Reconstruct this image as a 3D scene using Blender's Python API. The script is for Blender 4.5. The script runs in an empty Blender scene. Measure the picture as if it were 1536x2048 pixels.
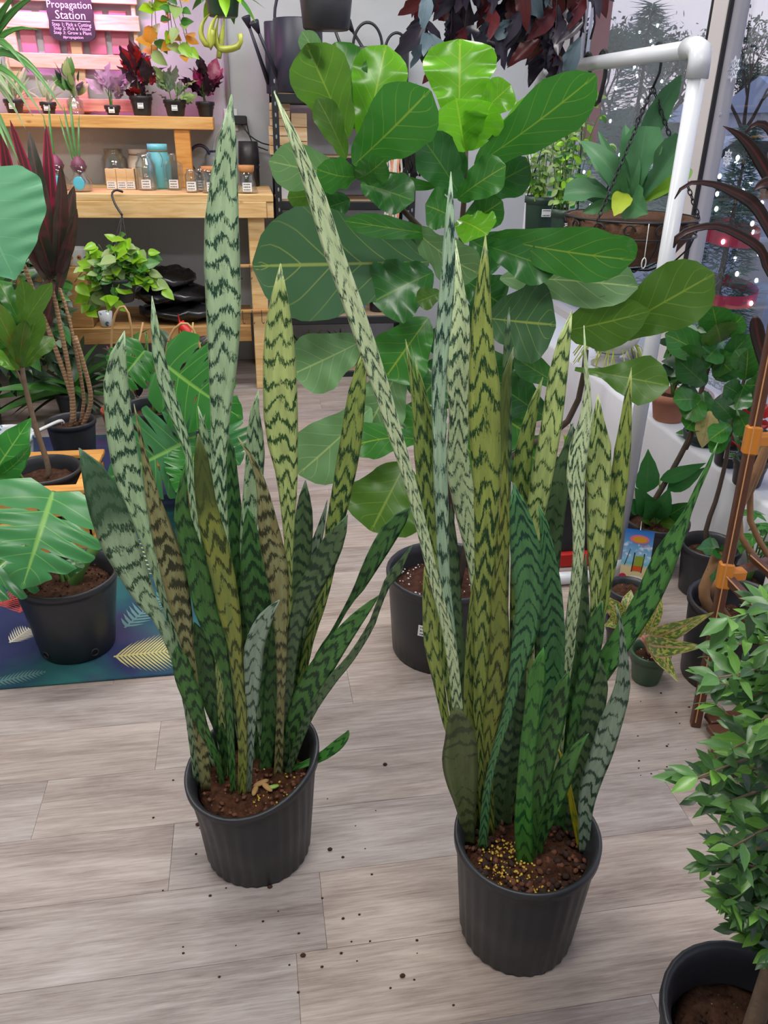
import bpy, math, random
import numpy as np
from mathutils import Vector, Matrix

random.seed(7)
SC = bpy.context.scene
COL = SC.collection
PI = math.pi

# ------------------------------------------------------------------ camera
CAM_H, YAW, PITCH, ROLL, FPX = 1.5, math.radians(9.7), math.radians(26.3), math.radians(1.15), 1590.0
cam_d = bpy.data.cameras.new('camera')
cam_d.sensor_fit = 'VERTICAL'
cam_d.sensor_height = 32.0
cam_d.lens = FPX / 2048.0 * 32.0
cam_d.clip_start = 0.02
cam_d.clip_end = 300
cam = bpy.data.objects.new('camera', cam_d)
COL.objects.link(cam)
CM = Matrix.Rotation(-YAW, 3, 'Z') @ Matrix.Rotation(PI / 2 - PITCH, 3, 'X') @ Matrix.Rotation(ROLL, 3, 'Z')
cam.matrix_world = Matrix.Translation((0, 0, CAM_H)) @ CM.to_4x4()
SC.camera = cam

SC.view_settings.view_transform = 'Standard'
SC.view_settings.look = 'None'
SC.view_settings.gamma = 1.0
SC.view_settings.use_curve_mapping = False
SC.view_settings.exposure = 0.22
SC.cycles.use_denoising = True
SC.cycles.max_bounces = 6
SC.cycles.diffuse_bounces = 3
SC.cycles.glossy_bounces = 3
SC.cycles.transmission_bounces = 4
SC.cycles.use_adaptive_sampling = True
SC.cycles.adaptive_threshold = 0.05
SC.cycles.caustics_reflective = False
SC.cycles.caustics_refractive = False
SC.cycles.transparent_max_bounces = 10
SC.cycles.sample_clamp_indirect = 6.0

# ------------------------------------------------------------------ node helper
class N:
    def __init__(self, tree):
        self.t = tree
    def new(self, typ, **kw):
        n = self.t.nodes.new(typ)
        for k, v in kw.items():
            if k in n.inputs.keys() if isinstance(k, str) else False:
                n.inputs[k].default_value = v
            else:
                setattr(n, k, v)
        return n
    def link(self, a, b):
        self.t.links.new(a, b)
    def val(self, x):
        return x
    def setin(self, sock, x):
        if isinstance(x, (int, float)):
            sock.default_value = x
        elif isinstance(x, (tuple, list)):
            sock.default_value = tuple(x) + ((1.0,) if len(x) == 3 and sock.type == 'RGBA' else ())
        else:
            self.link(x, sock)
    def math(self, op, a, b=0.0, c=None):
        n = self.t.nodes.new('ShaderNodeMath'); n.operation = op
        self.setin(n.inputs[0], a); self.setin(n.inputs[1], b)
        if c is not None: self.setin(n.inputs[2], c)
        return n.outputs[0]
    def noise(self, vec, scale, detail=2.0, rough=0.5, dist=0.0):
        n = self.t.nodes.new('ShaderNodeTexNoise')
        if vec is not None: self.link(vec, n.inputs['Vector'])
        n.inputs['Scale'].default_value = scale; n.inputs['Detail'].default_value = detail
        n.inputs['Roughness'].default_value = rough; n.inputs['Distortion'].default_value = dist
        return n.outputs['Fac']
    def ramp(self, fac, stops, interp='LINEAR'):
        n = self.t.nodes.new('ShaderNodeValToRGB'); n.color_ramp.interpolation = interp
        while len(n.color_ramp.elements) < len(stops): n.color_ramp.elements.new(0.5)
        for e, (p, c) in zip(n.color_ramp.elements, stops):
            e.position = p; e.color = tuple(c) + ((1.0,) if len(c) == 3 else ())
        self.setin(n.inputs[0], fac)
        return n.outputs[0]
    def mix(self, fac, a, b, blend='MIX'):
        n = self.t.nodes.new('ShaderNodeMix'); n.data_type = 'RGBA'; n.blend_type = blend
        self.setin(n.inputs[0], fac); self.setin(n.inputs[6], a); self.setin(n.inputs[7], b)
        return n.outputs[2]
    def comb(self, x, y, z=0.0):
        n = self.t.nodes.new('ShaderNodeCombineXYZ')
        for i, v in enumerate((x, y, z)): self.setin(n.inputs[i], v)
        return n.outputs[0]
    def sep(self, v):
        n = self.t.nodes.new('ShaderNodeSeparateXYZ'); self.link(v, n.inputs[0]); return n.outputs
    def mapping(self, vec, scale=(1, 1, 1), loc=(0, 0, 0)):
        n = self.t.nodes.new('ShaderNodeMapping')
        self.link(vec, n.inputs[0]); n.inputs['Scale'].default_value = scale; n.inputs['Location'].default_value = loc
        return n.outputs[0]
    def coord(self, which='Object'):
        return self.t.nodes.new('ShaderNodeTexCoord').outputs[which]
    def rnd(self):
        return self.t.nodes.new('ShaderNodeObjectInfo').outputs['Random']
    def bump(self, h, strength=0.3, dist=0.01):
        n = self.t.nodes.new('ShaderNodeBump'); n.inputs['Strength'].default_value = strength
        n.inputs['Distance'].default_value = dist; self.link(h, n.inputs['Height']); return n.outputs[0]

def srgb(r, g, b):
    f = lambda c: c / 12.92 if c <= 0.04045 else ((c + 0.055) / 1.055) ** 2.4
    return (f(r / 255.0), f(g / 255.0), f(b / 255.0))

def newmat(name):
    m = bpy.data.materials.new(name); m.use_nodes = True
    t = m.node_tree; t.nodes.clear()
    out = t.nodes.new('ShaderNodeOutputMaterial')
    p = t.nodes.new('ShaderNodeBsdfPrincipled')
    t.links.new(p.outputs[0], out.inputs[0])
    return m, N(t), p, out

def plain(name, col, rough=0.5, metal=0.0, var=0.0, nscale=8.0, bump=0.0, spec=0.5):
    """plain material with optional soft colour variation and relief"""
    m, n, p, out = newmat(name)
    p.inputs['Roughness'].default_value = rough; p.inputs['Metallic'].default_value = metal
    p.inputs['Specular IOR Level'].default_value = spec
    if var > 0 or bump > 0:
        f = n.noise(n.coord(), nscale, 4.0)
        c = n.mix(f, tuple(x * (1 - var) for x in col), tuple(min(1, x * (1 + var)) for x in col))
        n.link(c, p.inputs['Base Color'])
        if bump > 0: n.link(n.bump(f, bump, 0.01), p.inputs['Normal'])
    else:
        p.inputs['Base Color'].default_value = (*col, 1)
    return m

# ------------------------------------------------------------------ world: dusk sky
w = bpy.data.worlds.new('world'); SC.world = w; w.use_nodes = True
wn = N(w.node_tree); w.node_tree.nodes.clear()
wo = w.node_tree.nodes.new('ShaderNodeOutputWorld'); bg = w.node_tree.nodes.new('ShaderNodeBackground')
gv = wn.coord('Generated'); gz = wn.sep(gv)[2]
skyc = wn.ramp(gz, [(0.0, (0.80, 0.66, 0.72)), (0.12, (0.78, 0.74, 0.90)), (0.45, (0.42, 0.55, 0.92)), (1.0, (0.25, 0.40, 0.85))])
cl = wn.noise(wn.mapping(gv, (3, 3, 14)), 1.6, 5.0, 0.55)
clf = wn.ramp(cl, [(0.42, (0, 0, 0)), (0.66, (1, 1, 1))])
skyc = wn.mix(wn.math('MULTIPLY', clf, 0.7), skyc, (0.97, 0.86, 0.86))
wn.link(skyc, bg.inputs[0]); bg.inputs[1].default_value = 1.0
wn.link(bg.outputs[0], wo.inputs[0])

# ------------------------------------------------------------------ ceiling lamps (positions; fixtures are built with the room)
LAMPS = [(-1.0, 0.3), (0.7, 0.3), (-1.0, 2.2), (0.7, 2.2), (-1.0, 4.1), (0.7, 4.1)]
CEIL = 2.95
for k, (lx, ly) in enumerate(LAMPS):
    ld = bpy.data.lights.new('ceiling_lamp_offscreen', 'AREA'); ld.shape = 'RECTANGLE'
    ld.size = 1.15; ld.size_y = 0.30
    ld.energy = 24.0; ld.color = (1.0, 0.975, 0.94)
    lo = bpy.data.objects.new('ceiling_lamp_offscreen', ld); COL.objects.link(lo)
    lo.location = (lx, ly, CEIL - 0.085)

# ------------------------------------------------------------------ pixel -> place
FW = Vector((math.sin(YAW), math.cos(YAW), 0.0))
ORI = Vector((0, 0, CAM_H))
def ray(px, py):
    return CM @ Vector(((px - 768) / FPX, -(py - 1024) / FPX, -1.0))
def F(px, py, z=0.0):                 # where the ray meets the level plane z
    r = ray(px, py); return ORI + r * ((z - CAM_H) / r.z)
def P(px, py, d):                     # point on the ray d metres ahead
    r = ray(px, py); return ORI + r * (d / r.dot(FW))
def PY(px, py, Y):                    # on the upright plane y = Y (parallel to the back wall)
    r = ray(px, py); return ORI + r * (Y / r.y)
def PX(px, py, X):                    # on the upright plane x = X (parallel to the window)
    r = ray(px, py); return ORI + r * (X / r.x)
def ppm(p):                           # pixels per metre at p
    q = CM.transposed() @ (Vector(p) - ORI); return FPX / -q.z

# ------------------------------------------------------------------ mesh builder
class MB:
    def __init__(self):
        self.v = []; self.f = []; self.uv = None; self.sm = []
    def add(self, vs, fs, uvs=None, smooth=False):
        o = len(self.v)
        self.v += [Vector(p) for p in vs]
        for f in fs:
            self.f.append(tuple(i + o for i in f)); self.sm.append(smooth)
        if uvs is not None:
            if self.uv is None: self.uv = [(0, 0)] * o
            self.uv += list(uvs)
        elif self.uv is not None:
            self.uv += [(0, 0)] * len(vs)
        return self
    def box(self, c, s, rot=None, taper=1.0):
        c = Vector(c); hx, hy, hz = s[0] / 2, s[1] / 2, s[2] / 2
        vs = []
        for sz in (-1, 1):
            t = taper if sz < 0 else 1.0
            for sx, sy in ((-1, -1), (1, -1), (1, 1), (-1, 1)):
                p = Vector((sx * hx * t, sy * hy * t, sz * hz))
                vs.append((rot @ p if rot else p) + c)
        return self.add(vs, [(3, 2, 1, 0), (4, 5, 6, 7), (0, 1, 5, 4), (1, 2, 6, 5), (2, 3, 7, 6), (3, 0, 4, 7)])
    def bevbox(self, c, s, b=0.004, rot=None):
        """box with chamfered upright and level edges"""
        c = Vector(c); hx, hy, hz = s[0] / 2, s[1] / 2, s[2] / 2
        b = min(b, hx * .9, hy * .9, hz * .9)
        rings = []
        for z, ins in ((-hz, b), (-hz + b, 0), (hz - b, 0), (hz, b)):
            x, y = hx - ins, hy - ins
            k = b if ins == 0 else b * .6
            rings.append([(-x + k, -y, z), (x - k, -y, z), (x, -y + k, z), (x, y - k, z), (x - k, y, z), (-x + k, y, z), (-x, y - k, z), (-x, -y + k, z)])
        vs = [(rot @ Vector(p) if rot else Vector(p)) + c for r in rings for p in r]
        fs = [tuple(reversed(range(8))), tuple(range(24, 32))]
        for r in range(3):
            for i in range(8):
                j = (i + 1) % 8
                fs.append((r * 8 + i, r * 8 + j, r * 8 + 8 + j, r * 8 + 8 + i))
        return self.add(vs, fs)
    def tube(self, pts, rad, n=8, cap=True, smooth=True, closed=False):
        pts = [Vector(p) for p in pts]
        if not isinstance(rad, (list, tuple)): rad = [rad] * len(pts)
        m = len(pts)
        tan = []
        for i in range(m):
            if closed: a, b = pts[(i - 1) % m], pts[(i + 1) % m]
            else: a, b = pts[max(0, i - 1)], pts[min(m - 1, i + 1)]
            t = b - a
            tan.append(t.normalized() if t.length > 1e-9 else Vector((0, 0, 1)))
        ref = Vector((0, 0, 1)) if abs(tan[0].z) < 0.9 else Vector((1, 0, 0))
        u = tan[0].cross(ref).normalized()
        vs, fs = [], []
        for i in range(m):
            u = (u - tan[i] * u.dot(tan[i]))
            u = u.normalized() if u.length > 1e-6 else tan[i].orthogonal().normalized()
            v = tan[i].cross(u)
            for k in range(n):
                a = 2 * PI * k / n
                vs.append(pts[i] + (u * math.cos(a) + v * math.sin(a)) * rad[i])
        for i in range(m if closed else m - 1):
            i2 = (i + 1) % m
            for k in range(n):
                k2 = (k + 1) % n
                fs.append((i * n + k, i * n + k2, i2 * n + k2, i2 * n + k))
        if cap and not closed:
            fs.append(tuple(reversed(range(n)))); fs.append(tuple(range((m - 1) * n, m * n)))
        return self.add(vs, fs, smooth=smooth)
    def lathe(self, prof, n=24, c=(0, 0, 0), smooth=True, rfun=None, axis=None):
        """prof: (radius, z) pairs, from outside bottom on; rfun(angle, i) multiplies the radius"""
        c = Vector(c); vs, fs = [], []
        for i, (r, z) in enumerate(prof):
            for k in range(n):
                a = 2 * PI * k / n
                q = r * (rfun(a, i) if rfun else 1.0)
                p = Vector((q * math.cos(a), q * math.sin(a), z))
                vs.append((axis @ p if axis else p) + c)
        for i in range(len(prof) - 1):
            for k in range(n):
                k2 = (k + 1) % n
                fs.append((i * n + k, i * n + k2, i * n + n + k2, i * n + n + k))
        if prof[0][0] > 1e-6: fs.append(tuple(reversed(range(n))))
        if prof[-1][0] > 1e-6: fs.append(tuple(range((len(prof) - 1) * n, len(prof) * n)))
        return self.add(vs, fs, smooth=smooth)
    def ball(self, c, r, n=10, m=6, sc=(1, 1, 1), rot=None):
        prof = [(max(1e-7, math.sin(PI * i / m)), -math.cos(PI * i / m)) for i in range(m + 1)]
        c = Vector(c); vs, fs = [], []
        for (q, z) in prof:
            for k in range(n):
                a = 2 * PI * k / n
                p = Vector((q * math.cos(a) * r * sc[0], q * math.sin(a) * r * sc[1], z * r * sc[2]))
                vs.append((rot @ p if rot else p) + c)
        for i in range(m):
            for k in range(n):
                k2 = (k + 1) % n
                fs.append((i * n + k, i * n + k2, i * n + n + k2, i * n + n + k))
        return self.add(vs, fs, smooth=True)
    def quad(self, a, b, c, d, uvs=((0, 0), (1, 0), (1, 1), (0, 1))):
        return self.add([a, b, c, d], [(0, 1, 2, 3)], uvs)
    def mesh(self, name, mat=None):
        me = bpy.data.meshes.new(name)
        me.from_pydata([tuple(p) for p in self.v], [], self.f)
        me.polygons.foreach_set('use_smooth', self.sm)
        if self.uv is not None:
            ul = me.uv_layers.new(name='UVMap')
            li = np.zeros(len(me.loops), dtype=np.int32); me.loops.foreach_get('vertex_index', li)
            arr = np.array(self.uv, dtype=np.float32)[li].ravel()
            ul.data.foreach_set('uv', arr)
        if mat: me.materials.append(mat)
        me.update()
        return me

ORG = {}
def org(o):
    return ORG.get(o.name, Vector((0, 0, 0))) if o else Vector((0, 0, 0))
def tag(o, label=None, cat=None, group=None, kind=None):
    if label: o['label'] = label
    if cat: o['category'] = cat
    if group: o['group'] = group
    if kind: o['kind'] = kind
    return o
def thing(name, label, cat, loc=(0, 0, 0), group=None):
    o = bpy.data.objects.new(name, None); COL.objects.link(o)
    o.empty_display_size = 0.05
    o.location = loc; ORG[o.name] = Vector(loc)
    return tag(o, label, cat, group)
def obj(name, mb, mat, parent=None, label=None, cat=None, group=None, kind=None, at=None):
    """one mesh object from world-space geometry; origin at the parent's origin or at `at`"""
    g = org(parent) if parent else (Vector(at) if at is not None else Vector((0, 0, 0)))
    if g.length > 0:
        mb.v = [p - g for p in mb.v]
    o = bpy.data.objects.new(name, mb.mesh(name, mat)); COL.objects.link(o)
    if parent: o.parent = parent
    else: o.location = g
    ORG[o.name] = g
    return tag(o, label, cat, group, kind)
def inst(name, me, M, parent=None, mat=None):
    """object sharing mesh data, placed by a world matrix"""
    o = bpy.data.objects.new(name, me); COL.objects.link(o)
    if parent:
        o.parent = parent
        M = Matrix.Translation(-org(parent)) @ M
    o.matrix_local = M
    if mat:
        o.material_slots[0].link = 'OBJECT'; o.material_slots[0].material = mat
    return o
def catmull(pts, n):
    """smooth resample of a list of equal-length tuples"""
    a = np.array(pts, dtype=float); m = len(a)
    seg = np.sqrt(((a[1:, :3] - a[:-1, :3]) ** 2).sum(1)); s = np.concatenate([[0], np.cumsum(seg)])
    out = []
    for t in np.linspace(0, s[-1], n):
        i = min(m - 2, max(0, int(np.searchsorted(s, t, 'right') - 1)))
        h = (t - s[i]) / max(1e-9, seg[i])
        p0, p1, p2, p3 = a[max(0, i - 1)], a[i], a[i + 1], a[min(m - 1, i + 2)]
        out.append(0.5 * ((2 * p1) + (-p0 + p2) * h + (2 * p0 - 5 * p1 + 4 * p2 - p3) * h * h + (-p0 + 3 * p1 - 3 * p2 + p3) * h ** 3))
    return out
def curve(pts, n):
    return [Vector(p[:3]) for p in catmull([tuple(p) for p in pts], n)]
# ================================================================== materials of the room
def m_plank():
    m, n, p, out = newmat('grey_oak_plank')
    co = n.coord(); rn = n.rnd()
    off = n.comb(n.math('MULTIPLY', rn, 37.0), n.math('MULTIPLY', rn, 91.0), 0.0)
    va = n.t.nodes.new('ShaderNodeVectorMath'); va.operation = 'ADD'; n.link(co, va.inputs[0]); n.link(off, va.inputs[1])
    v = va.outputs[0]
    big = n.noise(n.mapping(v, (1.3, 7.0, 1)), 1.6, 4.0, 0.6, 0.6)
    grain = n.noise(n.mapping(v, (3.0, 60.0, 1)), 2.0, 5.0, 0.65, 0.3)
    fine = n.noise(n.mapping(v, (9.0, 260.0, 1)), 2.0, 4.0, 0.7, 0.2)
    tone = n.math('ADD', n.math('MULTIPLY', big, 0.42), n.math('ADD', n.math('MULTIPLY', grain, 0.33), n.math('MULTIPLY', fine, 0.25)))
    c = n.ramp(tone, [(0.32, srgb(120, 108, 104)), (0.44, srgb(166, 155, 149)), (0.53, srgb(192, 183, 177)), (0.66, srgb(216, 210, 206))])
    warm = n.mix(rn, srgb(229, 219, 212), srgb(220, 217, 219))
    c = n.mix(0.95, c, warm, 'MULTIPLY')
    kn = n.t.nodes.new('ShaderNodeTexVoronoi'); n.link(n.mapping(v, (2.0, 7.0, 1)), kn.inputs['Vector']); kn.inputs['Scale'].default_value = 1.1
    kf = n.ramp(kn.outputs['Distance'], [(0.02, (1, 1, 1)), (0.10, (0, 0, 0))])
    c = n.mix(n.math('MULTIPLY', kf, 0.35), c, srgb(112, 104, 100))
    n.link(c, p.inputs['Base Color']); p.inputs['Roughness'].default_value = 0.42
    p.inputs['Specular IOR Level'].default_value = 0.35
    n.link(n.bump(grain, 0.06, 0.004), p.inputs['Normal'])
    return m
def m_pine(name='pine_wood', tint=(1, 1, 1)):
    m, n, p, out = newmat(name)
    co = n.coord(); rn = n.rnd()
    v = n.mapping(co, (3, 30, 30))
    g = n.noise(v, 1.2, 4.0, 0.55, 0.8)
    c = n.ramp(g, [(0.3, srgb(205 * tint[0], 160 * tint[1], 100 * tint[2])), (0.5, srgb(226 * tint[0], 188 * tint[1], 130 * tint[2])), (0.72, srgb(238 * tint[0], 208 * tint[1], 158 * tint[2]))])
    vo = n.t.nodes.new('ShaderNodeTexVoronoi'); n.link(n.mapping(co, (4, 9, 9)), vo.inputs['Vector']); vo.inputs['Scale'].default_value = 1.0
    k = n.ramp(vo.outputs['Distance'], [(0.03, (1, 1, 1)), (0.09, (0, 0, 0))])
    c = n.mix(n.math('MULTIPLY', k, 0.7), c, srgb(130, 84, 48))
    n.link(c, p.inputs['Base Color']); p.inputs['Roughness'].default_value = 0.6
    n.link(n.bump(g, 0.08, 0.004), p.inputs['Normal'])
    return m
def m_plaster(name, col, rough=0.85, bs=0.35):
    m, n, p, out = newmat(name)
    co = n.coord()
    a = n.noise(co, 5.0, 5.0, 0.6, 0.4); b = n.noise(co, 38.0, 3.0)
    n.link(n.mix(a, tuple(x * 0.93 for x in col), tuple(min(1, x * 1.05) for x in col)), p.inputs['Base Color'])
    h = n.math('ADD', n.math('MULTIPLY', a, 1.0), n.math('MULTIPLY', b, 0.25))
    n.link(n.bump(h, bs, 0.02), p.inputs['Normal']); p.inputs['Roughness'].default_value = rough
    return m
def m_glass(name, tint=(0.97, 0.99, 1.0), refl=0.12, rough=0.0):
    m, n, p, out = newmat(name)
    n.t.nodes.remove(p)
    tr = n.t.nodes.new('ShaderNodeBsdfTransparent'); tr.inputs[0].default_value = (*tint, 1)
    gl = n.t.nodes.new('ShaderNodeBsdfGlossy'); gl.inputs['Roughness'].default_value = rough
    lw = n.t.nodes.new('ShaderNodeLayerWeight'); lw.inputs[0].default_value = 0.25
    fac = n.math('ADD', n.math('MULTIPLY', lw.outputs['Facing'], 0.5), refl)
    fac = n.math('MINIMUM', fac, 0.85)
    mx = n.t.nodes.new('ShaderNodeMixShader'); n.link(fac, mx.inputs[0]); n.link(tr.outputs[0], mx.inputs[1]); n.link(gl.outputs[0], mx.inputs[2])
    n.link(mx.outputs[0], out.inputs[0])
    return m

M_PLANK = m_plank()
M_PINE = m_pine()
M_PINE_D = m_pine('aged_pine', (0.84, 0.77, 0.68))
M_WALL = m_plaster('grey_plaster', srgb(196, 200, 204))
M_WHITE = m_plaster('white_painted_concrete', srgb(225, 228, 236), 0.6, 0.15)
M_CEIL = plain('ceiling_white', (0.8, 0.8, 0.8), 0.9)
M_FRAMEW = plain('window_frame_paint', srgb(206, 200, 202), 0.45)
M_RUBBER = plain('black_rubber', (0.012, 0.012, 0.014), 0.6)
M_PVC = plain('white_pvc', srgb(206, 209, 216), 0.28)
M_BLKMETAL = plain('black_metal', (0.03, 0.032, 0.036), 0.45, 0.4)
M_BLKPLAS = plain('black_plastic', (0.022, 0.022, 0.026), 0.42, 0, 0.3, 30)
M_GLASS = m_glass('window_glass', (0.96, 0.98, 1.0), 0.03)
M_LABEL = plain('white_label', (0.85, 0.85, 0.85), 0.5)
M_INK = plain('black_ink', (0.02, 0.02, 0.02), 0.6)
M_TERRA = plain('terracotta', srgb(176, 96, 66), 0.75, 0, 0.25, 14, 0.1)

# ================================================================== the shell
BACK, LEFT, REAR, WINX = 5.45, -2.6, -2.2, 2.02
LEDX, LEDZ = 1.68, 0.36
XR = 2.4
fl = obj('floor', MB().box(((LEFT + XR) / 2, (REAR + BACK) / 2, -0.055), (XR - LEFT + .3, BACK - REAR + .3, 0.1)), plain('sub_floor', (0.07, 0.065, 0.06), 0.9), None, kind='structure')
fl['label'] = 'grey oak plank floor of the plant shop'
PW, PL = 0.184, 1.22
pm = MB().bevbox((0, 0, 0), (PL - 0.0004, PW - 0.0004, 0.008), 0.0007).mesh('plank', M_PLANK)
ey = F(595, 1906).y                  # a row joint seen in the photograph
joint = {0: F(597, 1975).x, 1: F(636, 1720).x, 2: F(356, 1570).x, 3: F(118, 1485).x}
for r in range(-8, 28):
    y0 = ey - PW * (1 - r)           # row r runs from y0 to y0 + PW
    yc = y0 + PW / 2
    if yc < -1.2 or yc > BACK - 0.05: continue
    jx = joint.get(r, (r * 0.4371) % 1.0 * PL)
    k0 = math.floor((LEFT - jx) / PL)
    for k in range(k0, k0 + 6):
        xc = jx + (k + 0.5) * PL
        if xc - PL / 2 > LEDX + 0.05 or xc + PL / 2 < LEFT: continue
        o = inst('plank', pm, Matrix.Translation((xc, yc, -0.004)), fl)
tag(obj('wall_back', MB().box(((LEFT + WINX) / 2, BACK + 0.06, 1.45), (WINX - LEFT, 0.12, 3.1)), M_WALL), kind='structure')
tag(obj('wall_left', MB().box((LEFT - 0.06, (REAR + BACK) / 2, 1.45), (0.12, BACK - REAR + .2, 3.1)), M_WALL), kind='structure')
tag(obj('wall_rear', MB().box(((LEFT + XR) / 2, REAR - 0.06, 1.45), (XR - LEFT + .2, 0.12, 3.1)), M_WALL), kind='structure')
tag(obj('ceiling', MB().box(((LEFT + XR) / 2, (REAR + BACK) / 2, CEIL + 0.05), (XR - LEFT + .4, BACK - REAR + .4, 0.1)), M_CEIL), kind='structure')
# white knee wall with its deep sill under the shop window
kw = MB()
NS = 40
y0, y1 = REAR, BACK
prof = [(LEDX + 0.015, 0.0), (LEDX + 0.006, LEDZ * .5), (LEDX, LEDZ - 0.018), (LEDX + 0.006, LEDZ - 0.004), (LEDX + 0.022, LEDZ), (WINX - 0.03, LEDZ + 0.004), (WINX + 0.12, LEDZ + 0.004), (WINX + 0.12, 0.0)]
vs, fs = [], []
for i in range(NS + 1):
    y = y0 + (y1 - y0) * i / NS
    for (x, z) in prof:
        j = 0.004 * math.sin(i * 2.3 + z * 20) if x < WINX - 0.05 and z > 0.05 else 0
        vs.append((x + j, y, z + j * .4))
k = len(prof)
for i in range(NS):
    for j in range(k - 1):
        fs.append((i * k + j, i * k + j + 1, (i + 1) * k + j + 1, (i + 1) * k + j))
kw.add(vs, fs, smooth=True)
wr = tag(obj('wall_right', kw, M_WHITE), kind='structure')
hd = tag(obj('wall_header', MB().box((WINX + 0.04, (REAR + BACK) / 2, 2.72), (0.12, BACK - REAR, 0.56)), M_WALL), kind='structure')
# window: fixed panes between wide painted mullions with black rubber gaskets
win = thing('window_1', 'large shop window onto the street with pale mullions', 'window', (WINX + 0.03, 3.0, LEDZ))
win['kind'] = 'structure'; del win['category']
MY = PX(1425, 150, WINX).y            # the mullion that shows in the photograph
mulls = [REAR + .05, MY - 1.75, MY, BACK - 0.04]
for y in mulls:
    obj('mullion', MB().bevbox((WINX + 0.03, y, (LEDZ + 2.46) / 2), (0.10, 0.13, 2.46 - LEDZ), 0.008), M_FRAMEW, win)
obj('window_rail', MB().bevbox((WINX + 0.03, (REAR + BACK) / 2, LEDZ + 0.025), (0.10, BACK - REAR, 0.06), 0.006), M_FRAMEW, win)
obj('window_rail', MB().bevbox((WINX + 0.03, (REAR + BACK) / 2, 2.45), (0.10, BACK - REAR, 0.06), 0.006), M_FRAMEW, win)
for a, b in zip(mulls[:-1], mulls[1:]):
    obj('pane', MB().box((WINX + 0.035, (a + b) / 2, (LEDZ + 2.44) / 2 + .02), (0.006, b - a - 0.12, 2.44 - LEDZ - .04)), M_GLASS, win)
    for y in (a + 0.072, b - 0.072):
        obj('gasket', MB().box((WINX - 0.012, y, (LEDZ + 2.44) / 2), (0.016, 0.014, 2.44 - LEDZ)), M_RUBBER, win)
# lamps on the ceiling
M_DIFF = plain('lamp_diffuser', (.85, .85, .84), .5)
M_HOUS = plain('lamp_housing', (0.8, 0.8, 0.8), 0.4)
for (lx, ly) in LAMPS:
    t = thing('ceiling_light', 'long white ceiling light with a frosted diffuser', 'ceiling light', (lx, ly, CEIL), 'ceiling lights over the shop floor')
    obj('housing', MB().bevbox((lx, ly, CEIL - 0.025), (1.24, 0.36, 0.05), 0.006), M_HOUS, t)
    obj('diffuser', MB().bevbox((lx, ly, CEIL - 0.06), (1.18, 0.32, 0.025), 0.008), M_DIFF, t)
# ================================================================== soil, pots, leaf materials
def m_soil(name='potting_soil', dark=srgb(48, 32, 26), light=srgb(96, 66, 50), speck=True):
    m, n, p, out = newmat(name)
    co = n.coord()
    a = n.noise(co, 45, 6, 0.7)
    c = n.ramp(a, [(0.3, dark), (0.6, light), (0.8, tuple(x * 1.3 for x in light))])
    if speck:
        vo = n.t.nodes.new('ShaderNodeTexVoronoi'); n.link(co, vo.inputs['Vector']); vo.inputs['Scale'].default_value = 110
        k = n.ramp(vo.outputs['Distance'], [(0.10, (1, 1, 1)), (0.18, (0, 0, 0))])
        k = n.math('MULTIPLY', k, n.math('GREATER_THAN', n.noise(co, 60, 1), 0.60))
        c = n.mix(k, c, srgb(190, 170, 150))
    n.link(c, p.inputs['Base Color']); p.inputs['Roughness'].default_value = 0.95
    p.inputs['Specular IOR Level'].default_value = 0.15
    n.link(n.bump(a, 0.9, 0.02), p.inputs['Normal'])
    return m
M_SOIL = m_soil()
M_SOIL_R = m_soil('bark_soil', srgb(44, 28, 22), srgb(104, 68, 50))
def m_pot(name, col, rough=0.38):
    m, n, p, out = newmat(name)
    co = n.coord(); a = n.noise(co, 12, 5, 0.6); b = n.noise(n.mapping(co, (1, 1, 0.15)), 60, 2)
    n.link(n.mix(a, tuple(x * .8 for x in col), tuple(x * 1.5 + 0.004 for x in col)), p.inputs['Base Color'])
    r = n.math('ADD', n.math('MULTIPLY', a, 0.25), rough - 0.1); n.link(r, p.inputs['Roughness'])
    return m
M_POT = m_pot('nursery_pot_black', (0.021, 0.022, 0.027))
M_POTG = m_pot('nursery_pot_green', srgb(52, 78, 56))
M_POTDG = m_pot('nursery_pot_dark_green', srgb(34, 58, 48))

def pot_mb(c, r_top, r_bot, h, ribs=28, rib_amp=0.010, thick=0.004, dent=None, n=None, rim_h=0.022):
    """thin-walled nursery pot: ribbed wall, rolled rim, open top, floor inside"""
    n = n or (ribs * 4 if ribs else 32)
    lip = 0.005
    prof = [(r_bot * .93, 0.0), (r_bot, 0.006), (r_bot + (r_top - r_bot) * .5, h * .5), (r_top * .985, h - rim_h - .012), (r_top * .985, h - rim_h),
            (r_top + lip, h - rim_h + .003), (r_top + lip, h - .004), (r_top + lip - .003, h), (r_top - thick + .002, h), (r_top - thick - .004, h - .008),
            (r_top - thick - .012, h - rim_h - .01), (r_bot - thick, 0.02), (r_bot * .5, 0.012)]
    def rf(a, i):
        k = 1.0
        if ribs and 1 <= i <= 3:
            s = math.sin(a * ribs); k += rib_amp * (1 if s > 0.15 else -1 if s < -0.15 else s / .15) * (1.0 if i != 3 else .6)
        return k
    mb = MB().lathe(prof, n, c, True, rf)
    if dent:
        c = Vector(c)
        for i, p in enumerate(mb.v):
            q = p - c; f = max(0, q.z / h)
            ang = math.atan2(q.y, q.x)
            dr, dz = dent(ang, f)
            rr = math.hypot(q.x, q.y)
            if rr > r_bot * .6:
                k = (rr + dr) / rr
                mb.v[i] = c + Vector((q.x * k, q.y * k, q.z + dz))
    return mb
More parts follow.
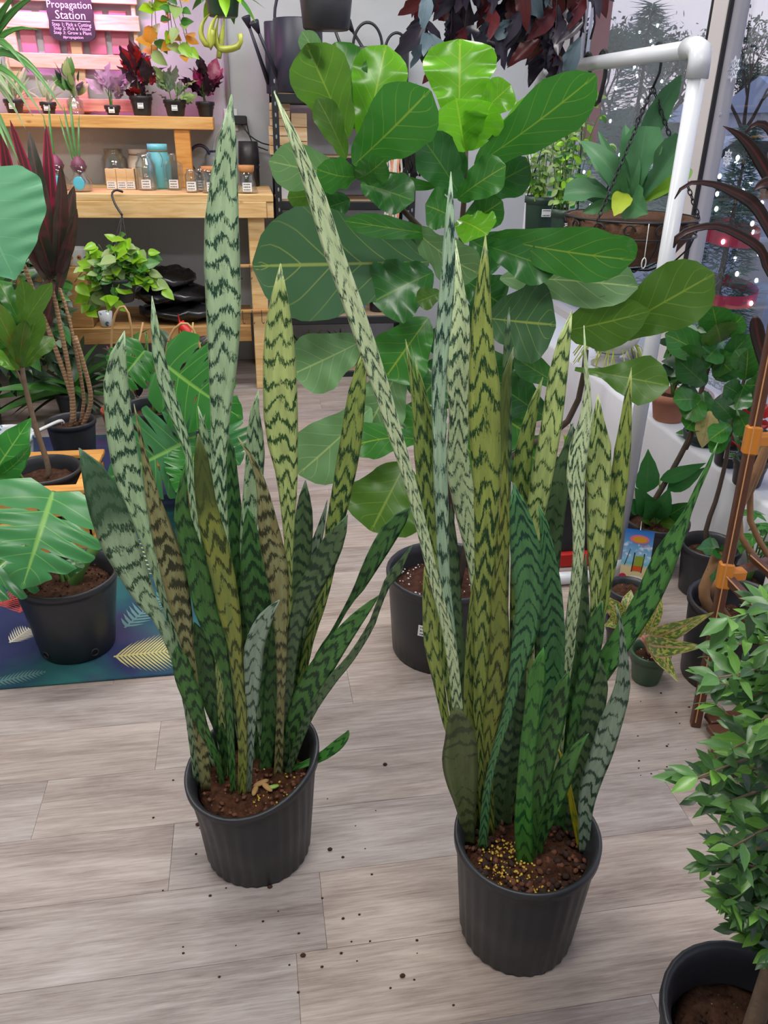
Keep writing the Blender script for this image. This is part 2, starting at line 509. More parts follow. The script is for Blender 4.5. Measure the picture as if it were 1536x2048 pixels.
def soil_mb(c, r, z, n=28, rings=7, amp=0.012, seed=1):
    rnd = random.Random(seed); vs, fs = [], []
    c = Vector(c)
    vs.append(c + Vector((0, 0, z + amp * .6)))
    for i in range(1, rings + 1):
        for k in range(n):
            a = 2 * PI * (k + .3 * rnd.random()) / n; q = r * i / rings
            vs.append(c + Vector((q * math.cos(a), q * math.sin(a), z + (rnd.random() - .5) * amp * (1 if i < rings else .2) - amp * .8 * (i / rings) ** 3)))
    for k in range(n): fs.append((0, 1 + k, 1 + (k + 1) % n))
    for i in range(rings - 1):
        for k in range(n):
            k2 = (k + 1) % n
            fs.append((1 + i * n + k, 1 + (i + 1) * n + k, 1 + (i + 1) * n + k2, 1 + i * n + k2))
    mb = MB().add(vs, fs, smooth=True)
    # underside so that the soil is a body
    o = len(mb.v); mb.v.append(c + Vector((0, 0, max(0.01, z - 0.08))))
    for k in range(n):
        k2 = (k + 1) % n
        a = 1 + (rings - 1) * n
        mb.f.append((a + k2, a + k, o)); mb.sm.append(False)
    return mb
def crumbs_mb(c, r, z, num, size, seed=3, rin=0.0, sect=None):
    rnd = random.Random(seed); mb = MB(); c = Vector(c)
    for _ in range(num):
        a = rnd.random() * 2 * PI if sect is None else sect[0] + rnd.random() * (sect[1] - sect[0])
        q = rin + (r - rin) * math.sqrt(rnd.random()); s = size * (.5 + rnd.random())
        p = c + Vector((q * math.cos(a), q * math.sin(a), z + s * .3))
        rot = Matrix.Rotation(rnd.random() * 6, 3, 'Z') @ Matrix.Rotation(rnd.random() * 6, 3, 'X')
        mb.ball(p, s, 5, 3, (1, .8, .6), rot)
    return mb
def nursery(name, label, cat, c, r_top, r_bot, h, mat=None, soil=None, ribs=28, fill=.82, group=None, dent=None, sn=1):
    """thing with pot and soil; returns (thing, soil height)"""
    t = thing(name, label, cat, c, group)
    obj('pot', pot_mb(c, r_top, r_bot, h, ribs, dent=dent), mat or M_POT, t)
    sz = h * fill
    ri = r_bot + (r_top - r_bot) * fill - 0.008
    obj('soil', soil_mb(c, ri, sz, seed=sn), soil or M_SOIL, t)
    return t, Vector(c).z + sz

# ------------------------------------------------------------------ snake plant leaf
def m_snake(name, light, dark, freq=26.0, thr=0.30, chev=0.55, jag=0.5, patch=0.5, rough=0.38, tipdark=0.0, lightb=None, edge=None, zig=1.5):
    m, n, p, out = newmat(name)
    uvn = n.t.nodes.new('ShaderNodeUVMap'); uvn.uv_map = 'UVMap'
    u, v, _ = n.sep(uvn.outputs[0])
    rn = n.math('MULTIPLY', n.rnd(), 53.0)
    vv = n.math('MULTIPLY', v, freq)
    ch = n.math('MULTIPLY', n.math('COSINE', n.math('MULTIPLY', n.math('SUBTRACT', u, 0.5), 2 * PI * zig)), -chev * .26)
    n1 = n.noise(n.comb(n.math('MULTIPLY', u, 2.2), n.math('ADD', n.math('MULTIPLY', v, 9.0), rn), rn), 1.0, 3.0, 0.6)
    n2 = n.noise(n.comb(n.math('MULTIPLY', u, 24.0), n.math('ADD', n.math('MULTIPLY', v, 60.0), rn), 3.0), 1.0, 3.0, 0.8)
    ph = n.math('ADD', vv, ch)
    ph = n.math('ADD', ph, n.math('MULTIPLY', n1, 2.1))
    ph = n.math('ADD', ph, n.math('MULTIPLY', n.math('SUBTRACT', n2, .5), jag * 2.8))
    sn = n.math('SINE', n.math('MULTIPLY', ph, 2 * PI))
    n3 = n.noise(n.comb(n.math('MULTIPLY', u, 1.2), n.math('ADD', n.math('MULTIPLY', v, 5.0), rn), 9.0), 1.0, 2.0)
    sn = n.math('ADD', sn, n.math('MULTIPLY', n.math('SUBTRACT', n3, 0.5), patch * 5.0))
    sn = n.math('ADD', sn, n.math('MULTIPLY', n.math('SUBTRACT', n2, .5), .9))
    f = n.ramp(sn, [(0.0, (0, 0, 0)), (thr - .12, (0, 0, 0)), (min(.99, thr + 0.10), (1, 1, 1))])
    lb = lightb or tuple(x * .72 for x in light)
    n4 = n.noise(n.comb(n.math('MULTIPLY', u, 5.0), n.math('ADD', n.math('MULTIPLY', v, 14.0), rn), 5.0), 1.0, 3.0)
    lc = n.mix(n.ramp(n4, [(.35, (0, 0, 0)), (.68, (1, 1, 1))]), light, lb)
    c = n.mix(f, lc, dark)
    e = n.math('GREATER_THAN', n.math('ABSOLUTE', n.math('SUBTRACT', u, 0.5)), 0.475)
    c = n.mix(n.math('MULTIPLY', e, 0.6), c, edge or tuple(x * .8 for x in light))
    if tipdark > 0:
        u2 = n.t.nodes.new('ShaderNodeUVMap'); u2.uv_map = 'Along'
        fr = n.sep(u2.outputs[0])[0]
        td = n.ramp(fr, [(1 - tipdark, (0, 0, 0)), (min(.999, 1 - tipdark * .7), (1, 1, 1))])
        c = n.mix(n.math('MULTIPLY', td, .85), c, tuple(x * 1.6 for x in dark))
    n.link(c, p.inputs['Base Color']); p.inputs['Roughness'].default_value = rough
    p.inputs['Specular IOR Level'].default_value = 0.45
    n.link(n.bump(n.noise(n.comb(n.math('MULTIPLY', u, 26), n.math('MULTIPLY', v, 3), 0), 1.0, 2), 0.12, 0.004), p.inputs['Normal'])
    return m
DKG = srgb(30, 62, 40)
SN = {
 'A': m_snake('snake_silver', srgb(176, 204, 160), srgb(34, 70, 50), 25, .60, .9, .5, .45),
 'At': m_snake('snake_silver_dark_tip', srgb(166, 192, 152), srgb(40, 70, 46), 27, .58, .6, .55, .5, tipdark=.22),
 'Y': m_snake('snake_yellow', srgb(186, 204, 126), srgb(44, 76, 36), 27, .62, 1.1, .45, .4),
 'D': m_snake('snake_olive', srgb(140, 146, 62), srgb(52, 66, 28), 22, .60, 1.1, .4, .5, tipdark=.2, lightb=srgb(118, 136, 70)),
 'C': m_snake('snake_brown', srgb(150, 156, 108), srgb(52, 56, 32), 30, .50, .5, .5, .8, lightb=srgb(136, 126, 80)),
 'B': m_snake('snake_green', srgb(82, 134, 66), srgb(24, 62, 34), 24, .56, .9, .4, .5, .33),
 'Bd': m_snake('snake_deep_green', srgb(78, 126, 66), srgb(26, 62, 36), 26, .52, .8, .4, .6, .33),
 'T': m_snake('snake_teal', srgb(84, 138, 84), srgb(22, 66, 50), 34, .58, 2.0, .25, .4, .33, zig=1.0),
 'F': m_snake('snake_fine_band', srgb(90, 116, 78), srgb(36, 62, 44), 34, .50, .5, .3, .8, .36),
 'G': m_snake('snake_lime', srgb(156, 172, 86), srgb(30, 66, 32), 21, .56, 1.2, .45, .5),
 'Gd': m_snake('snake_lime_heavy_band', srgb(146, 166, 84), srgb(30, 64, 34), 24, .48, 1.2, .5, .5),
 'E': m_snake('snake_grey', srgb(150, 172, 150), srgb(44, 72, 56), 27, .66, .7, .3, .5),
 'H': m_snake('snake_cream', srgb(214, 228, 180), srgb(44, 78, 58), 32, .62, 1.6, .6, .4, lightb=srgb(190, 212, 160)),
 'Bg': m_snake('snake_bright_green', srgb(76, 140, 60), srgb(26, 82, 34), 22, .72, .6, .2, .3, .3),
 'S': m_snake('snake_blue_silver', srgb(172, 202, 170), srgb(34, 66, 54), 19, .56, .5, .5, .5),
 'O': m_snake('snake_plain_olive', srgb(102, 116, 72), srgb(64, 80, 50), 30, .66, .4, .2, .8, .4),
 'X': m_snake('snake_yellow_base', srgb(206, 196, 44), srgb(120, 150, 50), 14, .8, .4, .2, .4),
}
def strap_leaf(parent, pts, mat, nr=22, cup=0.16, thick=0.0032, name='leaf', tw=0.0):
    """pts: (x, y, z, width) from the base up; a thick strap with cupped section facing the viewer's side"""
    q = catmull(pts, nr)
    pos = [Vector(a[:3]) for a in q]; wd = [max(0.0012, a[3]) for a in q]
    L = 0.0; vs, fs, uv, al = [], [], [], []
    US = [-1, -.66, -.33, 0, .33, .66, 1]; UB = [.66, .33, 0, -.33, -.66]
    k = len(US) + len(UB)
    tot = sum((pos[i + 1] - pos[i]).length for i in range(nr - 1))
    for i in range(nr):
        t = (pos[min(nr - 1, i + 1)] - pos[max(0, i - 1)]).normalized()
        view = (pos[i] - ORI).normalized()
        wv = t.cross(view).normalized()
        nv = wv.cross(t).normalized()
        if tw:
            R = Matrix.Rotation(tw, 3, t); wv = R @ wv; nv = R @ nv
        if nv.dot(view) > 0: nv = -nv
        if i: L += (pos[i] - pos[i - 1]).length
        h = wd[i] / 2 / max(.5, math.cos(tw))
        c = cup * (1.6 - 0.9 * min(1, L / tot * 1.6))
        for u in US:
            vs.append(pos[i] + wv * (u * h) + nv * (c * h * (u * u - .35)))
            uv.append((.5 + u / 2, L)); al.append((L / tot, 0))
        for u in UB:
            th = thick * (1.1 - u * u) * (1.6 - L / tot)
            vs.append(pos[i] + wv * (u * h) + nv * (c * h * (u * u - .35) - min(th, h * .9)))
            uv.append((.5 + u / 2, L)); al.append((L / tot, 0))
    for i in range(nr - 1):
        for j in range(k):
            j2 = (j + 1) % k
            fs.append((i * k + j, i * k + j2, i * k + k + j2, i * k + k + j))
    fs.append(tuple(reversed(range(k)))); fs.append(tuple(range((nr - 1) * k, nr * k)))
    mb = MB().add(vs, fs, uv, True)
    o = obj(name, mb, mat, parent)
    me = o.data; ul = me.uv_layers.new(name='Along')
    li = np.zeros(len(me.loops), dtype=np.int32); me.loops.foreach_get('vertex_index', li)
    ul.data.foreach_set('uv', np.array(al, dtype=np.float32)[li].ravel())
    return o
def snake(parent, zsoil, specs):
    for (var, lean, tw, pp) in specs:
        b = F(pp[0][0], pp[0][1], zsoil - 0.015)
        d0 = b.dot(FW)
        # arc length in pixels for the depth ramp
        s = [0.0]
        for a, c in zip(pp[:-1], pp[1:]): s.append(s[-1] + math.hypot(c[0] - a[0], c[1] - a[1]))
        pts = []
        for (x, y, w), si in zip(pp, s):
            f = si / s[-1]
            p = b if si == 0 else P(x, y, d0 + lean * f)
            pts.append((p.x, p.y, p.z, w / ppm(p)))
        strap_leaf(parent, pts, SN[var], tw=tw)
# ================================================================== the two large snake plants
LC = F(518, 1690)
lp = thing('snake_plant', 'tall snake plant with silvery banded leaves in a dented black ribbed pot', 'potted plant', LC)
def dentL(a, f):
    # right and front side of the rim pushed up and down: the pot is squeezed
    k = max(0, f - .35) / .65
    return (0.012 * math.cos(2 * (a - 0.6)) * k, (0.030 * math.sin(a) + 0.012 * math.cos(a)) * k * k)
obj('pot', pot_mb(LC, 0.134, 0.116, 0.262, 30, .012, dent=dentL), M_POT, lp)
obj('soil', soil_mb(LC, 0.120, 0.205, amp=.016, seed=4), M_SOIL_R, lp)
M_CHIP = plain('bark_chip', srgb(112, 70, 50), .9, 0, .4, 30); M_CHIPD = plain('dark_bark_chip', srgb(58, 38, 30), .9, 0, .3, 30)
obj('soil_crumbs', crumbs_mb(LC, 0.11, 0.207, 110, .005, 5), M_CHIP, lp, kind='stuff')
M_FERT = plain('fertiliser_pellet', srgb(214, 178, 70), 0.4)
obj('fertiliser_pellets', crumbs_mb(LC + Vector((0.03, -.03, 0)), 0.06, 0.205, 40, .0026, 6), M_FERT, lp, kind='stuff')
M_HUSK = plain('dry_husk', srgb(176, 138, 88), .8, 0, .3, 40)
for (px_, py_, r_, a_, mm_) in ((522, 1566, .016, .4, M_HUSK), (510, 1580, .014, 1.3, M_HUSK), (534, 1574, .015, 2.2, M_HUSK), (545, 1574, .013, .2, plain('green_shoot', srgb(140, 180, 80), .4))):
    obj('dry_leaf', MB().ball(F(px_, py_, .215), r_, 10, 6, (1.2, .45, .3), Matrix.Rotation(a_, 3, 'Z')), mm_, lp)
ZL = LC.z + 0.205
snake(lp, ZL, [
 ('A', .06, 0, [(500,1535,26),(470,1300,26),(448,1100,24),(438,950,30),(440,850,36),(446,720,58),(447,600,70),(443,480,70),(447,380,58),(455,280,36),(461,220,14),(463,188,2)]),
 ('Y', .02, 0, [(560,1545,22),(572,1300,22),(577,1120,18),(577,1050,24),(574,950,44),(563,860,66),(560,770,68),(558,690,62),(558,620,45),(560,570,22),(561,527,2)]),
 ('At', -.08, 0, [(398,1580,18),(393,1540,16),(384,1480,14),(372,1400,14),(345,1300,18),(314,1231,24),(288,1192,42),(271,1153,54),(243,1094,70),(222,1036,74),(200,977,62),(180,930,38),(168,910,20),(158,896,2)]),
 ('A', .02, 0, [(425,1545,20),(370,1330,18),(322,1180,16),(297,1094,20),(279,1030,36),(258,958,52),(245,892,54),(236,826,52),(232,759,46),(238,700,27),(246,672,9),(249,662,2)]),
 ('C', -.04, 0, [(412,1588,18),(407,1520,24),(395,1440,22),(385,1350,20),(377,1300,22),(371,1268,32),(364,1225,40),(357,1192,46),(349,1153,50),(341,1114,52),(328,1075,46),(317,1036,36),(306,997,28),(298,958,22),(292,930,14),(280,870,8),(268,808,1)]),
 ('A', .04, 0, [(450,1530,20),(410,1200,16),(385,1000,14),(377,909,14),(363,859,20),(338,792,27),(320,726,26),(311,660,18),(306,620,8),(304,592,1)]),
 ('B', -.02, 0, [(468,1596,12),(463,1500,14),(458,1400,16),(449,1337,22),(432,1270,40),(412,1220,46),(398,1153,46),(380,1090,40),(367,1046,36),(362,1010,26),(366,970,16),(372,918,2)]),
 ('D', -.05, 0, [(483,1602,16),(485,1552,18),(485,1474,18),(481,1396,21),(473,1318,26),(469,1279,30),(460,1230,42),(456,1211,44),(451,1172,46),(441,1133,48),(434,1094,47),(423,1055,47),(414,1016,42),(408,977,37),(405,938,34),(400,899,22),(396,867,2)]),
 ('E', -.05, 0, [(497,1592,10),(500,1520,12),(502,1454,18),(504,1396,26),(506,1337,36),(508,1298,39),(520,1259,36),(536,1228,26),(550,1210,10),(559,1200,2)]),
 ('A', .06, 0, [(535,1530,24),(515,1300,34),(500,1150,34),(497,1075,34),(502,1000,34),(509,938,38),(511,880,36),(508,840,24),(513,800,10),(517,779,1)]),
 ('Bd', .03, 0, [(545,1540,24),(535,1380,36),(520,1250,54),(512,1172,60),(505,1100,46),(498,1040,20),(495,1010,2)]),
 ('C', -.04, 0, [(556,1560,18),(561,1415,16),(563,1330,20),(561,1230,30),(556,1153,45),(544,1094,47),(531,1020,34),(521,960,18),(500,910,9),(476,875,2)]),
 ('F', .05, 0, [(575,1525,22),(590,1300,26),(597,1180,34),(604,1094,40),(608,1036,36),(609,997,24),(611,961,2)]),
 ('E', .03, 0, [(572,1510,20),(590,1260,26),(608,1160,26),(625,1110,24),(638,1070,18),(648,1030,9),(655,999,1)]),
 ('F', -.05, 0, [(564,1550,18),(578,1350,24),(590,1262,30),(605,1211,40),(622,1172,46),(643,1133,48),(662,1094,46),(680,1062,28),(692,1040,10),(695,1030,2)]),
 ('Gd', .05, 0, [(578,1525,18),(612,1310,18),(640,1215,20),(655,1150,24),(668,1055,35),(681,997,39),(692,938,43),(702,880,43),(712,800,38),(722,740,24),(730,700,6),(732,688,1)]),
 ('Bd', -.03, 0, [(585,1530,14),(625,1340,12),(667,1262,9),(697,1208,11),(720,1172,22),(740,1133,31),(762,1094,37),(786,1055,37),(806,1032,24),(822,1014,3)]),
 ('B', -.06, 0, [(568,1548,20),(585,1465,34),(612,1390,48),(655,1317,46),(700,1255,34),(735,1215,18),(758,1191,2)]),
 ('F', -.08, 0, [(572,1556,14),(615,1440,16),(660,1365,20),(700,1318,16),(740,1255,14),(757,1211,12),(775,1165,16),(788,1150,25),(803,1125,14),(824,1091,2)]),
 ('Bg', -.03, 0, [(560,1545,8),(610,1528,13),(645,1512,19),(675,1490,22),(692,1472,14),(697,1461,3)]),
 ('Bd', -.02, 0, [(454,1560,14),(448,1500,16),(440,1454,27),(425,1396,42),(413,1337,42),(401,1282,30),(393,1255,14),(388,1244,2)]),
 ('B', -.06, 0, [(446,1575,10),(432,1513,13),(405,1454,22),(385,1396,36),(370,1357,38),(360,1320,32),(354,1300,16),(353,1292,4)]),
 ('A', .0, 0, [(570,1510,12),(579,1396,12),(592,1330,32),(605,1275,38),(622,1225,36),(640,1185,20),(652,1160,3)]),
 ('Bd', .07, 0, [(520,1530,20),(500,1350,36),(482,1200,44),(470,1080,40),(463,980,32),(460,900,18),(455,862,2)]),
 ('A', .06, 0, [(490,1530,18),(450,1200,26),(430,1000,27),(416,900,20),(405,850,12),(396,812,1)]),
 ('Y', -.02, 0, [(450,1560,14),(432,1250,15),(416,1170,15),(402,1120,15),(392,1085,6),(389,1074,1)]),
 ('Bd', .04, 0, [(455,1525,20),(440,1350,30),(425,1220,34),(412,1130,28),(404,1060,18),(400,1020,2)]),
 ('Bd', .02, 0, [(530,1545,24),(545,1400,34),(556,1300,38),(562,1220,24),(566,1180,2)]),
])
RC = F(1030, 1850)
rp = thing('snake_plant', 'tallest snake plant with one long pale leaf leaning far out of a black ribbed pot', 'potted plant', RC)
def dentR(a, f):
    return (0.004 * math.cos(2 * a) * f, 0.010 * math.sin(a + .4) * f * f)
obj('pot', pot_mb(RC, 0.133, 0.114, 0.270, 30, .012, dent=dentR), M_POT, rp)
obj('soil', soil_mb(RC, 0.121, 0.212, amp=.016, seed=9), M_SOIL_R, rp)
obj('bark_chips', crumbs_mb(RC, 0.115, 0.212, 120, .006, 15), M_CHIP, rp, kind='stuff')
obj('soil_crumbs', crumbs_mb(RC, 0.115, 0.212, 140, .007, 18), M_CHIPD, rp, kind='stuff')
obj('fertiliser_pellets', crumbs_mb(RC + Vector((-.045, -.02, 0)), 0.055, 0.216, 150, .0028, 16), M_FERT, rp, kind='stuff')
obj('fertiliser_pellets', crumbs_mb(RC + Vector((.01, -.08, 0)), 0.03, 0.210, 40, .0028, 17), M_FERT, rp, kind='stuff')
ZR = RC.z + 0.212
snake(rp, ZR, [
 ('H', -.10, 0, [(938,1672,24),(925,1520,22),(915,1416,22),(906,1328,22),(897,1270,22),(871,1173,21),(853,1095,22),(834,1017,23),(819,959,24),(800,900,27),(784,847,30),(762,774,34),(737,701,37),(713,628,38),(685,555,39),(660,482,39),(632,391,37),(605,320,28),(580,255,16),(560,210,6),(548,183,1)]),
 ('S', .04, 0, [(952,1655,20),(920,1450,18),(905,1290,18),(893,1190,20),(886,1110,24),(884,1017,27),(881,959,29),(879,871,27),(877,777,29),(882,700,31),(892,600,31),(898,500,26),(900,430,18),(902,380,8),(902,343,1)]),
 ('H', .08, 0, [(985,1650,20),(962,1300,22),(950,1130,28),(938,1050,43),(925,980,50),(914,920,44),(918,840,39),(915,777,43),(917,700,47),(919,640,43),(915,580,30),(910,520,16),(911,480,2)]),
 ('G', .03, 0, [(970,1672,18),(961,1500,18),(958,1420,24),(963,1330,30),(965,1250,32),(967,1190,36),(970,1130,42),(972,1076,47),(973,1017,50),(974,959,55),(970,880,63),(969,809,65),(968,746,60),(963,684,46),(964,621,38),(967,559,26),(970,510,14),(971,470,2)]),
 ('D', .0, 0, [(982,1682,16),(976,1510,20),(982,1445,30),(994,1367,39),(1000,1289,39),(999,1210,34),(1000,1150,28),(1006,1095,26),(1010,1050,26),(1009,960,14),(1009,870,14),(1010,809,20),(1014,746,18),(1022,715,8),(1027,694,1)]),
 ('F', .10, 0, [(1000,1640,18),(1008,1200,18),(1015,900,17),(1015,800,17),(1013,700,16),(1017,650,9),(1019,614,1)]),
 ('Y', .08, 0, [(1050,1645,20),(1055,1300,26),(1062,1100,33),(1074,1010,39),(1083,959,43),(1093,902,43),(1105,840,41),(1112,777,39),(1122,715,34),(1133,660,20),(1140,635,8),(1144,621,1)]),
 ('Gd', .10, 0, [(1030,1640,20),(1035,1200,30),(1043,1000,35),(1043,940,37),(1050,890,34),(1062,830,24),(1074,790,14),(1086,754,1)]),
 ('T', -.02, 0, [(964,1708,20),(975,1580,15),(992,1500,15),(1015,1430,19),(1028,1370,24),(1040,1310,38),(1053,1260,47),(1058,1200,56),(1054,1130,63),(1048,1080,57),(1040,1037,43),(1033,998,28),(1027,966,2)]),
 ('T', .0, 0, [(1078,1672,24),(1092,1480,36),(1103,1360,47),(1105,1280,49),(1104,1220,46),(1102,1160,37),(1096,1110,29),(1091,1070,22),(1086,1040,15),(1077,1009,1)]),
 ('H', .02, 0, [(1105,1660,20),(1125,1400,19),(1138,1300,23),(1141,1252,23),(1148,1200,24),(1155,1134,21),(1158,1076,24),(1156,1017,26),(1151,959,36),(1156,905,38),(1170,850,30),(1176,800,16),(1172,740,8),(1169,690,6),(1168,651,1)]),
 ('Y', .04, 0, [(1132,1655,20),(1165,1400,17),(1185,1270,16),(1191,1193,20),(1192,1134,28),(1192,1076,36),(1195,1017,43),(1197,959,49),(1197,905,50),(1198,870,42),(1196,840,24),(1196,810,10),(1196,788,1)]),
 ('G', .05, 0, [(1140,1652,20),(1175,1420,18),(1195,1270,18),(1208,1193,22),(1217,1134,29),(1225,1076,35),(1231,1017,35),(1239,959,35),(1245,900,32),(1251,850,24),(1255,800,16),(1261,760,7),(1263,735,1)]),
 ('B', .03, 0, [(1125,1665,22),(1170,1420,34),(1210,1330,42),(1240,1285,44),(1278,1225,47),(1308,1170,49),(1328,1120,48),(1350,1077,36),(1373,1030,17),(1392,984,12),(1415,935,9),(1436,884,1)]),
 ('E', -.04, 0, [(1168,1712,18),(1171,1621,29),(1182,1562,40),(1204,1504,43),(1222,1445,43),(1242,1387,33),(1247,1345,25),(1245,1280,10),(1241,1245,9),(1231,1207,1)]),
 ('Bg', -.03, 0, [(1050,1737,30),(1047,1660,36),(1050,1582,34),(1056,1500,33),(1063,1440,33),(1070,1390,36),(1076,1340,32),(1083,1310,14),(1087,1295,2)]),
 ('B', -.01, 0, [(1062,1728,20),(1066,1660,28),(1078,1580,39),(1092,1504,43),(1107,1445,43),(1122,1387,34),(1132,1360,18),(1138,1343,2)]),
 ('B', -.01, 0, [(1072,1720,14),(1085,1665,22),(1104,1615,32),(1122,1562,39),(1138,1523,34),(1158,1490,16),(1177,1467,2)]),
 ('O', -.05, 0, [(936,1692,28),(934,1640,32),(930,1600,46),(924,1560,64),(920,1520,72),(921,1480,64),(917,1445,48),(914,1427,28),(913,1416,8)]),
 ('G', -.03, 0, [(940,1680,20),(908,1500,16),(892,1440,17),(884,1400,19),(874,1348,24),(863,1290,29),(859,1235,28),(853,1180,16),(849,1134,1)]),
 ('Gd', .08, 0, [(945,1645,18),(890,1300,22),(868,1130,22),(860,1050,26),(853,980,33),(846,920,35),(840,860,27),(832,800,18),(822,740,12),(811,678,1)]),
 ('Gd', .10, 0, [(950,1638,18),(900,1300,22),(880,1100,26),(868,1000,29),(862,900,26),(853,820,18),(840,760,10),(828,714,1)]),
 ('F', .06, 0, [(965,1650,18),(925,1350,22),(912,1230,26),(907,1130,24),(905,1070,16),(902,1008,1)]),
 ('G', .02, 0, [(958,1664,18),(940,1450,20),(937,1400,21),(940,1310,19),(942,1250,17),(946,1190,10),(949,1148,1)]),
 ('F', .10, 0, [(1085,1640,24),(1090,1250,42),(1098,1110,46),(1108,1020,46),(1122,950,38),(1135,900,20),(1146,846,1)]),
 ('F', .03, 0, [(1112,1655,20),(1140,1420,32),(1158,1340,42),(1163,1270,36),(1166,1200,24),(1170,1140,10),(1172,1108,1)]),
 ('Bd', .01, 0, [(1122,1668,20),(1150,1450,26),(1172,1350,34),(1185,1290,37),(1193,1245,32),(1201,1215,14),(1204,1201,1)]),
 ('F', .0, 0, [(1138,1675,22),(1160,1530,36),(1180,1450,42),(1194,1395,39),(1202,1360,26),(1200,1317,2)]),
 ('X', .0, 0, [(1163,1700,14),(1150,1640,14),(1140,1590,12),(1128,1530,10),(1118,1500,1)]),
 ('F', .03, 0, [(1010,1655,24),(1020,1500,38),(1030,1400,40),(1034,1320,34),(1030,1260,14),(1028,1230,2)]),
 ('Bd', .03, 0, [(1100,1662,24),(1120,1500,36),(1140,1400,36),(1150,1320,20),(1152,1280,2)]),
 ('F', .02, 0, [(985,1668,24),(1000,1540,34),(1010,1450,34),(1008,1380,20),(1005,1340,2)]),
])
# ================================================================== broad leaves
def m_leaf(name, col, vein=None, vs=0.5, rough=0.35, trans=0.18, nv=7.0, sweep=1.6, blotch=None, bf=0.5, bscale=6.0, margin=None, mw=0.9, hue=0.12, mid=0.016):
    m, n, p, out = newmat(name)
    uvn = n.t.nodes.new('ShaderNodeUVMap'); uvn.uv_map = 'UVMap'
    u, v, _ = n.sep(uvn.outputs[0])
    x = n.math('ABSOLUTE', n.math('MULTIPLY', n.math('SUBTRACT', u, .5), 2.0))
    rn = n.rnd()
    c = n.mix(rn, tuple(a * (1 - hue) for a in col), tuple(min(1, a * (1 + hue)) for a in col))
    if blotch:
        nz = n.noise(n.comb(n.math('MULTIPLY', u, bscale), n.math('MULTIPLY', v, bscale * 2), n.math('MULTIPLY', rn, 30)), 1.0, 3, .65)
        c = n.mix(n.ramp(nz, [(bf - .06, (0, 0, 0)), (bf + .06, (1, 1, 1))]), c, blotch)
    if vein:
        md = n.ramp(x, [(mid, (1, 1, 1)), (mid * 2 + .01, (0, 0, 0))])
        ln = n.math('FRACT', n.math('SUBTRACT', n.math('MULTIPLY', v, nv), n.math('MULTIPLY', x, sweep)))
        ln = n.math('ABSOLUTE', n.math('SUBTRACT', ln, .5))
        lv = n.ramp(ln, [(.015, (1, 1, 1)), (.042, (0, 0, 0))])
        lv = n.math('MULTIPLY', lv, n.math('SUBTRACT', 1.0, n.math('MULTIPLY', x, .75)))
        f = n.math('MINIMUM', n.math('ADD', md, n.math('MULTIPLY', lv, .8)), 1.0)
        c = n.mix(n.math('MULTIPLY', f, vs), c, vein)
    if margin:
        e = n.ramp(x, [(mw - .05, (0, 0, 0)), (min(.99, mw + .03), (1, 1, 1))])
        c = n.mix(e, c, margin)
    n.link(c, p.inputs['Base Color']); p.inputs['Roughness'].default_value = rough
    p.inputs['Specular IOR Level'].default_value = 0.5
    if trans > 0:
        tl = n.t.nodes.new('ShaderNodeBsdfTranslucent')
        n.link(n.mix(.5, c, tuple(min(1, a * 2.2) for a in col)), tl.inputs[0])
        mx = n.t.nodes.new('ShaderNodeMixShader'); mx.inputs[0].default_value = trans
        n.link(p.outputs[0], mx.inputs[1]); n.link(tl.outputs[0], mx.inputs[2]); n.link(mx.outputs[0], out.inputs[0])
    return m
SHP = {
 'fiddle': [(0, .06), (.05, .26), (.16, .50), (.3, .62), (.45, .78), (.62, .98), (.76, 1), (.88, .82), (.96, .5), (1, .06)],
 'ovate': [(0, .08), (.1, .58), (.28, 1), (.5, .95), (.72, .64), (.9, .26), (1, .02)],
 'lance': [(0, .10), (.15, .5), (.4, 1), (.6, .9), (.85, .42), (1, .02)],
 'heart': [(0, .42), (.06, .82), (.22, 1), (.48, .9), (.72, .58), (.9, .24), (1, .02)],
 'ellip': [(0, .08), (.15, .6), (.4, 1), (.6, 1), (.85, .6), (1, .06)],
 'strap': [(0, .6), (.2, .9), (.5, 1), (.75, .8), (.92, .4), (1, .03)],
 'spoon': [(0, .08), (.3, .2), (.55, .7), (.75, 1), (.9, .75), (1, .08)],
 'fork': [(0, .22), (.25, .3), (.5, .55), (.7, 1), (.85, 1), (1, .7)],
}
def prof(shape, s):
    t = SHP[shape]
    for (a, x), (b, y) in zip(t[:-1], t[1:]):
        if s <= b:
            h = (s - a) / (b - a); h = h * h * (3 - 2 * h) * .5 + h * .5
            return x + (y - x) * h
    return t[-1][1]
def unit_leaf(shape='ovate', W=0.5, ns=6, nu=4, fold=.18, curl=.15, wave=0.0, mat=None, name='leaf', wn=3):
    """leaf of length 1 along +Y, face up +Z, for instancing"""
    vs, fs, uv = [], [], []
    for i in range(ns + 1):
        s = i / ns; h = prof(shape, s) * W / 2
        for j in range(nu + 1):
            u = -1 + 2 * j / nu
            vs.append((u * h, s, fold * abs(u) * h - curl * s * s + wave * h * math.sin(s * wn * 2 * PI + (1.6 if u > 0 else 0)) * u * u))
            uv.append((.5 + u / 2, s))
    for i in range(ns):
        for j in range(nu):
            a = i * (nu + 1) + j; fs.append((a, a + 1, a + nu + 2, a + nu + 1))
    return MB().add(vs, fs, uv, True).mesh(name, mat)
def leafM(base, d, nrm, L, W=1.0):
    t = Vector(d).normalized(); nv = Vector(nrm); nv = nv - t * nv.dot(t)
    nv = nv.normalized() if nv.length > 1e-5 else t.orthogonal().normalized()
    wv = t.cross(nv)
    M = Matrix((wv * L * W, t * L, nv * L)).transposed().to_4x4(); M.translation = base
    return M
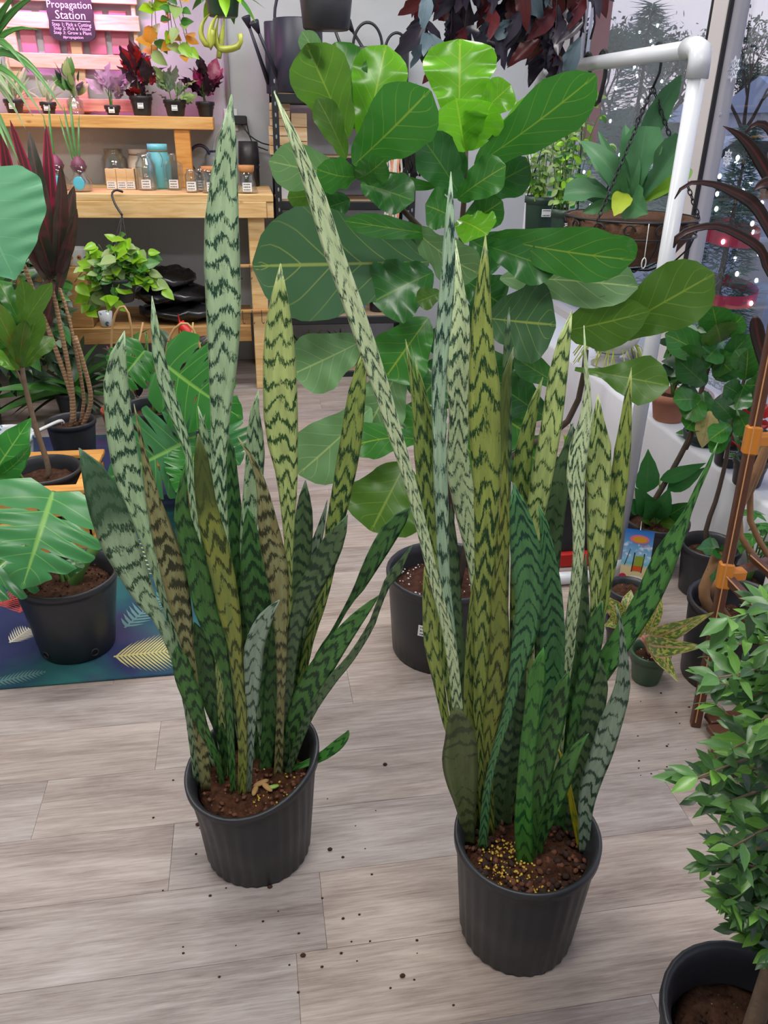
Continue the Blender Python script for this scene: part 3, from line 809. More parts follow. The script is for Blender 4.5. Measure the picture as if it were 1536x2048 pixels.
def broad(parent, base, tip, width, mat, shape='fiddle', tw=0.0, arch=0.1, fold=.15, wave=.08, wn=3, ns=16, nu=8, name='leaf', stalk=None, thick=True, nh=None, cup=0.0):
    """one big leaf between two points, face turned to the viewer unless tw (radians) rolls it or nh gives its up direction"""
    base, tip = Vector(base), Vector(tip); ax = tip - base; L = ax.length; t = ax.normalized()
    if nh is not None:
        nv = Vector(nh); nv = (nv - t * nv.dot(t)).normalized()
    else:
        view = ((base + tip) / 2 - ORI).normalized(); wv = t.cross(view).normalized(); nv = wv.cross(t).normalized()
        if nv.dot(view) > 0: nv = -nv
        nv = Matrix.Rotation(tw, 3, t) @ nv
    wv = t.cross(nv).normalized()
    vs, fs, uv = [], [], []
    ph = random.random() * 6
    for i in range(ns + 1):
        s = i / ns; h = prof(shape, s) * width / 2
        c = base + ax * s + nv * (arch * L * 4 * s * (1 - s))
        for j in range(nu + 1):
            u = -1 + 2 * j / nu
            z = fold * abs(u) * h + cup * u * u * h + wave * width * .5 * u * u * math.sin(s * wn * 2 * PI + ph + (1.9 if u > 0 else 0)) * min(1, 4 * s) * min(1, 4 * (1 - s) + .3)
            vs.append(c + wv * (u * h) + nv * z); uv.append((.5 + u / 2, s))
    for i in range(ns):
        for j in range(nu):
            a = i * (nu + 1) + j; fs.append((a, a + 1, a + nu + 2, a + nu + 1))
    o = obj(name, MB().add(vs, fs, uv, True), mat, parent)
    return o
def broad_px(parent, bx, by, tx, ty, wpx, d0, d1, mat, shape="fiddle", tw=0, k_w=1.0, **kw):
    b, t = P(bx, by, d0), P(tx, ty, d1)
    r = math.radians(tw)
    return broad(parent, b, t, wpx * k_w / ppm((b + t) / 2) / max(.35, math.cos(r)), mat, shape, r, **kw)
def monstera(parent, base, tip, width, mat, tw=0.0, arch=.06, nl=5, name='leaf', nh=None, droop=.25, holes=True):
    """split leaf: lobes between the side veins, slits from the margin, holes by the midrib"""
    base, tip = Vector(base), Vector(tip); ax = tip - base; L = ax.length; t = ax.normalized()
    if nh is not None:
        nv = Vector(nh); nv = (nv - t * nv.dot(t)).normalized()
    else:
        view = ((base + tip) / 2 - ORI).normalized(); wv = t.cross(view).normalized(); nv = wv.cross(t).normalized()
        if nv.dot(view) > 0: nv = -nv
        nv = Matrix.Rotation(tw, 3, t) @ nv
    wv = t.cross(nv).normalized()
    nu, ne = 12, 7
    mb = MB()
    cuts = [0.0] + [.12 + .74 * (i + .5) / nl for i in range(nl)] + [1.0]
    sm = lambda x: max(0, min(1, x)) ** 1.3
    for side in (-1, 1):
        for li in range(len(cuts) - 1):
            sa, sb = cuts[li], cuts[li + 1]; md = (sa + sb) / 2
            vs, uv, fs = [], [], []
            for i in range(ne + 1):
                e = i / ne; s0 = sa + (sb - sa) * e
                for j in range(nu + 1):
                    q = j / nu
                    def pinch(edge_i):
                        q0 = .46 + .09 * math.sin(edge_i * 2.1 + side)
                        g = .34 * sm((q - q0) / (1 - q0)) if 0 < edge_i < len(cuts) - 1 else 0
                        if holes and 0 < edge_i < len(cuts) - 1 and .10 < q < .34 and (edge_i + side) % 2 == 0:
                            g += .16 * math.sin(PI * (q - .10) / .24)
                        return g
                    g = pinch(li) * max(0, 1 - 2 * e) + pinch(li + 1) * max(0, 2 * e - 1)
                    s = s0 + (md - s0) * g
                    h = prof('heart', s) * width / 2 * (1 - .10 * (2 * e - 1) ** 4 * q)
                    c = base + ax * (s + .16 * q * (1 - s) - (.24 * q * max(0, .22 - s) / .22)) + nv * (arch * L * 4 * s * (1 - s))
                    z = .16 * q * h - droop * q * q * h * .6 + .012 * width * math.sin(e * 2 * PI) * q
                    vs.append(c + wv * (side * q * h) + nv * z); uv.append((.5 + side * q / 2, s))
            for i in range(ne):
                for j in range(nu):
                    a = i * (nu + 1) + j; f = (a, a + 1, a + nu + 2, a + nu + 1)
                    fs.append(f if side > 0 else tuple(reversed(f)))
            mb.add(vs, fs, uv, True)
    return obj(name, mb, mat, parent)
def stalk(parent, pts, r0, r1, mat, name='stem', n=6, k=10):
    c = curve(pts, k)
    return obj(name, MB().tube(c, [r0 + (r1 - r0) * i / (k - 1) for i in range(k)], n), mat, parent)
def scatter_leaves(parent, me, c, rad, num, L, seed, up=.3, out=1.0, lvar=.35, mats=None, name='leaf', shell=.35, core=None, hemi=False, jitter=.5, zmin=None):
    """leaves of one plant set around a point, pointing outward; objects share one mesh"""
    rnd = random.Random(seed); c = Vector(c); core = Vector(core) if core is not None else c
    res = []
    for i in range(num):
        while True:
            q = Vector((rnd.uniform(-1, 1), rnd.uniform(-1, 1), rnd.uniform(0 if hemi else -1, 1)))
            if shell < q.length <= 1: break
        p = c + Vector((q.x * rad[0], q.y * rad[1], q.z * rad[2]))
        d = (p - core).normalized() * out + Vector((rnd.uniform(-1, 1), rnd.uniform(-1, 1), rnd.uniform(-1, 1))) * jitter + Vector((0, 0, up))
        nr = Vector((rnd.uniform(-.5, .5), rnd.uniform(-.9, .1), 1))
        if zmin is not None:
            p.z = max(p.z, zmin + .03)
            if p.z + min(0, d.normalized().z) * L * 1.4 - L * .45 < zmin: d.z = abs(d.z) + .9
        res.append(inst(name, me, leafM(p, d, nr, L * rnd.uniform(1 - lvar, 1 + lvar)), parent, rnd.choice(mats) if mats else None))
    return res
def merged_leaves(parent, name, me_src, mats_list, mat):
    """many copies of one small leaf joined into one stuff part"""
    v = np.array([tuple(x.co) for x in me_src.vertices]); fsrc = [tuple(p.vertices) for p in me_src.polygons]
    uvl = [tuple(l.uv) for l in me_src.uv_layers[0].data]
    uvv = [(0, 0)] * len(v)
    for p in me_src.polygons:
        for li, vi in zip(p.loop_indices, p.vertices): uvv[vi] = uvl[li]
    mb = MB()
    for M in mats_list:
        A = np.array(M)[:3, :]
        w = v @ A[:, :3].T + A[:, 3]
        mb.add([Vector(x) for x in w], fsrc, uvv, True)
    return obj(name, mb, mat, parent, kind='stuff')

FIGV = srgb(170, 190, 70)
L_FIG = m_leaf('fig_leaf', srgb(58, 122, 46), FIGV, .6, .28, .2, 6.0, 1.9)
L_FIGD = m_leaf('fig_leaf_mature', srgb(48, 104, 46), srgb(130, 166, 70), .55, .26, .15, 6.0, 1.9)
L_FIGM = m_leaf('fig_leaf_grey', srgb(66, 108, 66), srgb(176, 192, 92), .7, .42, .15, 6.0, 1.9)
L_FIGL = m_leaf('fig_leaf_young', srgb(104, 172, 40), srgb(196, 214, 90), .55, .22, .28, 6.0, 1.9)
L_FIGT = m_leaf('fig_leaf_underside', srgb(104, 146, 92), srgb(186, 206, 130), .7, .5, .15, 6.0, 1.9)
L_FIGO = m_leaf('fig_leaf_olive', srgb(80, 122, 42), srgb(170, 190, 80), .5, .36, .3, 6.0, 1.9)  # olive leaf variation, with the yellow of backlit leaves put into the colour
L_BARK = plain('fig_bark', srgb(74, 60, 50), .85, 0, .35, 40, .4)
L_BARKG = plain('grey_bark', srgb(120, 100, 82), .85, 0, .3, 50, .4)
L_STEM = plain('green_stem', srgb(92, 130, 60), .5, 0, .2, 20)
L_MON = m_leaf('monstera_leaf', srgb(52, 126, 48), srgb(150, 200, 90), .7, .25, .15, 7.0, .8, mid=.02)
L_MONT = m_leaf('monstera_leaf_large', srgb(66, 132, 76), srgb(150, 200, 100), .75, .28, .12, 7.0, .8, mid=.022)
# ================================================================== big fiddle-leaf fig behind the snake plants
GC = F(880, 1292)
fg, ZG = nursery('fiddle_leaf_fig', 'large fiddle-leaf fig with several stems and a price sticker on its black pot', 'potted plant', GC, .172, .152, .285, soil=m_soil('perlite_soil', srgb(52, 32, 28), srgb(92, 60, 50)), ribs=0, fill=.80)
obj('soil_crumbs', crumbs_mb(GC, .15, .285 * .8, 120, .0032, 31), M_LABEL, fg, kind='stuff')
# price sticker on the pot wall
def sticker(parent, c, u, v, w, h, mat=None, name='price_sticker', lines=3, ink=None, lift=.0015):
    """small printed label: sheet with rows of print as one sub-part"""
    c, u, v = Vector(c), Vector(u).normalized(), Vector(v).normalized(); nn = u.cross(v)
    q = lambda a, b, k: c + u * (a * w) + v * (b * h) + nn * k
    mb = MB()
    mb.add([q(-.5, -.5, 0), q(.5, -.5, 0), q(.5, .5, 0), q(-.5, .5, 0), q(-.5, -.5, lift), q(.5, -.5, lift), q(.5, .5, lift), q(-.5, .5, lift)],
           [(3, 2, 1, 0), (4, 5, 6, 7), (0, 1, 5, 4), (1, 2, 6, 5), (2, 3, 7, 6), (3, 0, 4, 7)])
    s = obj(name, mb, mat or M_LABEL, parent)
    if lines:
        pb = MB(); rnd = random.Random(int(w * 9999) + lines)
        for i in range(lines):
            b = .3 - .62 * i / max(1, lines - 1) if lines > 1 else 0
            a = -.38
            while a < .34:
                l = rnd.uniform(.05, .16)
                pb.quad(q(a, b - .05, lift * 1.4), q(min(.4, a + l), b - .05, lift * 1.4), q(min(.4, a + l), b + .06, lift * 1.4), q(a, b + .06, lift * 1.4))
                a += l + .04
        obj('print', pb, ink or M_INK, s)
    return s
def on_cyl(c, r, ang, z):
    return Vector(c) + Vector((r * math.cos(ang), r * math.sin(ang), z))
sa = math.atan2(-1.0, -.55)
sticker(fg, on_cyl(GC, .170, sa, .165), (-math.sin(sa), math.cos(sa), 0), (0.05, 0, 1), .052, .036)
D = 2.07
def fl_(bx, by, tx, ty, w, m, d0=D, d1=D, tw=0, shape='fiddle', **k):
    kw = dict(arch=.06, fold=.12, wave=.13, k_w=1.2); kw.update(k)
    return broad_px(fg, bx, by, tx, ty, w, d0, d1, m, shape, tw, **kw)
S = lambda *pts: [P(x, y, d) for (x, y, d) in pts]
stalk(fg, [GC + Vector((0, 0, .22))] + S((880, 950, D), (890, 700, D), (885, 540, D), (820, 430, D - .02), (730, 370, D - .04), (716, 300, D - .05)), .016, .006, L_BARK, k=16)
stalk(fg, [GC + Vector((.02, .02, .22))] + S((905, 900, D + .03), (918, 650, D + .05), (922, 480, D + .06), (930, 380, D + .05), (932, 290, D + .05)), .015, .006, L_BARK, k=14)
stalk(fg, [GC + Vector((.04, -.01, .22))] + S((960, 1000, D - .02), (1040, 900, D - .03), (1120, 860, D - .05), (1160, 790, D - .06), (1172, 700, D - .06)), .012, .007, L_BARK, k=14)
# left head
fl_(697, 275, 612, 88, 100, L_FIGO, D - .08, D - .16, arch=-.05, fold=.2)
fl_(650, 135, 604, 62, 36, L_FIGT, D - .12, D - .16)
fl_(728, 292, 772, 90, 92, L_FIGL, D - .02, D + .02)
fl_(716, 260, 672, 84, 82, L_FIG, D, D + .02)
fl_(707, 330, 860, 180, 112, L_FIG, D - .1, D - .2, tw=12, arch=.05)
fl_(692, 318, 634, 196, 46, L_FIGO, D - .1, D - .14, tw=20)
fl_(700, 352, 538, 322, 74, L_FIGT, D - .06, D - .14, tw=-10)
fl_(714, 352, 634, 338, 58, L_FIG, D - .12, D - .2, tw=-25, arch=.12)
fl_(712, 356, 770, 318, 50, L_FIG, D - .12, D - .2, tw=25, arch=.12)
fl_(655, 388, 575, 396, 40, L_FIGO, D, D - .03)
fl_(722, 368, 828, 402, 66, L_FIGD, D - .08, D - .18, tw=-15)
fl_(700, 400, 640, 420, 60, L_FIGD, D, D)
# right head
fl_(918, 248, 920, 78, 122, L_FIGL, D + .02, D + .06, fold=.1)
fl_(930, 303, 912, 196, 96, L_FIGL, D - .06, D - .14, arch=-.08, cup=.25)
fl_(932, 300, 985, 205, 72, L_FIGL, D - .06, D - .12, arch=-.08, cup=.2)
fl_(955, 232, 1022, 170, 58, L_FIGL, D, D)
fl_(950, 330, 1192, 150, 92, L_FIG, D - .02, D - .2, tw=18, arch=.05)
fl_(962, 300, 1185, 170, 70, L_FIGL, D + .02, D - .12, tw=-25)
fl_(922, 395, 842, 272, 74, L_FIGD, D - .05, D - .12, tw=15)
fl_(930, 350, 868, 268, 66, L_FIGD, D, D)
fl_(915, 398, 1012, 332, 62, L_FIG, D - .08, D - .16, tw=-20)
fl_(872, 374, 735, 358, 30, L_FIG, D - .06, D - .1)
fl_(940, 390, 1060, 330, 70, L_FIGD, D + .04, D, tw=10)
fl_(925, 455, 1005, 402, 60, L_FIG, D - .06, D - .1)
fl_(905, 435, 850, 410, 66, L_FIG, D - .06, D - .12, tw=20)
fl_(915, 440, 975, 470, 60, L_FIGL, D - .1, D - .18, tw=-35)
# the wide leaves below
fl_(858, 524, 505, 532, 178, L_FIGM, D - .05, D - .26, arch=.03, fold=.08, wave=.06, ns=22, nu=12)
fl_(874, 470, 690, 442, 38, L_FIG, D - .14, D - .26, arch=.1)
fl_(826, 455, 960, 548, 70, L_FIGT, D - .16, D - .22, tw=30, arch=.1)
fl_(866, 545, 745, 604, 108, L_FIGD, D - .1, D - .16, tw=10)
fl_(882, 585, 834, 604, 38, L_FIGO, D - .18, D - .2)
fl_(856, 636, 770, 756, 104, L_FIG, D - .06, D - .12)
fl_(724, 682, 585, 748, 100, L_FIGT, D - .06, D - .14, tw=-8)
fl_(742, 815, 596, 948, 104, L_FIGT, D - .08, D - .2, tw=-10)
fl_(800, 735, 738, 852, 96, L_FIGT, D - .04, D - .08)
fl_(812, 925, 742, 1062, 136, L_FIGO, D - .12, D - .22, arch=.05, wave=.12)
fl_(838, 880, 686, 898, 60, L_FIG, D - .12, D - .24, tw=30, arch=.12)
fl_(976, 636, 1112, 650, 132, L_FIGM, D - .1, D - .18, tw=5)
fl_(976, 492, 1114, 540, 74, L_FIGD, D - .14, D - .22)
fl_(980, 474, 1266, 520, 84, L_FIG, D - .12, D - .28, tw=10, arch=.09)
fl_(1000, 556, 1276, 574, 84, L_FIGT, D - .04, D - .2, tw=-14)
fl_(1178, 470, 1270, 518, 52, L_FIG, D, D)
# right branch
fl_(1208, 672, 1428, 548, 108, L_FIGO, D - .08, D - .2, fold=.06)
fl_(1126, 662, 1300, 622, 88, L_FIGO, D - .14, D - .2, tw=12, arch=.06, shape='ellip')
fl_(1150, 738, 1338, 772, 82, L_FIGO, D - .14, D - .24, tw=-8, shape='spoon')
fl_(1122, 772, 1028, 714, 46, L_FIG, D - .06, D - .1)
fl_(1092, 835, 996, 770, 74, L_FIGD, D, D)
# inner leaves
fl_(930, 560, 1005, 610, 80, L_FIGD, D + .02, D); fl_(930, 690, 1010, 795, 100, L_FIGD, D + .04, D)
fl_(900, 720, 836, 806, 92, L_FIGD, D + .02, D - .04); fl_(880, 800, 824, 876, 96, L_FIG, D - .02, D - .08)
fl_(950, 800, 1060, 870, 96, L_FIG, D + .02, D); fl_(905, 860, 985, 960, 92, L_FIG, D, D - .04)
fl_(930, 640, 880, 720, 90, L_FIGD, D + .06, D + .06); fl_(940, 480, 1010, 520, 80, L_FIGD, D + .06, D + .04)
fl_(900, 600, 950, 700, 90, L_FIGD, D + .08, D + .08); fl_(1010, 880, 1090, 930, 80, L_FIG, D, D - .04)
fl_(1080, 870, 1060, 980, 84, L_FIG, D, D); fl_(880, 480, 800, 505, 80, L_FIGD, D + .06, D + .04)
# ================================================================== rug and plants on the left
M_RUG, n_, p_, _o = newmat('navy_rug')
co_ = n_.coord()
r1 = n_.noise(co_, 2.2, 3, .5, .6)
rc = n_.ramp(r1, [(.42, srgb(40, 48, 92)), (.50, srgb(34, 78, 96)), (.60, srgb(42, 108, 106))])
rc = n_.mix(n_.ramp(n_.noise(n_.mapping(co_, (1, 1, 1), (7, 3, 0)), 1.7, 2), [(.56, (0, 0, 0)), (.62, (1, 1, 1))]), rc, srgb(70, 52, 98))
wv_ = n_.noise(n_.mapping(co_, (260, 260, 1)), 1, 2)
n_.link(n_.mix(.35, rc, n_.mix(wv_, (.3, .3, .3), (1, 1, 1)), 'MULTIPLY'), p_.inputs['Base Color'])
p_.inputs['Roughness'].default_value = .95; n_.link(n_.bump(wv_, .4, .003), p_.inputs['Normal'])
RX0, RX1, RY0, RY1 = LEFT + .25, F(420, 1338).x, F(170, 1366).y, 4.05
rug = obj('rug', MB().bevbox(((RX0 + RX1) / 2, (RY0 + RY1) / 2, .004), (RX1 - RX0, RY1 - RY0, .008), .003), M_RUG, None, 'navy rug printed with gold, red and teal palm fronds under the monstera', 'rug', at=((RX0 + RX1) / 2, (RY0 + RY1) / 2, 0))
M_GOLD = plain('rug_gold', srgb(190, 180, 118), .95, 0, .15, 60); M_RRED = plain('rug_red', srgb(168, 66, 60), .95, 0, .15, 60)
M_RTEAL = plain('rug_teal', srgb(96, 132, 132), .95, 0, .15, 60); M_RCREAM = plain('rug_cream', srgb(206, 200, 184), .95, 0, .1, 60)
def frond(p0, p1, wid, n, mat, base=None):
    """printed palm frond: a midrib and separate blades, flat on the rug"""
    a, b = Vector((p0.x, p0.y, .0086)), Vector((p1.x, p1.y, .0086)); t = (b - a); L = t.length; t.normalize(); s = Vector((-t.y, t.x, 0))
    mb = MB(); h = Vector((0, 0, .0006))
    mb.quad(a - s * .004 + h, a + s * .004 + h, b + s * .001 + h, b - s * .001 + h)
    for i in range(n):
        f = (i + .5) / n; c = a + t * L * f; w = wid * math.sin(PI * min(1, .15 + f * .85)) ** .7
        for sg in (-1, 1):
            e = c + s * sg * w + t * w * .7; k = L / n * .5
            mb.add([c - t * k * .4, c + t * k, e + t * k * .2, (c + e) / 2 - t * k * .6], [(0, 1, 2, 3)] if sg < 0 else [(3, 2, 1, 0)])
    obj('frond_motif', mb, mat, rug)
frond(F(228, 1318), F(352, 1305), .10, 16, M_GOLD); frond(F(355, 1180), F(300, 1060), .09, 14, M_GOLD)
frond(F(-20, 1372), F(92, 1348), .03, 14, M_RTEAL); frond(F(-10, 1215), F(70, 1190), .10, 12, M_RRED)
frond(F(250, 1260), F(330, 1190), .07, 12, M_RTEAL); frond(F(40, 1230), F(50, 1195), .07, 10, M_RRED)
frond(F(300, 1120), F(345, 1080), .06, 12, M_RTEAL); frond(F(20, 1290), F(60, 1262), .05, 10, M_RCREAM)
frond(F(90, 950), F(150, 930), .12, 12, M_RTEAL)

# --- monstera on the rug
MC = F(158, 1292); MC.z = .008
mo = thing('monstera', 'young monstera with two big split leaves in a smooth black pot on the rug', 'potted plant', MC)
pt_ = obj('pot', pot_mb(MC, .146, .112, .262, 0), M_POT, mo)
for a_ in (-2.25, -.95):
    c_ = on_cyl(MC, .1165, a_, .03)
    u_ = Vector((-math.sin(a_), math.cos(a_), 0)); o_ = Vector((math.cos(a_), math.sin(a_), 0))
    obj('drain_hole', MB().tube([c_ + (u_ * math.cos(q) + Vector((0, 0, 1)) * math.sin(q)) * .011 for q in np.linspace(0, 2 * PI, 12, endpoint=False)], .003, 5, closed=True), M_RUBBER, pt_)
obj('soil', soil_mb(MC, .128, .222, seed=12), M_SOIL, mo)
obj('soil_crumbs', crumbs_mb(MC, .12, .222, 90, .004, 22), M_SOIL, mo, kind='stuff')
stalk(mo, [MC + Vector((.01, 0, .2)), P(165, 1130, 2.06), P(200, 1085, 2.1)], .022, .014, L_STEM)
mt = monstera(mo, P(106, 984, 1.98), P(44, 1178, 1.80), .34, L_MONT, arch=.08, nl=4)
stalk(mo, [MC + Vector((0, 0, .21)), P(140, 1090, 2.12), P(118, 1000, 2.05), P(106, 984, 1.98)], .008, .005, L_STEM)
monstera(mo, P(50, 1090, 2.0), P(-70, 1200, 1.82), .26, L_MONT, tw=.3, nl=4)
stalk(mo, [MC + Vector((-.01, 0, .21)), P(110, 1130, 2.05), P(50, 1090, 2.0)], .007, .005, L_STEM)
broad(mo, P(-40, 985, 2.0), P(62, 836, 2.1), .13, L_MON, 'heart', arch=.05, fold=.1)
stalk(mo, [MC + Vector((0, .01, .21)), P(75, 1010, 2.1), P(22, 932, 2.06), P(-15, 950, 2.0)], .007, .005, L_STEM)
broad(mo, P(150, 1120, 2.0), P(140, 1155, 1.94), .06, L_FIGD, 'ovate', arch=.1)
broad(mo, P(-20, 960, 2.02), P(62, 890, 2.06), .07, L_MON, 'lance', arch=.1, tw=.8)

# --- monstera behind the left snake plant, standing on a small pine stool
S2 = F(330, 1010); S2.z = .008
st_ = thing('plant_stool', 'small square pine stool under the green monstera', 'stool', S2)
M_HONEY = m_pine('honey_pine', (1.0, .86, .62))
for sx in (-1, 1):
    for sy in (-1, 1):
        obj('leg', MB().bevbox(S2 + Vector((sx * .13, sy * .13, .11)), (.035, .035, .22), .003), M_HONEY, st_)
for k_ in range(4):
    obj('slat', MB().bevbox(S2 + Vector((0, -.12 + .08 * k_, .23)), (.33, .07, .02), .003), M_HONEY, st_)
for sy in (-1, 1):
    obj('apron', MB().bevbox(S2 + Vector((0, sy * .13, .19)), (.24, .02, .045), .002), M_HONEY, st_)
c2 = S2 + Vector((0, 0, .24))
m2, z2 = nursery('monstera', 'bushy green monstera on the pine stool behind the silvery snake plant', 'potted plant', c2, .12, .10, .2, ribs=0)
d2 = c2.dot(FW)
def mleaf(bx, by, tx, ty, w, m, d0, d1, tw=0, nl=5):
    b, t = P(bx, by, d0), P(tx, ty, d1)
    monstera(m2, b, t, w / ppm((b + t) / 2), m, tw=tw, nl=nl)
    stalk(m2, [c2 + Vector((0, 0, .16)), (c2 + Vector((0, 0, .35)) + b) / 2 + Vector((0, .05, .1)), b + (b - t) * .12, b], .007, .004, L_STEM)
mleaf(330, 728, 486, 838, 200, L_MON, d2 - .1, d2 - .28, .25, 5)
mleaf(392, 872, 214, 958, 200, L_MONT, d2 - .12, d2 - .36, -.2, 5)
mleaf(290, 700, 225, 780, 110, L_MON, d2 + .05, d2 - .05, 0, 4)
mleaf(400, 890, 352, 985, 120, L_MON, d2 - .14, d2 - .30, 0, 4)
mleaf(430, 860, 480, 930, 120, L_MONT, d2, d2 - .08, 0, 4)

# --- small fig in a pine crate
CR = F(112, 1085); CR.z = .008
cr_ = thing('pine_crate', 'open honey-coloured pine crate planter on the rug', 'crate', CR)
for sx in (-1, 1):
    for sy in (-1, 1):
        obj('post', MB().bevbox(CR + Vector((sx * .155, sy * .155, .14)), (.03, .03, .28), .003), M_HONEY, cr_)
for z_ in (.06, .14, .22):
    for sx in (-1, 1):
        obj('slat', MB().bevbox(CR + Vector((sx * .178, 0, z_)), (.014, .37, .06), .003), M_HONEY, cr_)
        obj('slat', MB().bevbox(CR + Vector((0, sx * .178, z_)), (.37, .014, .06), .003), M_HONEY, cr_)
for sy in (-1, 1):
    obj('rim_board', MB().bevbox(CR + Vector((0, sy * .168, .289)), (.39, .05, .018), .003), M_HONEY, cr_)
    obj('rim_board', MB().bevbox(CR + Vector((sy * .168, 0, .289)), (.05, .29, .018), .003), M_HONEY, cr_)
sticker(cr_, CR + Vector((-.09, -.168, .2985)), (1, .1, 0), (-.1, 1, 0), .06, .02, lines=1)
obj('floor_board', MB().bevbox(CR + Vector((0, 0, .015)), (.33, .33, .014), .002), M_HONEY, cr_)
cf = CR + Vector((0.0, 0, .022))
f2, zf = nursery('fiddle_leaf_fig', 'slim young fiddle-leaf fig with a bare trunk in the pine crate', 'potted plant', cf, .135, .11, .285, ribs=0, fill=.85)
dF = cf.dot(FW)
stalk(f2, [cf + Vector((0, 0, .23)), P(98, 940, dF), P(70, 850, dF), P(50, 770, dF), P(44, 735, dF)], .011, .008, L_BARKG)
stalk(f2, [P(50, 775, dF), P(34, 745, dF + .02), P(22, 730, dF + .02)], .006, .005, L_BARKG)
L_FIGB = m_leaf('fig_leaf_bronze', srgb(88, 128, 44), srgb(150, 180, 80), .5, .3, .25, 6, 1.9, blotch=srgb(120, 96, 40), bf=.62, bscale=2.5)
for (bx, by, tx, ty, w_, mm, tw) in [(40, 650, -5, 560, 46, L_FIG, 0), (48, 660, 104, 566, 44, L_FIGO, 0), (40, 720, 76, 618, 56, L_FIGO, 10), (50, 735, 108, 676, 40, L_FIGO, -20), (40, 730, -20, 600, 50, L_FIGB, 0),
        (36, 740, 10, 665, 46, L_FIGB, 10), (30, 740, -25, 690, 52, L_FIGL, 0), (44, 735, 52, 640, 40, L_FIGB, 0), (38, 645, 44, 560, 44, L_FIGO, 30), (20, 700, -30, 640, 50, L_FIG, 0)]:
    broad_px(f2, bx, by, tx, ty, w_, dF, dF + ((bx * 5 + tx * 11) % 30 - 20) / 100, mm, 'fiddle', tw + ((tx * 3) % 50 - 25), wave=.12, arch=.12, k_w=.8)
stalk(f2, [P(44, 735, dF), P(40, 690, dF), P(42, 640, dF)], .007, .004, L_BARKG)

# --- blue and white ceramic planter
M_DELFT, n_, p_, _o = newmat('blue_white_ceramic')
vo_ = n_.t.nodes.new('ShaderNodeTexVoronoi'); n_.link(n_.mapping(n_.coord(), (1, 1, .8)), vo_.inputs['Vector']); vo_.inputs['Scale'].default_value = 24
k_ = n_.ramp(vo_.outputs['Distance'], [(.30, (1, 1, 1)), (.36, (0, 0, 0))])
k2_ = n_.math('GREATER_THAN', n_.noise(n_.coord(), 70, 2), .45)
n_.link(n_.mix(n_.math('MULTIPLY', k_, k2_), srgb(226, 230, 234), srgb(74, 128, 160)), p_.inputs['Base Color']); p_.inputs['Roughness'].default_value = .18
BP = F(26, 985); BP.z = .008
obj('ceramic_planter', MB().lathe([(.085, 0), (.09, .005), (.118, .2), (.124, .235), (.130, .24), (.130, .262), (.122, .264), (.116, .25), (.10, .06), (.02, .05)], 40, BP), M_DELFT, None, 'white ceramic planter with blue leaf pattern beside the pine crate', 'planter', at=BP)

# --- cordyline with ringed canes
CC = F(158, 944); CC.z = .008
cd_, zc_ = nursery('cordyline', 'tall cordyline with ringed canes and dark red-edged leaves in a plain black pot', 'potted plant', CC, .105, .082, .25, ribs=0, fill=.86)
dC = CC.dot(FW)
M_CANE, n_, p_, _o = newmat('ringed_cane')
z3 = n_.sep(n_.coord())[2]
rg = n_.math('ABSOLUTE', n_.math('SINE', n_.math('MULTIPLY', n_.math('ADD', z3, n_.math('MULTIPLY', n_.noise(n_.coord(), 30, 2), .012)), 210)))
n_.link(n_.mix(n_.ramp(rg, [(.1, (1, 1, 1)), (.45, (0, 0, 0))]), srgb(150, 116, 86), srgb(206, 176, 140)), p_.inputs['Base Color']); p_.inputs['Roughness'].default_value = .8
n_.link(n_.bump(rg, .3, .004), p_.inputs['Normal'])
stalk(cd_, [CC + Vector((-.01, -.02, .2)), P(146, 805, dC), P(108, 690, dC), P(70, 590, dC), P(44, 520, dC)], .012, .009, M_CANE, 'cane')
stalk(cd_, [CC + Vector((.01, 0, .2)), P(143, 770, dC), P(122, 660, dC), P(104, 570, dC)], .012, .009, M_CANE, 'cane')
stalk(cd_, [CC + Vector((.04, 0, .2)), P(182, 800, dC), P(165, 720, dC), P(150, 672, dC)], .011, .009, M_CANE, 'cane')
stalk(cd_, [CC + Vector((.02, .03, .2)), P(168, 800, dC + .03), P(140, 645, dC + .03), P(118, 575, dC + .03)], .008, .007, M_CANE, 'cane')
L_CORD = m_leaf('cordyline_leaf', srgb(92, 66, 60), srgb(150, 70, 80), .5, .32, .1, 1, 0, blotch=srgb(52, 62, 48), bf=.5, bscale=2, mid=.05)
L_CORR = m_leaf('cordyline_leaf_red', srgb(104, 56, 60), srgb(206, 50, 96), .8, .32, .15, 1, 0, margin=srgb(196, 44, 90), mw=.72, mid=.06)
for (bx, by, tx, ty, w_, mm, tw, ar) in [(108, 545, 58, 262, 42, L_CORD, 0, .05), (100, 548, 20, 240, 34, L_CORR, 20, .04), (108, 548, 92, 250, 34, L_CORR, -15, -.03), (112, 548, 148, 372, 44, L_CORD, 0, .06),
        (116, 552, 154, 418, 30, L_CORD, 15, .05), (104, 552, 40, 345, 46, L_CORD, 0, .1), (100, 560, -10, 380, 46, L_CORD, 10, .08), (108, 552, 74, 320, 36, L_CORR, 0, 0), (112, 545, 122, 330, 36, L_CORD, 25, .03),
        (44, 530, -40, 300, 40, L_CORD, 0, .1), (46, 520, 0, 250, 36, L_CORR, 0, .05), (44, 525, 60, 400, 30, L_CORD, 0, .05), (118, 575, 142, 470, 26, L_CORD, 0, .1), (104, 560, 62, 640, 34, L_CORD, 0, .15), (44, 525, -10, 430, 36, L_CORD, 20, .1), (112, 560, 84, 690, 26, L_CORD, 0, .1)]:
    broad_px(cd_, bx, by, tx, ty, w_ * .8, dC, dC + ((bx * 7 + tx * 13) % 40 - 28) / 100, mm, 'strap', tw, arch=ar, fold=.25, wave=.03, ns=14, nu=4)
M_TAGW = plain('white_plastic_tag', srgb(228, 230, 226), .4)
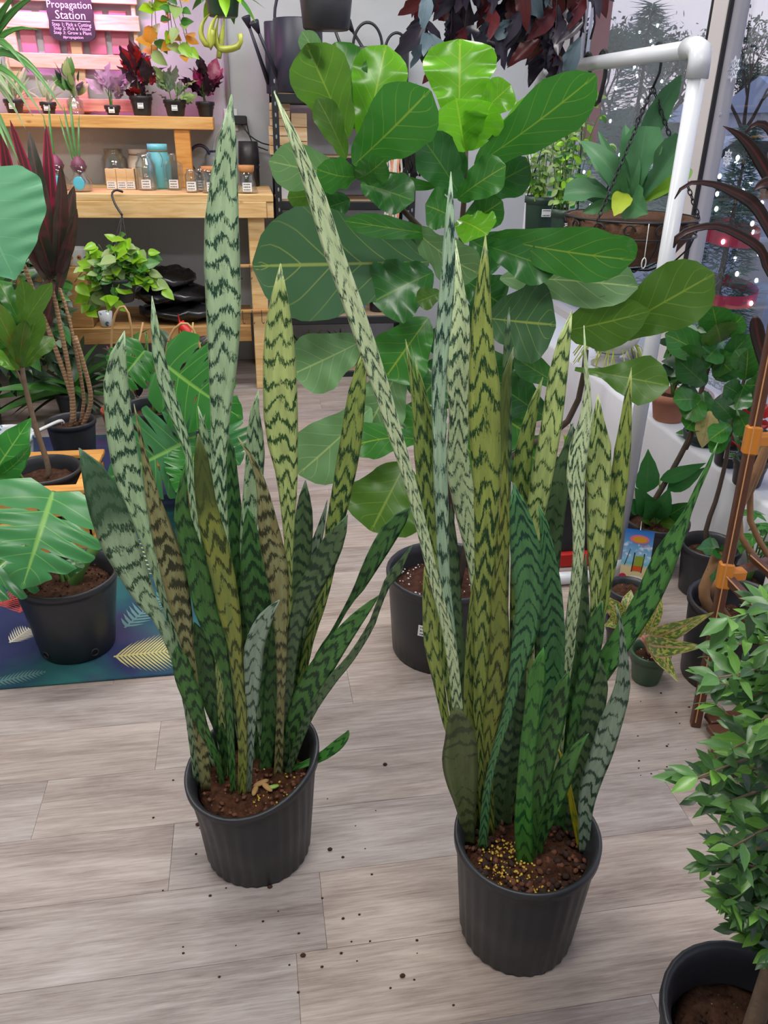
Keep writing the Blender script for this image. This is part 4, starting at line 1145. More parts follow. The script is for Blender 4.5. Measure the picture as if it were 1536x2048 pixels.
obj('plant_tag', MB().tube(curve([CC + Vector((-.02, -.06, .25)), P(120, 842, dC - .1), P(76, 862, dC - .2)], 10), .008, 4), M_TAGW, cd_)

# --- elephant ear leaning in from outside the frame
L_ALO = m_leaf('elephant_ear_leaf', srgb(84, 150, 108), srgb(130, 186, 130), .5, .42, .2, 6, 1.0)
EA = Vector((-1.55, 2.55, .008))
ea, ze = nursery('elephant_ear', 'elephant ear with a huge scalloped pale green leaf beside the cordyline', 'potted plant', EA, .14, .115, .26, ribs=0)
dE = 2.35
broad(ea, P(-70, 350, dE), P(30, 560, dE - .05), .36, L_ALO, 'heart', arch=.03, fold=.05, wave=.022, wn=7, ns=40, nu=10)
stalk(ea, [EA + Vector((0, 0, .22)), EA + Vector((.05, 0, .7)), P(-110, 420, dE + .1), P(-70, 350, dE)], .014, .008, L_STEM)
broad(ea, P(-180, 300, dE + .2), P(-120, 160, dE + .1), .34, L_ALO, 'heart', arch=.05, fold=.05, wave=.08, wn=7, ns=30, nu=8)
stalk(ea, [EA + Vector((0, .02, .22)), EA + Vector((-.02, 0, .8)), P(-180, 300, dE + .2)], .012, .007, L_STEM)
# --- long-leaved spider plant hanging at the left edge
L_SPID = m_leaf('spider_leaf', srgb(92, 150, 76), srgb(150, 190, 120), .3, .4, .2, 1, 0, mid=.08)
L_SPIDP = m_leaf('spider_leaf_pale', srgb(176, 196, 150), srgb(116, 156, 92), .6, .45, .2, 1, 0, mid=.3)
HB = P(-85, 205, 2.75)
sp = thing('spider_plant', 'hanging spider plant with long arching green leaves spilling past the pallet', 'hanging plant', HB - Vector((0, 0, .1)))
obj('pot', pot_mb(HB - Vector((0, 0, .1)), .11, .085, .15, 0), M_POTG, sp)
obj('soil', soil_mb(HB - Vector((0, 0, .1)), .098, .125, seed=14), M_SOIL, sp)
for q in range(3):
    a = q * 2.094
    obj('hanger_wire', MB().tube([HB + Vector((.105 * math.cos(a), .105 * math.sin(a), .045)), Vector((HB.x, HB.y, HB.z + .5))], .002, 5), M_BLKMETAL, sp)
obj('hanger_wire', MB().tube([Vector((HB.x, HB.y, HB.z + .5)), Vector((HB.x, HB.y, CEIL))], .002, 5), M_BLKMETAL, sp)
def arc_leaf(parent, b, e, rise, w, mat, dz=0, nr=14):
    b, e = Vector(b), Vector(e); m = (b + e) / 2 + Vector((0, 0, rise))
    pts = []
    for i in range(6):
        s = i / 5; p = b * (1 - s) ** 2 + m * 2 * s * (1 - s) + e * s * s
        pts.append((p.x, p.y, p.z, w * (1 - .96 * max(0, (s - .35) / .65) ** 1.5) * (.7 + .3 * min(1, s * 4))))
    return strap_leaf(parent, pts, mat, nr=nr, cup=.2, thick=.0012)
hb = HB + Vector((0, 0, .03))
for (x, y, rise, w_, mm, dd) in [(98, -20, .10, .016, L_SPID, -.1), (45, -30, .05, .018, L_SPID, -.1), (58, 145, .22, .022, L_SPID, -.15), (20, -60, .05, .016, L_SPID, 0), (132, 230, .26, .014, L_SPID, -.2), (88, 235, .2, .014, L_SPID, -.2),
        (66, 232, .2, .016, L_SPIDP, -.1), (110, 190, .22, .012, L_SPIDP, -.1), (18, 300, .12, .02, L_SPID, -.25), (40, 330, .16, .018, L_SPID, -.2), (-20, 380, .1, .02, L_SPID, -.2), (52, 260, .18, .014, L_SPIDP, -.1),
        (28, 200, .16, .022, L_SPIDP, -.15), (78, 60, .12, .014, L_SPID, 0), (8, 80, .1, .018, L_SPID, -.1), (96, 165, .2, .012, L_SPID, 0)]:
    arc_leaf(sp, hb + Vector((.03, 0, 0)), P(x, y, 2.75 + dd), rise, w_ * 1.5, mm)
# ================================================================== work bench along the back wall
BT, BY0, BX1 = 1.115, 4.74, .155
be = thing('work_bench', 'long raw pine work bench with a lower shelf against the back wall', 'bench', (-.9, 5.1, 0))
BX0 = LEFT + .05
for i_ in range(5):
    w_ = (BACK - .01 - BY0) / 5
    obj('top_board', MB().bevbox(((BX0 + BX1) / 2, BY0 + w_ * (i_ + .5), BT - .019), (BX1 - BX0, w_ - .003, .038), .003), M_PINE, be)
obj('front_rail', MB().bevbox(((BX0 + BX1 - .04) / 2, BY0 + .018, BT - .038 - .042), (BX1 - .04 - BX0, .038, .085), .003), M_PINE, be)
obj('end_rail', MB().bevbox((BX1 - .02, (BY0 + BACK) / 2, BT - .038 - .042), (.038, BACK - BY0 - .02, .085), .003), M_PINE, be)
for (lx, ly) in ((BX1 - .1, BY0 + .085), (BX1 - .1, BACK - .1), (-1.35, BY0 + .085), (-1.35, BACK - .1)):
    obj('leg', MB().bevbox((lx, ly, (BT - .05) / 2), (.092, .092, BT - .05), .004), M_PINE, be)
LS = PY(300, 652, BY0 + .1).z
for i_ in range(4):
    obj('shelf_board', MB().bevbox(((BX0 + BX1 - .16) / 2, BY0 + .14 + .15 * i_, LS - .02), (BX1 - .16 - BX0, .145, .036), .003), M_PINE_D, be)
obj('shelf_rail', MB().bevbox(((BX0 + BX1 - .16) / 2, BY0 + .085, LS - .06), (BX1 - .16 - BX0, .036, .07), .003), M_PINE_D, be)
# two narrow ledges with wire hooks beside the front leg
for py_ in (531, 621):
    z_ = PY(505, py_, BY0 + .03).z
    lg = obj('hook_rail', MB().bevbox((BX1 - .16, BY0 + .02, z_), (.26, .03, .014), .002), M_PINE_D, be)
    for k_ in range(4):
        x_ = BX1 - .26 + .055 * k_
        obj('hook', MB().tube(curve([(x_, BY0 + .0, z_ + .008), (x_, BY0 - .008, z_ - .03), (x_, BY0 - .008, z_ - .06), (x_ + .008, BY0 - .02, z_ - .068), (x_ + .012, BY0 - .03, z_ - .055)], 9), .0018, 5), M_BLKMETAL, lg)
# hutch shelf on posts above the bench
hs = thing('hutch_shelf', 'raised pine shelf on stout posts standing on the work bench', 'shelf', (-.8, 5.3, BT))
HZ, HX1 = PY(420, 234, 5.14).z, PY(426, 240, 5.14).x
obj('shelf_board', MB().bevbox(((BX0 + HX1) / 2, 5.29, HZ - .034), (HX1 - BX0, .30, .066), .004), m_pine('amber_pine', (1, .92, .8)), hs)
for x_ in (PY(367, 300, 5.18).x, -1.5):
    obj('post', MB().bevbox((x_, 5.2, (BT + HZ - .066) / 2), (.088, .09, HZ - .066 - BT), .004), m_pine('orange_pine', (1, .84, .62)), hs)
# pallet hung on the wall with the chalk sign
M_PALLET = m_pine('pallet_wood', (1.03, 1.06, 1.25))
pa = thing('wall_pallet', 'pale wooden pallet hung on the wall above the hutch shelf', 'pallet', (-1.0, BACK - .03, 1.6))
PYP = BACK - .03
def wallbox(x0, y0, x1, y1, Y, t):
    a, b = PY(x0, y0, Y), PY(x1, y1, Y)
    return MB().bevbox(((a.x + b.x) / 2, Y, (a.z + b.z) / 2), (abs(b.x - a.x), t, abs(a.z - b.z)), .003)
for (x0, y0, x1, y1) in ((-60, -60, 275, 22 - 12), (8, 18, 281, 64), (15, 100, 285, 142), (20, 190, 285, 225)):
    obj('board', wallbox(x0, y0 + (4 if x0 > 0 else 0), x1, y1, PYP - .03, .02), M_PALLET, pa)
for (x0, x1) in ((10, 30), (143, 160), (262, 284)):
    obj('stringer', wallbox(x0, -70, x1, 225, PYP, .036), M_PALLET, pa)
for k_ in range(5):
    x0 = 32 + k_ * 46
    obj('back_board', wallbox(x0, 20, x0 + 45, 110, PYP + .012, .012), plain('rose_stained_wood', srgb(206, 128, 146), .7, 0, .15, 20), pa)
# chalk sign
SGN = PYP - .052
sa_, sb_ = PY(88, -18, SGN), PY(193, 84, SGN)
sgc = Vector(((sa_.x + sb_.x) / 2, SGN, (sa_.z + sb_.z) / 2)); sw_, sh_ = sb_.x - sa_.x, sa_.z - sb_.z
M_SLATE = plain('chalkboard', srgb(44, 44, 46), .8, 0, .2, 20)
sg = thing('chalk_sign', 'dark wavy-edged chalk sign reading Propagation Station on the wall pallet', 'sign', sgc)
mb = MB(); ring = []
for k_ in range(48):
    a = 2 * PI * k_ / 48; ca, sa2 = math.cos(a), math.sin(a)
    m_ = max(abs(ca), abs(sa2)); rr = 1 / m_ * (1 - .10 * (min(abs(ca), abs(sa2)) / m_) ** 6) + .02 * math.sin(a * 9)
    ring.append((ca * rr * sw_ / 2, sa2 * rr * sh_ / 2))
vs = [sgc + Vector((x, 0, z)) for x, z in ring] + [sgc + Vector((x, .012, z)) for x, z in ring]
mb.add(vs, [tuple(range(48)), tuple(reversed(range(48, 96)))] + [((k + 1) % 48, k, 48 + k, 48 + (k + 1) % 48) for k in range(48)])
obj('board', mb, M_SLATE, sg)
M_CHALK = plain('chalk', srgb(222, 206, 224), .9)
def text_mesh(name, s, loc, size, rot, mat, parent, align='CENTER', ext=.0004):
    cu = bpy.data.curves.new(name, 'FONT'); cu.body = s; cu.size = size; cu.align_x = align; cu.align_y = 'CENTER'; cu.extrude = ext; cu.resolution_u = 2
    tmp = bpy.data.objects.new('tmp', cu); COL.objects.link(tmp)
    dg = bpy.context.evaluated_depsgraph_get(); me = bpy.data.meshes.new_from_object(tmp.evaluated_get(dg))
    bpy.data.objects.remove(tmp); bpy.data.curves.remove(cu)
    me.name = name; me.materials.clear(); me.materials.append(mat)
    M = Matrix.Translation(loc) @ rot.to_4x4()
    return inst(name, me, M, parent)
RW = Matrix.Rotation(PI / 2, 3, 'X')
def sg_line(s, fy, size, dx=0.0):
    text_mesh('lettering', s, sgc + Vector((dx, -.002, sh_ * fy)), size, RW, M_CHALK, sg)
sg_line('Propagation', .24, .050); sg_line('Station', .03, .058)
sg_line('Step 1: Pick a Cutting', -.16, .024); sg_line('Step 2: Pick a Vessel', -.24, .024); sg_line('Step 3: Grow a Plant', -.33, .024); sg_line('#propagation', -.42, .020)
obj('chalk_rule', MB().box(sgc + Vector((0, -.001, -sh_ * .085)), (sw_ * .84, .001, .003)), M_CHALK, sg)
# pink grow lamp clipped above the pallet
gl = thing('grow_lamp', 'pink grow lamp bar on a wall bracket over the pallet', 'grow lamp', (-.95, 5.2, 2.25))
M_GLOW = plain('pink_led_cover', (.85, .62, .74), .4)
obj('bar', MB().bevbox((-.95, 5.2, 2.25), (.7, .05, .03), .004), M_HOUS, gl)
obj('led_strip', MB().box((-.95, 5.2, 2.231), (.66, .035, .008)), M_GLOW, gl)
obj('bracket', MB().box((-.95, 5.33, 2.27), (.03, .25, .012)), M_BLKMETAL, gl)
pl = bpy.data.lights.new('grow_lamp_offscreen', 'AREA'); pl.shape = 'RECTANGLE'; pl.size = .66; pl.size_y = .035; pl.energy = 12; pl.color = (1, .28, .85)
plo = bpy.data.objects.new('grow_lamp_offscreen', pl); COL.objects.link(plo); plo.location = (-.95, 5.2, 2.224); plo.rotation_euler = (math.radians(35), 0, 0)
# ------------------------------------------------------------------ leaves for shelf plants
def u_leaf(nm, shape, W, mat, **k): return unit_leaf(shape, W, mat=mat, name='leaf', **k)
L_BEGV = m_leaf('begonia_lilac_silver', srgb(172, 152, 168), srgb(96, 84, 92), .7, .4, .15, 5, 1.2)
L_BEGR = m_leaf('begonia_wine', srgb(86, 40, 48), srgb(140, 60, 66), .4, .3, .2, 5, 1.2)
L_BEGS = m_leaf('begonia_silver', srgb(138, 164, 132), srgb(70, 100, 70), .5, .45, .15, 5, 1.2)
L_BEGD = m_leaf('begonia_dark', srgb(50, 34, 40), srgb(110, 60, 70), .4, .3, .15, 5, 1.2)
L_RED = m_leaf('red_leaf', srgb(170, 46, 42), srgb(200, 90, 80), .3, .35, .3, 5, 1.2)
L_GRN = m_leaf('mid_green_leaf', srgb(70, 128, 54), srgb(130, 170, 90), .4, .35, .2, 5, 1.2)
L_GRND = m_leaf('dark_green_leaf', srgb(36, 66, 40), srgb(80, 110, 70), .3, .35, .12, 5, 1.2)
L_PALE = m_leaf('pale_green_leaf', srgb(150, 180, 108), srgb(190, 206, 150), .3, .4, .2, 5, 1.2)
L_LIME = m_leaf('lime_leaf', srgb(140, 196, 40), srgb(180, 220, 80), .35, .3, .3, 5, 1.2)
L_AMBER = m_leaf('yellowed_pothos_leaf', srgb(214, 150, 50), srgb(226, 190, 90), .4, .4, .3, 5, 1.2)
L_PINK = m_leaf('pink_leaf', srgb(170, 64, 104), srgb(110, 30, 60), .4, .35, .25, 5, 1.2)
U_OV = u_leaf('ov', 'ovate', .55, L_GRN); U_HE = u_leaf('he', 'heart', .75, L_LIME); U_LA = u_leaf('la', 'lance', .34, L_GRN); U_WAV = u_leaf('wv', 'ovate', .62, L_BEGR, wave=.35, ns=8)
U_ST = u_leaf('st', 'strap', .10, L_GRN, curl=.45, ns=8, nu=2); U_EL = u_leaf('el', 'ellip', .42, L_GRND)
M_GLASSI = m_glass('clear_glass', (.93, .96, .96), .10, .02)
M_WATER = m_glass('water_in_glass', (.80, .9, .88), .06, .0)
def shelf_plant(name, label, px, py_base, Y, z, rpot, hpot, potmat, mats, me, num, rad, L, seed, up=.3, group=None, lift=.0, glass=False, tagged=True, cat='potted plant', stem=True, hemi=False):
    x = PY(px, py_base, Y).x
    c = Vector((x, Y, z))
    if glass:
        t = thing(name, label, cat, c, group)
        obj('jar', MB().lathe([(rpot * .8, 0), (rpot, .006), (rpot, hpot * .75), (rpot * .6, hpot * .9), (rpot * .6, hpot), (rpot * .52, hpot), (rpot * .52, hpot * .9), (rpot * .9, hpot * .74), (rpot * .9, .01), (.002, .01)], 20, c), M_GLASSI, t)
    else:
        t, _z = nursery(name, label, cat, c, rpot, rpot * .8, hpot, potmat, ribs=0, group=group, sn=seed)
    top = c + Vector((0, 0, hpot * .82))
    cen = top + Vector((0, 0, rad[2] * .7 + lift))
    if stem:
        rnd = random.Random(seed)
        for k in range(4):
            e = cen + Vector((rnd.uniform(-.5, .5) * rad[0], rnd.uniform(-.5, .5) * rad[1], rnd.uniform(-.2, .6) * rad[2]))
            stalk(t, [top + Vector((rnd.uniform(-.3, .3) * rpot, rnd.uniform(-.3, .3) * rpot, -.02)), (top + e) / 2 + Vector((rnd.uniform(-.01, .01), 0, 0)), e], .004, .002, L_STEM, n=5, k=6)
    scatter_leaves(t, me, cen, rad, num, L, seed, up, mats=mats, core=top, hemi=hemi, zmin=z + .02)
    if tagged:
        sticker(t, c + Vector((0, -rpot * .98 - .003, hpot * .5)), (1, 0, 0), (0, 0, 1), .032, .028, lines=2, name='price_tag')
    return t
HS = HZ
shelf_plant('spider_plant', 'variegated spider plant in a small pot at the crowded shelf end', 30, 220, 5.24, HS, .05, .07, M_POT, [L_SPIDP, L_SPID], U_ST, 26, (.04, .04, .03), .14, 41, up=.7, stem=False)
shelf_plant('spider_plant', 'airy pale spider plant in a small dark pot beside the clear jar cutting', 98, 222, 5.22, HS, .04, .06, M_POT, [L_SPIDP], U_ST, 22, (.03, .03, .03), .09, 42, up=.6, stem=False)
shelf_plant('dieffenbachia_cutting', 'broad-leaved cutting rooted in a clear jar under the chalk sign', 152, 224, 5.24, HS, .045, .09, None, [L_GRND, L_PALE, L_GRN], U_OV, 18, (.06, .05, .06), .09, 43, up=.4, glass=True, lift=.03)
shelf_plant('begonia', 'violet angel-wing begonia with pale spotted leaves on thin stems', 226, 226, 5.22, HS, .04, .05, M_POT, [L_BEGV], U_WAV, 18, (.06, .05, .06), .10, 44, up=-.1, lift=.05)
shelf_plant('begonia', 'tall wine-red begonia with scarlet new leaves', 285, 228, 5.23, HS, .06, .10, M_POT, [L_BEGR, L_BEGD, L_BEGD, L_RED], U_WAV, 40, (.07, .06, .12), .09, 45, up=.1, lift=.02)
shelf_plant('begonia', 'silver-green begonia with a white price tag beside the wine-red one', 352, 232, 5.20, HS, .06, .085, M_BLKPLAS, [L_BEGS, L_PALE, L_BEGS], U_WAV, 30, (.07, .06, .07), .075, 46, up=.3)
shelf_plant('begonia', 'dark begonia with magenta leaves drooping over the shelf end', 412, 232, 5.30, HS, .05, .08, M_POT, [L_BEGD, L_BEGD, L_PINK], U_WAV, 28, (.07, .06, .08), .10, 47, up=0, tagged=False, lift=.03)
# golden vine in a hanging pot beside the pallet
vp = P(325, -60, 4.98)
vt = thing('hanging_vine', 'pothos vine with yellowed and orange leaves hanging beside the pallet', 'hanging plant', vp)
obj('pot', pot_mb(vp, .08, .06, .11, 0), M_POTG, vt)
obj('hanger_wire', MB().tube([vp + Vector((0, 0, .1)), Vector((vp.x, vp.y, CEIL))], .002, 5), M_BLKMETAL, vt)
rnd = random.Random(51)
for k_ in range(7):
    p0 = vp + Vector((rnd.uniform(-.05, .05), rnd.uniform(-.06, 0), .09)); e = P(rnd.uniform(285, 395), rnd.uniform(55, 118), 4.98 + rnd.uniform(-.04, .03))
    pts = curve([p0, p0 + Vector((rnd.uniform(-.05, .05), -.09, -.03)), (p0 + e) / 2 + Vector((0, -.05, 0)), e], 9)
    obj('vine', MB().tube(pts, .002, 5), L_STEM, vt)
    for j in range(2, 9):
        d_ = Vector((rnd.uniform(-1, 1), rnd.uniform(-1, .2), rnd.uniform(-.9, .2)))
        inst('leaf', U_HE, leafM(pts[j], d_, (rnd.uniform(-.4, .4), -1, .6), rnd.uniform(.06, .10)), vt, rnd.choice([L_LIME, L_PALE, L_GRN, L_AMBER, L_AMBER]))
# pitcher plant in a green hanging pot
pp_ = P(444, -10, 4.5)
pi_ = thing('pitcher_plant', 'hanging pitcher plant with yellow-green pitchers under a green pot', 'hanging plant', pp_)
obj('pot', pot_mb(pp_ - Vector((0, 0, .09)), .085, .07, .12, 0), M_POTG, pi_)
obj('hanger_wire', MB().tube([pp_ + Vector((0, 0, .02)), Vector((pp_.x, pp_.y, CEIL))], .002, 5), M_BLKMETAL, pi_)
for k_ in range(16):
    a = k_ * 2.4; b_ = pp_ + Vector((.05 * math.cos(a), .05 * math.sin(a), .02))
    inst('leaf', U_LA, leafM(b_, (math.cos(a), math.sin(a), .2 - .5 * (k_ % 3)), (0, 0, 1), .17), pi_, L_GRN if k_ % 2 else L_LIME)
M_PITCH = plain('pitcher', srgb(170, 176, 70), .4, 0, .3, 18)
def pitcher(pts, rr):
    c = curve([P(x, y, d) for x, y, d in pts], 12)
    pr = [.002, .002, .003, .006, .010, .013, .014, .014, .013, .012, .010, .011]
    obj('pitcher', MB().tube(c, [q * rr for q in pr], 8), M_PITCH, pi_)
pitcher([(430, 20, 4.48), (408, 40, 4.44), (402, 70, 4.43), (418, 92, 4.42), (428, 55, 4.42)], 1.0)
pitcher([(440, 20, 4.46), (432, 70, 4.44), (440, 98, 4.42), (478, 92, 4.40), (480, 68, 4.40)], 1.15)
pitcher([(445, 15, 4.46), (424, 50, 4.42), (420, 88, 4.40), (424, 92, 4.40), (426, 60, 4.40)], 1.1)
pitcher([(450, 20, 4.46), (444, 70, 4.44), (438, 112, 4.42), (437, 118, 4.42), (440, 102, 4.42)], 1.0)

# ------------------------------------------------------------------ things on the bench
def on_bench(px, py):
    if py < 10: return Vector((PY(px, 375, py).x, py, BT))
    p = F(px, py, BT)
    return p if p.y < 5.36 else Vector((PY(px, py, 5.34).x, 5.34, BT))
M_SEAGL = m_glass('aqua_glass', (.55, .85, .9), .1, .02)
def bottle(name, label, px, py, prof_, mat, group=None, n=20, sq=False, cat='bottle', tagp=True, stop=None, fill=None):
    c = on_bench(px, py)
    t = thing(name, label, cat, c, group)
    if sq:
        w, h = prof_
        mb = MB().bevbox(c + Vector((0, 0, h * .40)), (w, w * .8, h * .8), w * .18)
        mb.lathe([(w * .16, h * .79), (w * .16, h * .94), (w * .22, h * .95), (w * .22, h), (w * .12, h), (w * .12, h * .8)], 14, c)
        obj('glass_body', mb, mat, t); rr = w * .41
    else:
        obj('glass_body' if mat in (M_GLASSI, M_SEAGL) else 'jar_body', MB().lathe(prof_, n, c), mat, t); rr = max(p[0] for p in prof_)
        h = max(p[1] for p in prof_)
    if stop:
        obj('cork_lid', MB().lathe([(stop[0] * .85, h - stop[1] * .5), (stop[0], h - stop[1] * .3), (stop[0] * 1.05, h + stop[1] * .5), (.001, h + stop[1] * .5)], 18, c), M_CORK, t)
    if tagp: sticker(t, c + Vector((0, -rr - .002, .035)), (1, 0, 0), (0, 0, 1), .05, .045, lines=3)
    return t
M_CORK = plain('cork', srgb(196, 138, 84), .8, 0, .25, 60)
def jarp(r, h): return [(r * .8, 0), (r, .008), (r, h * .72), (r * .7, h * .86), (r * .72, h), (r * .62, h), (r * .62, h * .87), (r * .93, h * .71), (r * .93, .012), (.002, .012)]
bottle('glass_bottle', 'round-shouldered clear bottle with a white label beside the wooden boxes', 296, 380, jarp(.055, .19), M_GLASSI)
bottle('glass_bottle', 'square clear bottle with a white label in front of the aqua jar', 350, 380, (.105, .19), M_GLASSI, sq=True)
bottle('glass_flask', 'small lidless clear flask with a label next to the square bottle', 384, 4.86, jarp(.036, .12), M_GLASSI, cat='flask')
bottle('glass_flask', 'small clear flask half hidden behind the cork-lidded one', 402, 4.95, jarp(.034, .12), M_GLASSI, cat='flask')
bottle('cork_jar', 'squat clear jar with a wide cork lid beside the tall silver leaf', 424, 4.84, [(.05, 0), (.056, .006), (.056, .11), (.05, .12), (.044, .12), (.05, .10), (.05, .01), (.002, .01)], M_GLASSI, cat='jar', stop=(.05, .03))
bottle('cork_flask', 'conical clear flask with a cork lid at the bench end', 495, 386, [(.055, 0), (.058, .005), (.04, .08), (.034, .125), (.028, .125), (.034, .08), (.05, .01), (.002, .01)], M_GLASSI, cat='flask', stop=(.042, .036))
M_CREAM = plain('cream_glaze', srgb(226, 212, 196), .35, 0, .06, 10); M_AQUA = plain('aqua_glaze', srgb(120, 208, 220), .3, 0, .1, 10)
for (px_, py_, mm, lb, hh) in ((284, 5.33, M_CREAM, 'cream mason jar tied with twine behind the wooden boxes', .20), (322, 5.12, M_AQUA, 'aqua mason jar tied with twine behind the square bottle', .235)):
    t = bottle('mason_jar', lb, px_, py_, [(.058, 0), (.066, .01), (.068, hh * .7), (.052, hh * .84), (.052, hh * .86), (.056, hh * .87), (.056, hh), (.044, hh), (.044, hh * .84), (.058, hh * .66), (.055, .02), (.002, .02)], mm, cat='jar', tagp=False)
    c = on_bench(px_, py_)
    obj('twine', MB().tube([c + Vector((.055 * math.cos(a), .055 * math.sin(a), hh * .85)) for a in np.linspace(0, 2 * PI, 16, endpoint=False)], .003, 5, closed=True).tube(curve([c + Vector((.01, -.056, hh * .85)), c + Vector((.03, -.072, hh * .7)), c + Vector((.02, -.075, hh * .5))], 6), .002, 4), plain('twine', srgb(150, 124, 92), .9), t)
bottle('glass_jar', 'large empty clear jar at the back beside the cream jar', 232, 352, jarp(.075, .2), M_GLASSI, cat='jar', tagp=False)
M_BOXW = m_pine('pale_box_wood', (1.0, 1.02, 1.12))
for k_, (px_, lb) in enumerate(((226, 'pale wooden bud-vase block standing apart'), (247, 'pale wooden bud-vase block in the middle of the row'), (263, 'pale wooden bud-vase block next to the round-shouldered bottle'))):
    c = on_bench(px_, 379)
    t = thing('bud_vase_block', lb, 'vase', c)
    obj('block', MB().bevbox(c + Vector((0, 0, .055)), (.056, .056, .11), .002), M_BOXW, t)
    obj('hole', MB().lathe([(.016, .110), (.014, .1115), (.012, .1105), (.001, .1103)], 14, c), M_INK, t)
    sticker(t, c + Vector((0, -.0285, .025)), (1, 0, 0), (0, 0, 1), .05, .038, lines=3)
for k_, (px_, lb) in enumerate(((279, 'wooden bud-vase block at the back of the row'),)):
    c = on_bench(px_, 5.15)
    t = thing('bud_vase_block', lb, 'vase', c); obj('block', MB().bevbox(c + Vector((0, 0, .055)), (.056, .056, .11), .002), M_BOXW, t)
    obj('hole', MB().lathe([(.016, .110), (.014, .1115), (.012, .1105), (.001, .1103)], 14, c), M_INK, t)
M_BULB = plain('hyacinth_bulb', srgb(126, 70, 92), .5, 0, .3, 30); M_BLUEST = plain('blue_sticker', srgb(90, 190, 215), .5)
for (px_, py_, lb, nsh) in ((119, 4.95, 'forcing vase with one tall shoot beside the cordyline', 2), (163, 4.88, 'forcing vase with a purple bulb and several green shoots', 4)):
    c = on_bench(px_, py_)
    t = thing('bulb_vase', lb, 'vase', c)
    obj('glass_body', MB().lathe([(.045, 0), (.058, .01), (.06, .05), (.03, .09), (.046, .13), (.04, .13), (.026, .09), (.054, .05), (.052, .012), (.001, .012)], 20, c), M_GLASSI, t)
    obj('bulb', MB().lathe([(.003, .085), (.03, .10), (.042, .125), (.034, .15), (.012, .175), (.002, .18)], 14, c), M_BULB, t)
    obj('round_sticker', MB().ball(c + Vector((0, -.058, .045)), .03, 14, 8, (1, .10, 1.15)), M_BLUEST, t)
    for k_ in range(nsh):
        b_ = c + Vector(((k_ - nsh / 2) * .012, 0, .16)); hgt = .22 + .05 * (k_ % 3)
        inst('leaf', U_ST, leafM(b_, ((k_ - nsh / 2) * .10 - .05, 0, 1), (0, -1, .1), hgt, .5), t, L_GRN)
# navy enamel can, black canister, plugs
c = on_bench(425, 372)
M_NAVY = plain('navy_enamel', srgb(38, 40, 72), .3)
t = thing('watering_can', 'small navy watering can with a ring handle on the bench', 'watering can', c)
obj('body', MB().lathe([(.06, 0), (.066, .006), (.066, .16), (.05, .19), (.045, .19), (.06, .15), (.058, .01), (.001, .01)], 24, c + Vector((.03, .04, 0))), plain('grey_enamel', srgb(150, 158, 168), .3), t)
obj('handle', MB().tube([c + Vector((-.06 + .062 * math.cos(a), .0, .15 + .075 * math.sin(a))) for a in np.linspace(.3, 5.6, 20)], .009, 8), M_NAVY, t)
obj('rim', MB().tube([c + Vector((.03 + .048 * math.cos(a), .04 + .048 * math.sin(a), .19)) for a in np.linspace(0, 2 * PI, 20, endpoint=False)], .006, 6, closed=True), M_NAVY, t)
c = on_bench(500, 364)
t = thing('canister', 'matt black canister with a ribbed waist behind the cork flask', 'canister', c)
obj('body', MB().lathe([(.055, 0), (.06, .006), (.06, .10), (.064, .11), (.058, .12), (.064, .13), (.058, .25), (.052, .25), (.05, .02), (.001, .02)], 22, c), M_BLKPLAS, t)
oc = PY(462, 240, BACK - .01)
t = thing('wall_outlet', 'white wall outlet with black plug adapters above the bench', 'outlet', oc)
obj('plate', MB().bevbox(oc, (.08, .014, .12), .003), M_LABEL, t)
obj('plug', MB().bevbox(oc + Vector((.05, -.035, 0)), (.09, .06, .05), .006), M_BLKPLAS, t)
obj('plug', MB().bevbox(oc + Vector((-.01, -.035, .0)), (.05, .06, .045), .006), M_LABEL, t)
obj('cord', MB().tube(curve([oc + Vector((.09, -.03, 0)), oc + Vector((.12, -.03, -.12)), oc + Vector((.2, -.02, -.16)), PY(535, 300, 5.3)], 16), .004, 6), M_BLKPLAS, t)
obj('cord', MB().tube(curve([oc + Vector((-.02, -.05, 0)), oc + Vector((-.1, -.03, -.1)), oc + Vector((-.12, -.03, -.25)), on_bench(440, 360)], 14), .003, 6), M_LABEL, t)
obj('cord', MB().tube(curve([oc + Vector((.06, -.05, -.02)), oc + Vector((.13, -.06, -.10)), oc + Vector((.26, -.03, -.12)), oc + Vector((.34, -.03, .1)), oc + Vector((.33, -.03, .3))], 18), .004, 6), M_BLKPLAS, t)
cdx = PY(452, 100, BACK - .015).x
obj('conduit_pipe', MB().tube([(cdx, BACK - .02, 1.55), (cdx, BACK - .02, CEIL)], .014, 10), plain('painted_conduit', srgb(186, 192, 198), .5), None, 'thin grey painted conduit running up the back wall', 'pipe', at=(cdx, BACK - .02, 1.55))

# ------------------------------------------------------------------ under the bench
M_BAG = plain('black_bag_plastic', (.015, .015, .017), .22)
rnd = random.Random(77)
for k_, (px_, zz, lb) in enumerate(((370, 0, 'shiny black soil bag, bottom of the pile under the bench'), (350, .10, 'shiny black soil bag in the middle of the pile'), (335, .195, 'shiny black soil bag on top of the pile'))):
    cx = PY(px_, 630, 5.0).x
    mb = MB().ball((cx, 5.02, LS + .055 + zz), 1, 26, 14, (.27 - .04 * k_, .2, .052))
    for i_, p in enumerate(mb.v):
        q = p - Vector((cx, 5.02, LS + .055 + zz))
        mb.v[i_] = p + Vector((0, 0, .012 * math.sin(q.x * 40 + k_) * math.cos(q.y * 33) + .008 * math.sin(q.x * 90 + q.y * 70)))
        mb.v[i_].z = max(mb.v[i_].z, LS + zz)
    obj('soil_bag', mb, M_BAG, None, lb, 'bag', at=(cx, 5.02, LS + zz * .8))
c = Vector((PY(156, 530, 4.9).x, 4.9, PY(156, 530, 4.9).z))
IVX = PY(72, 530, 4.93).x
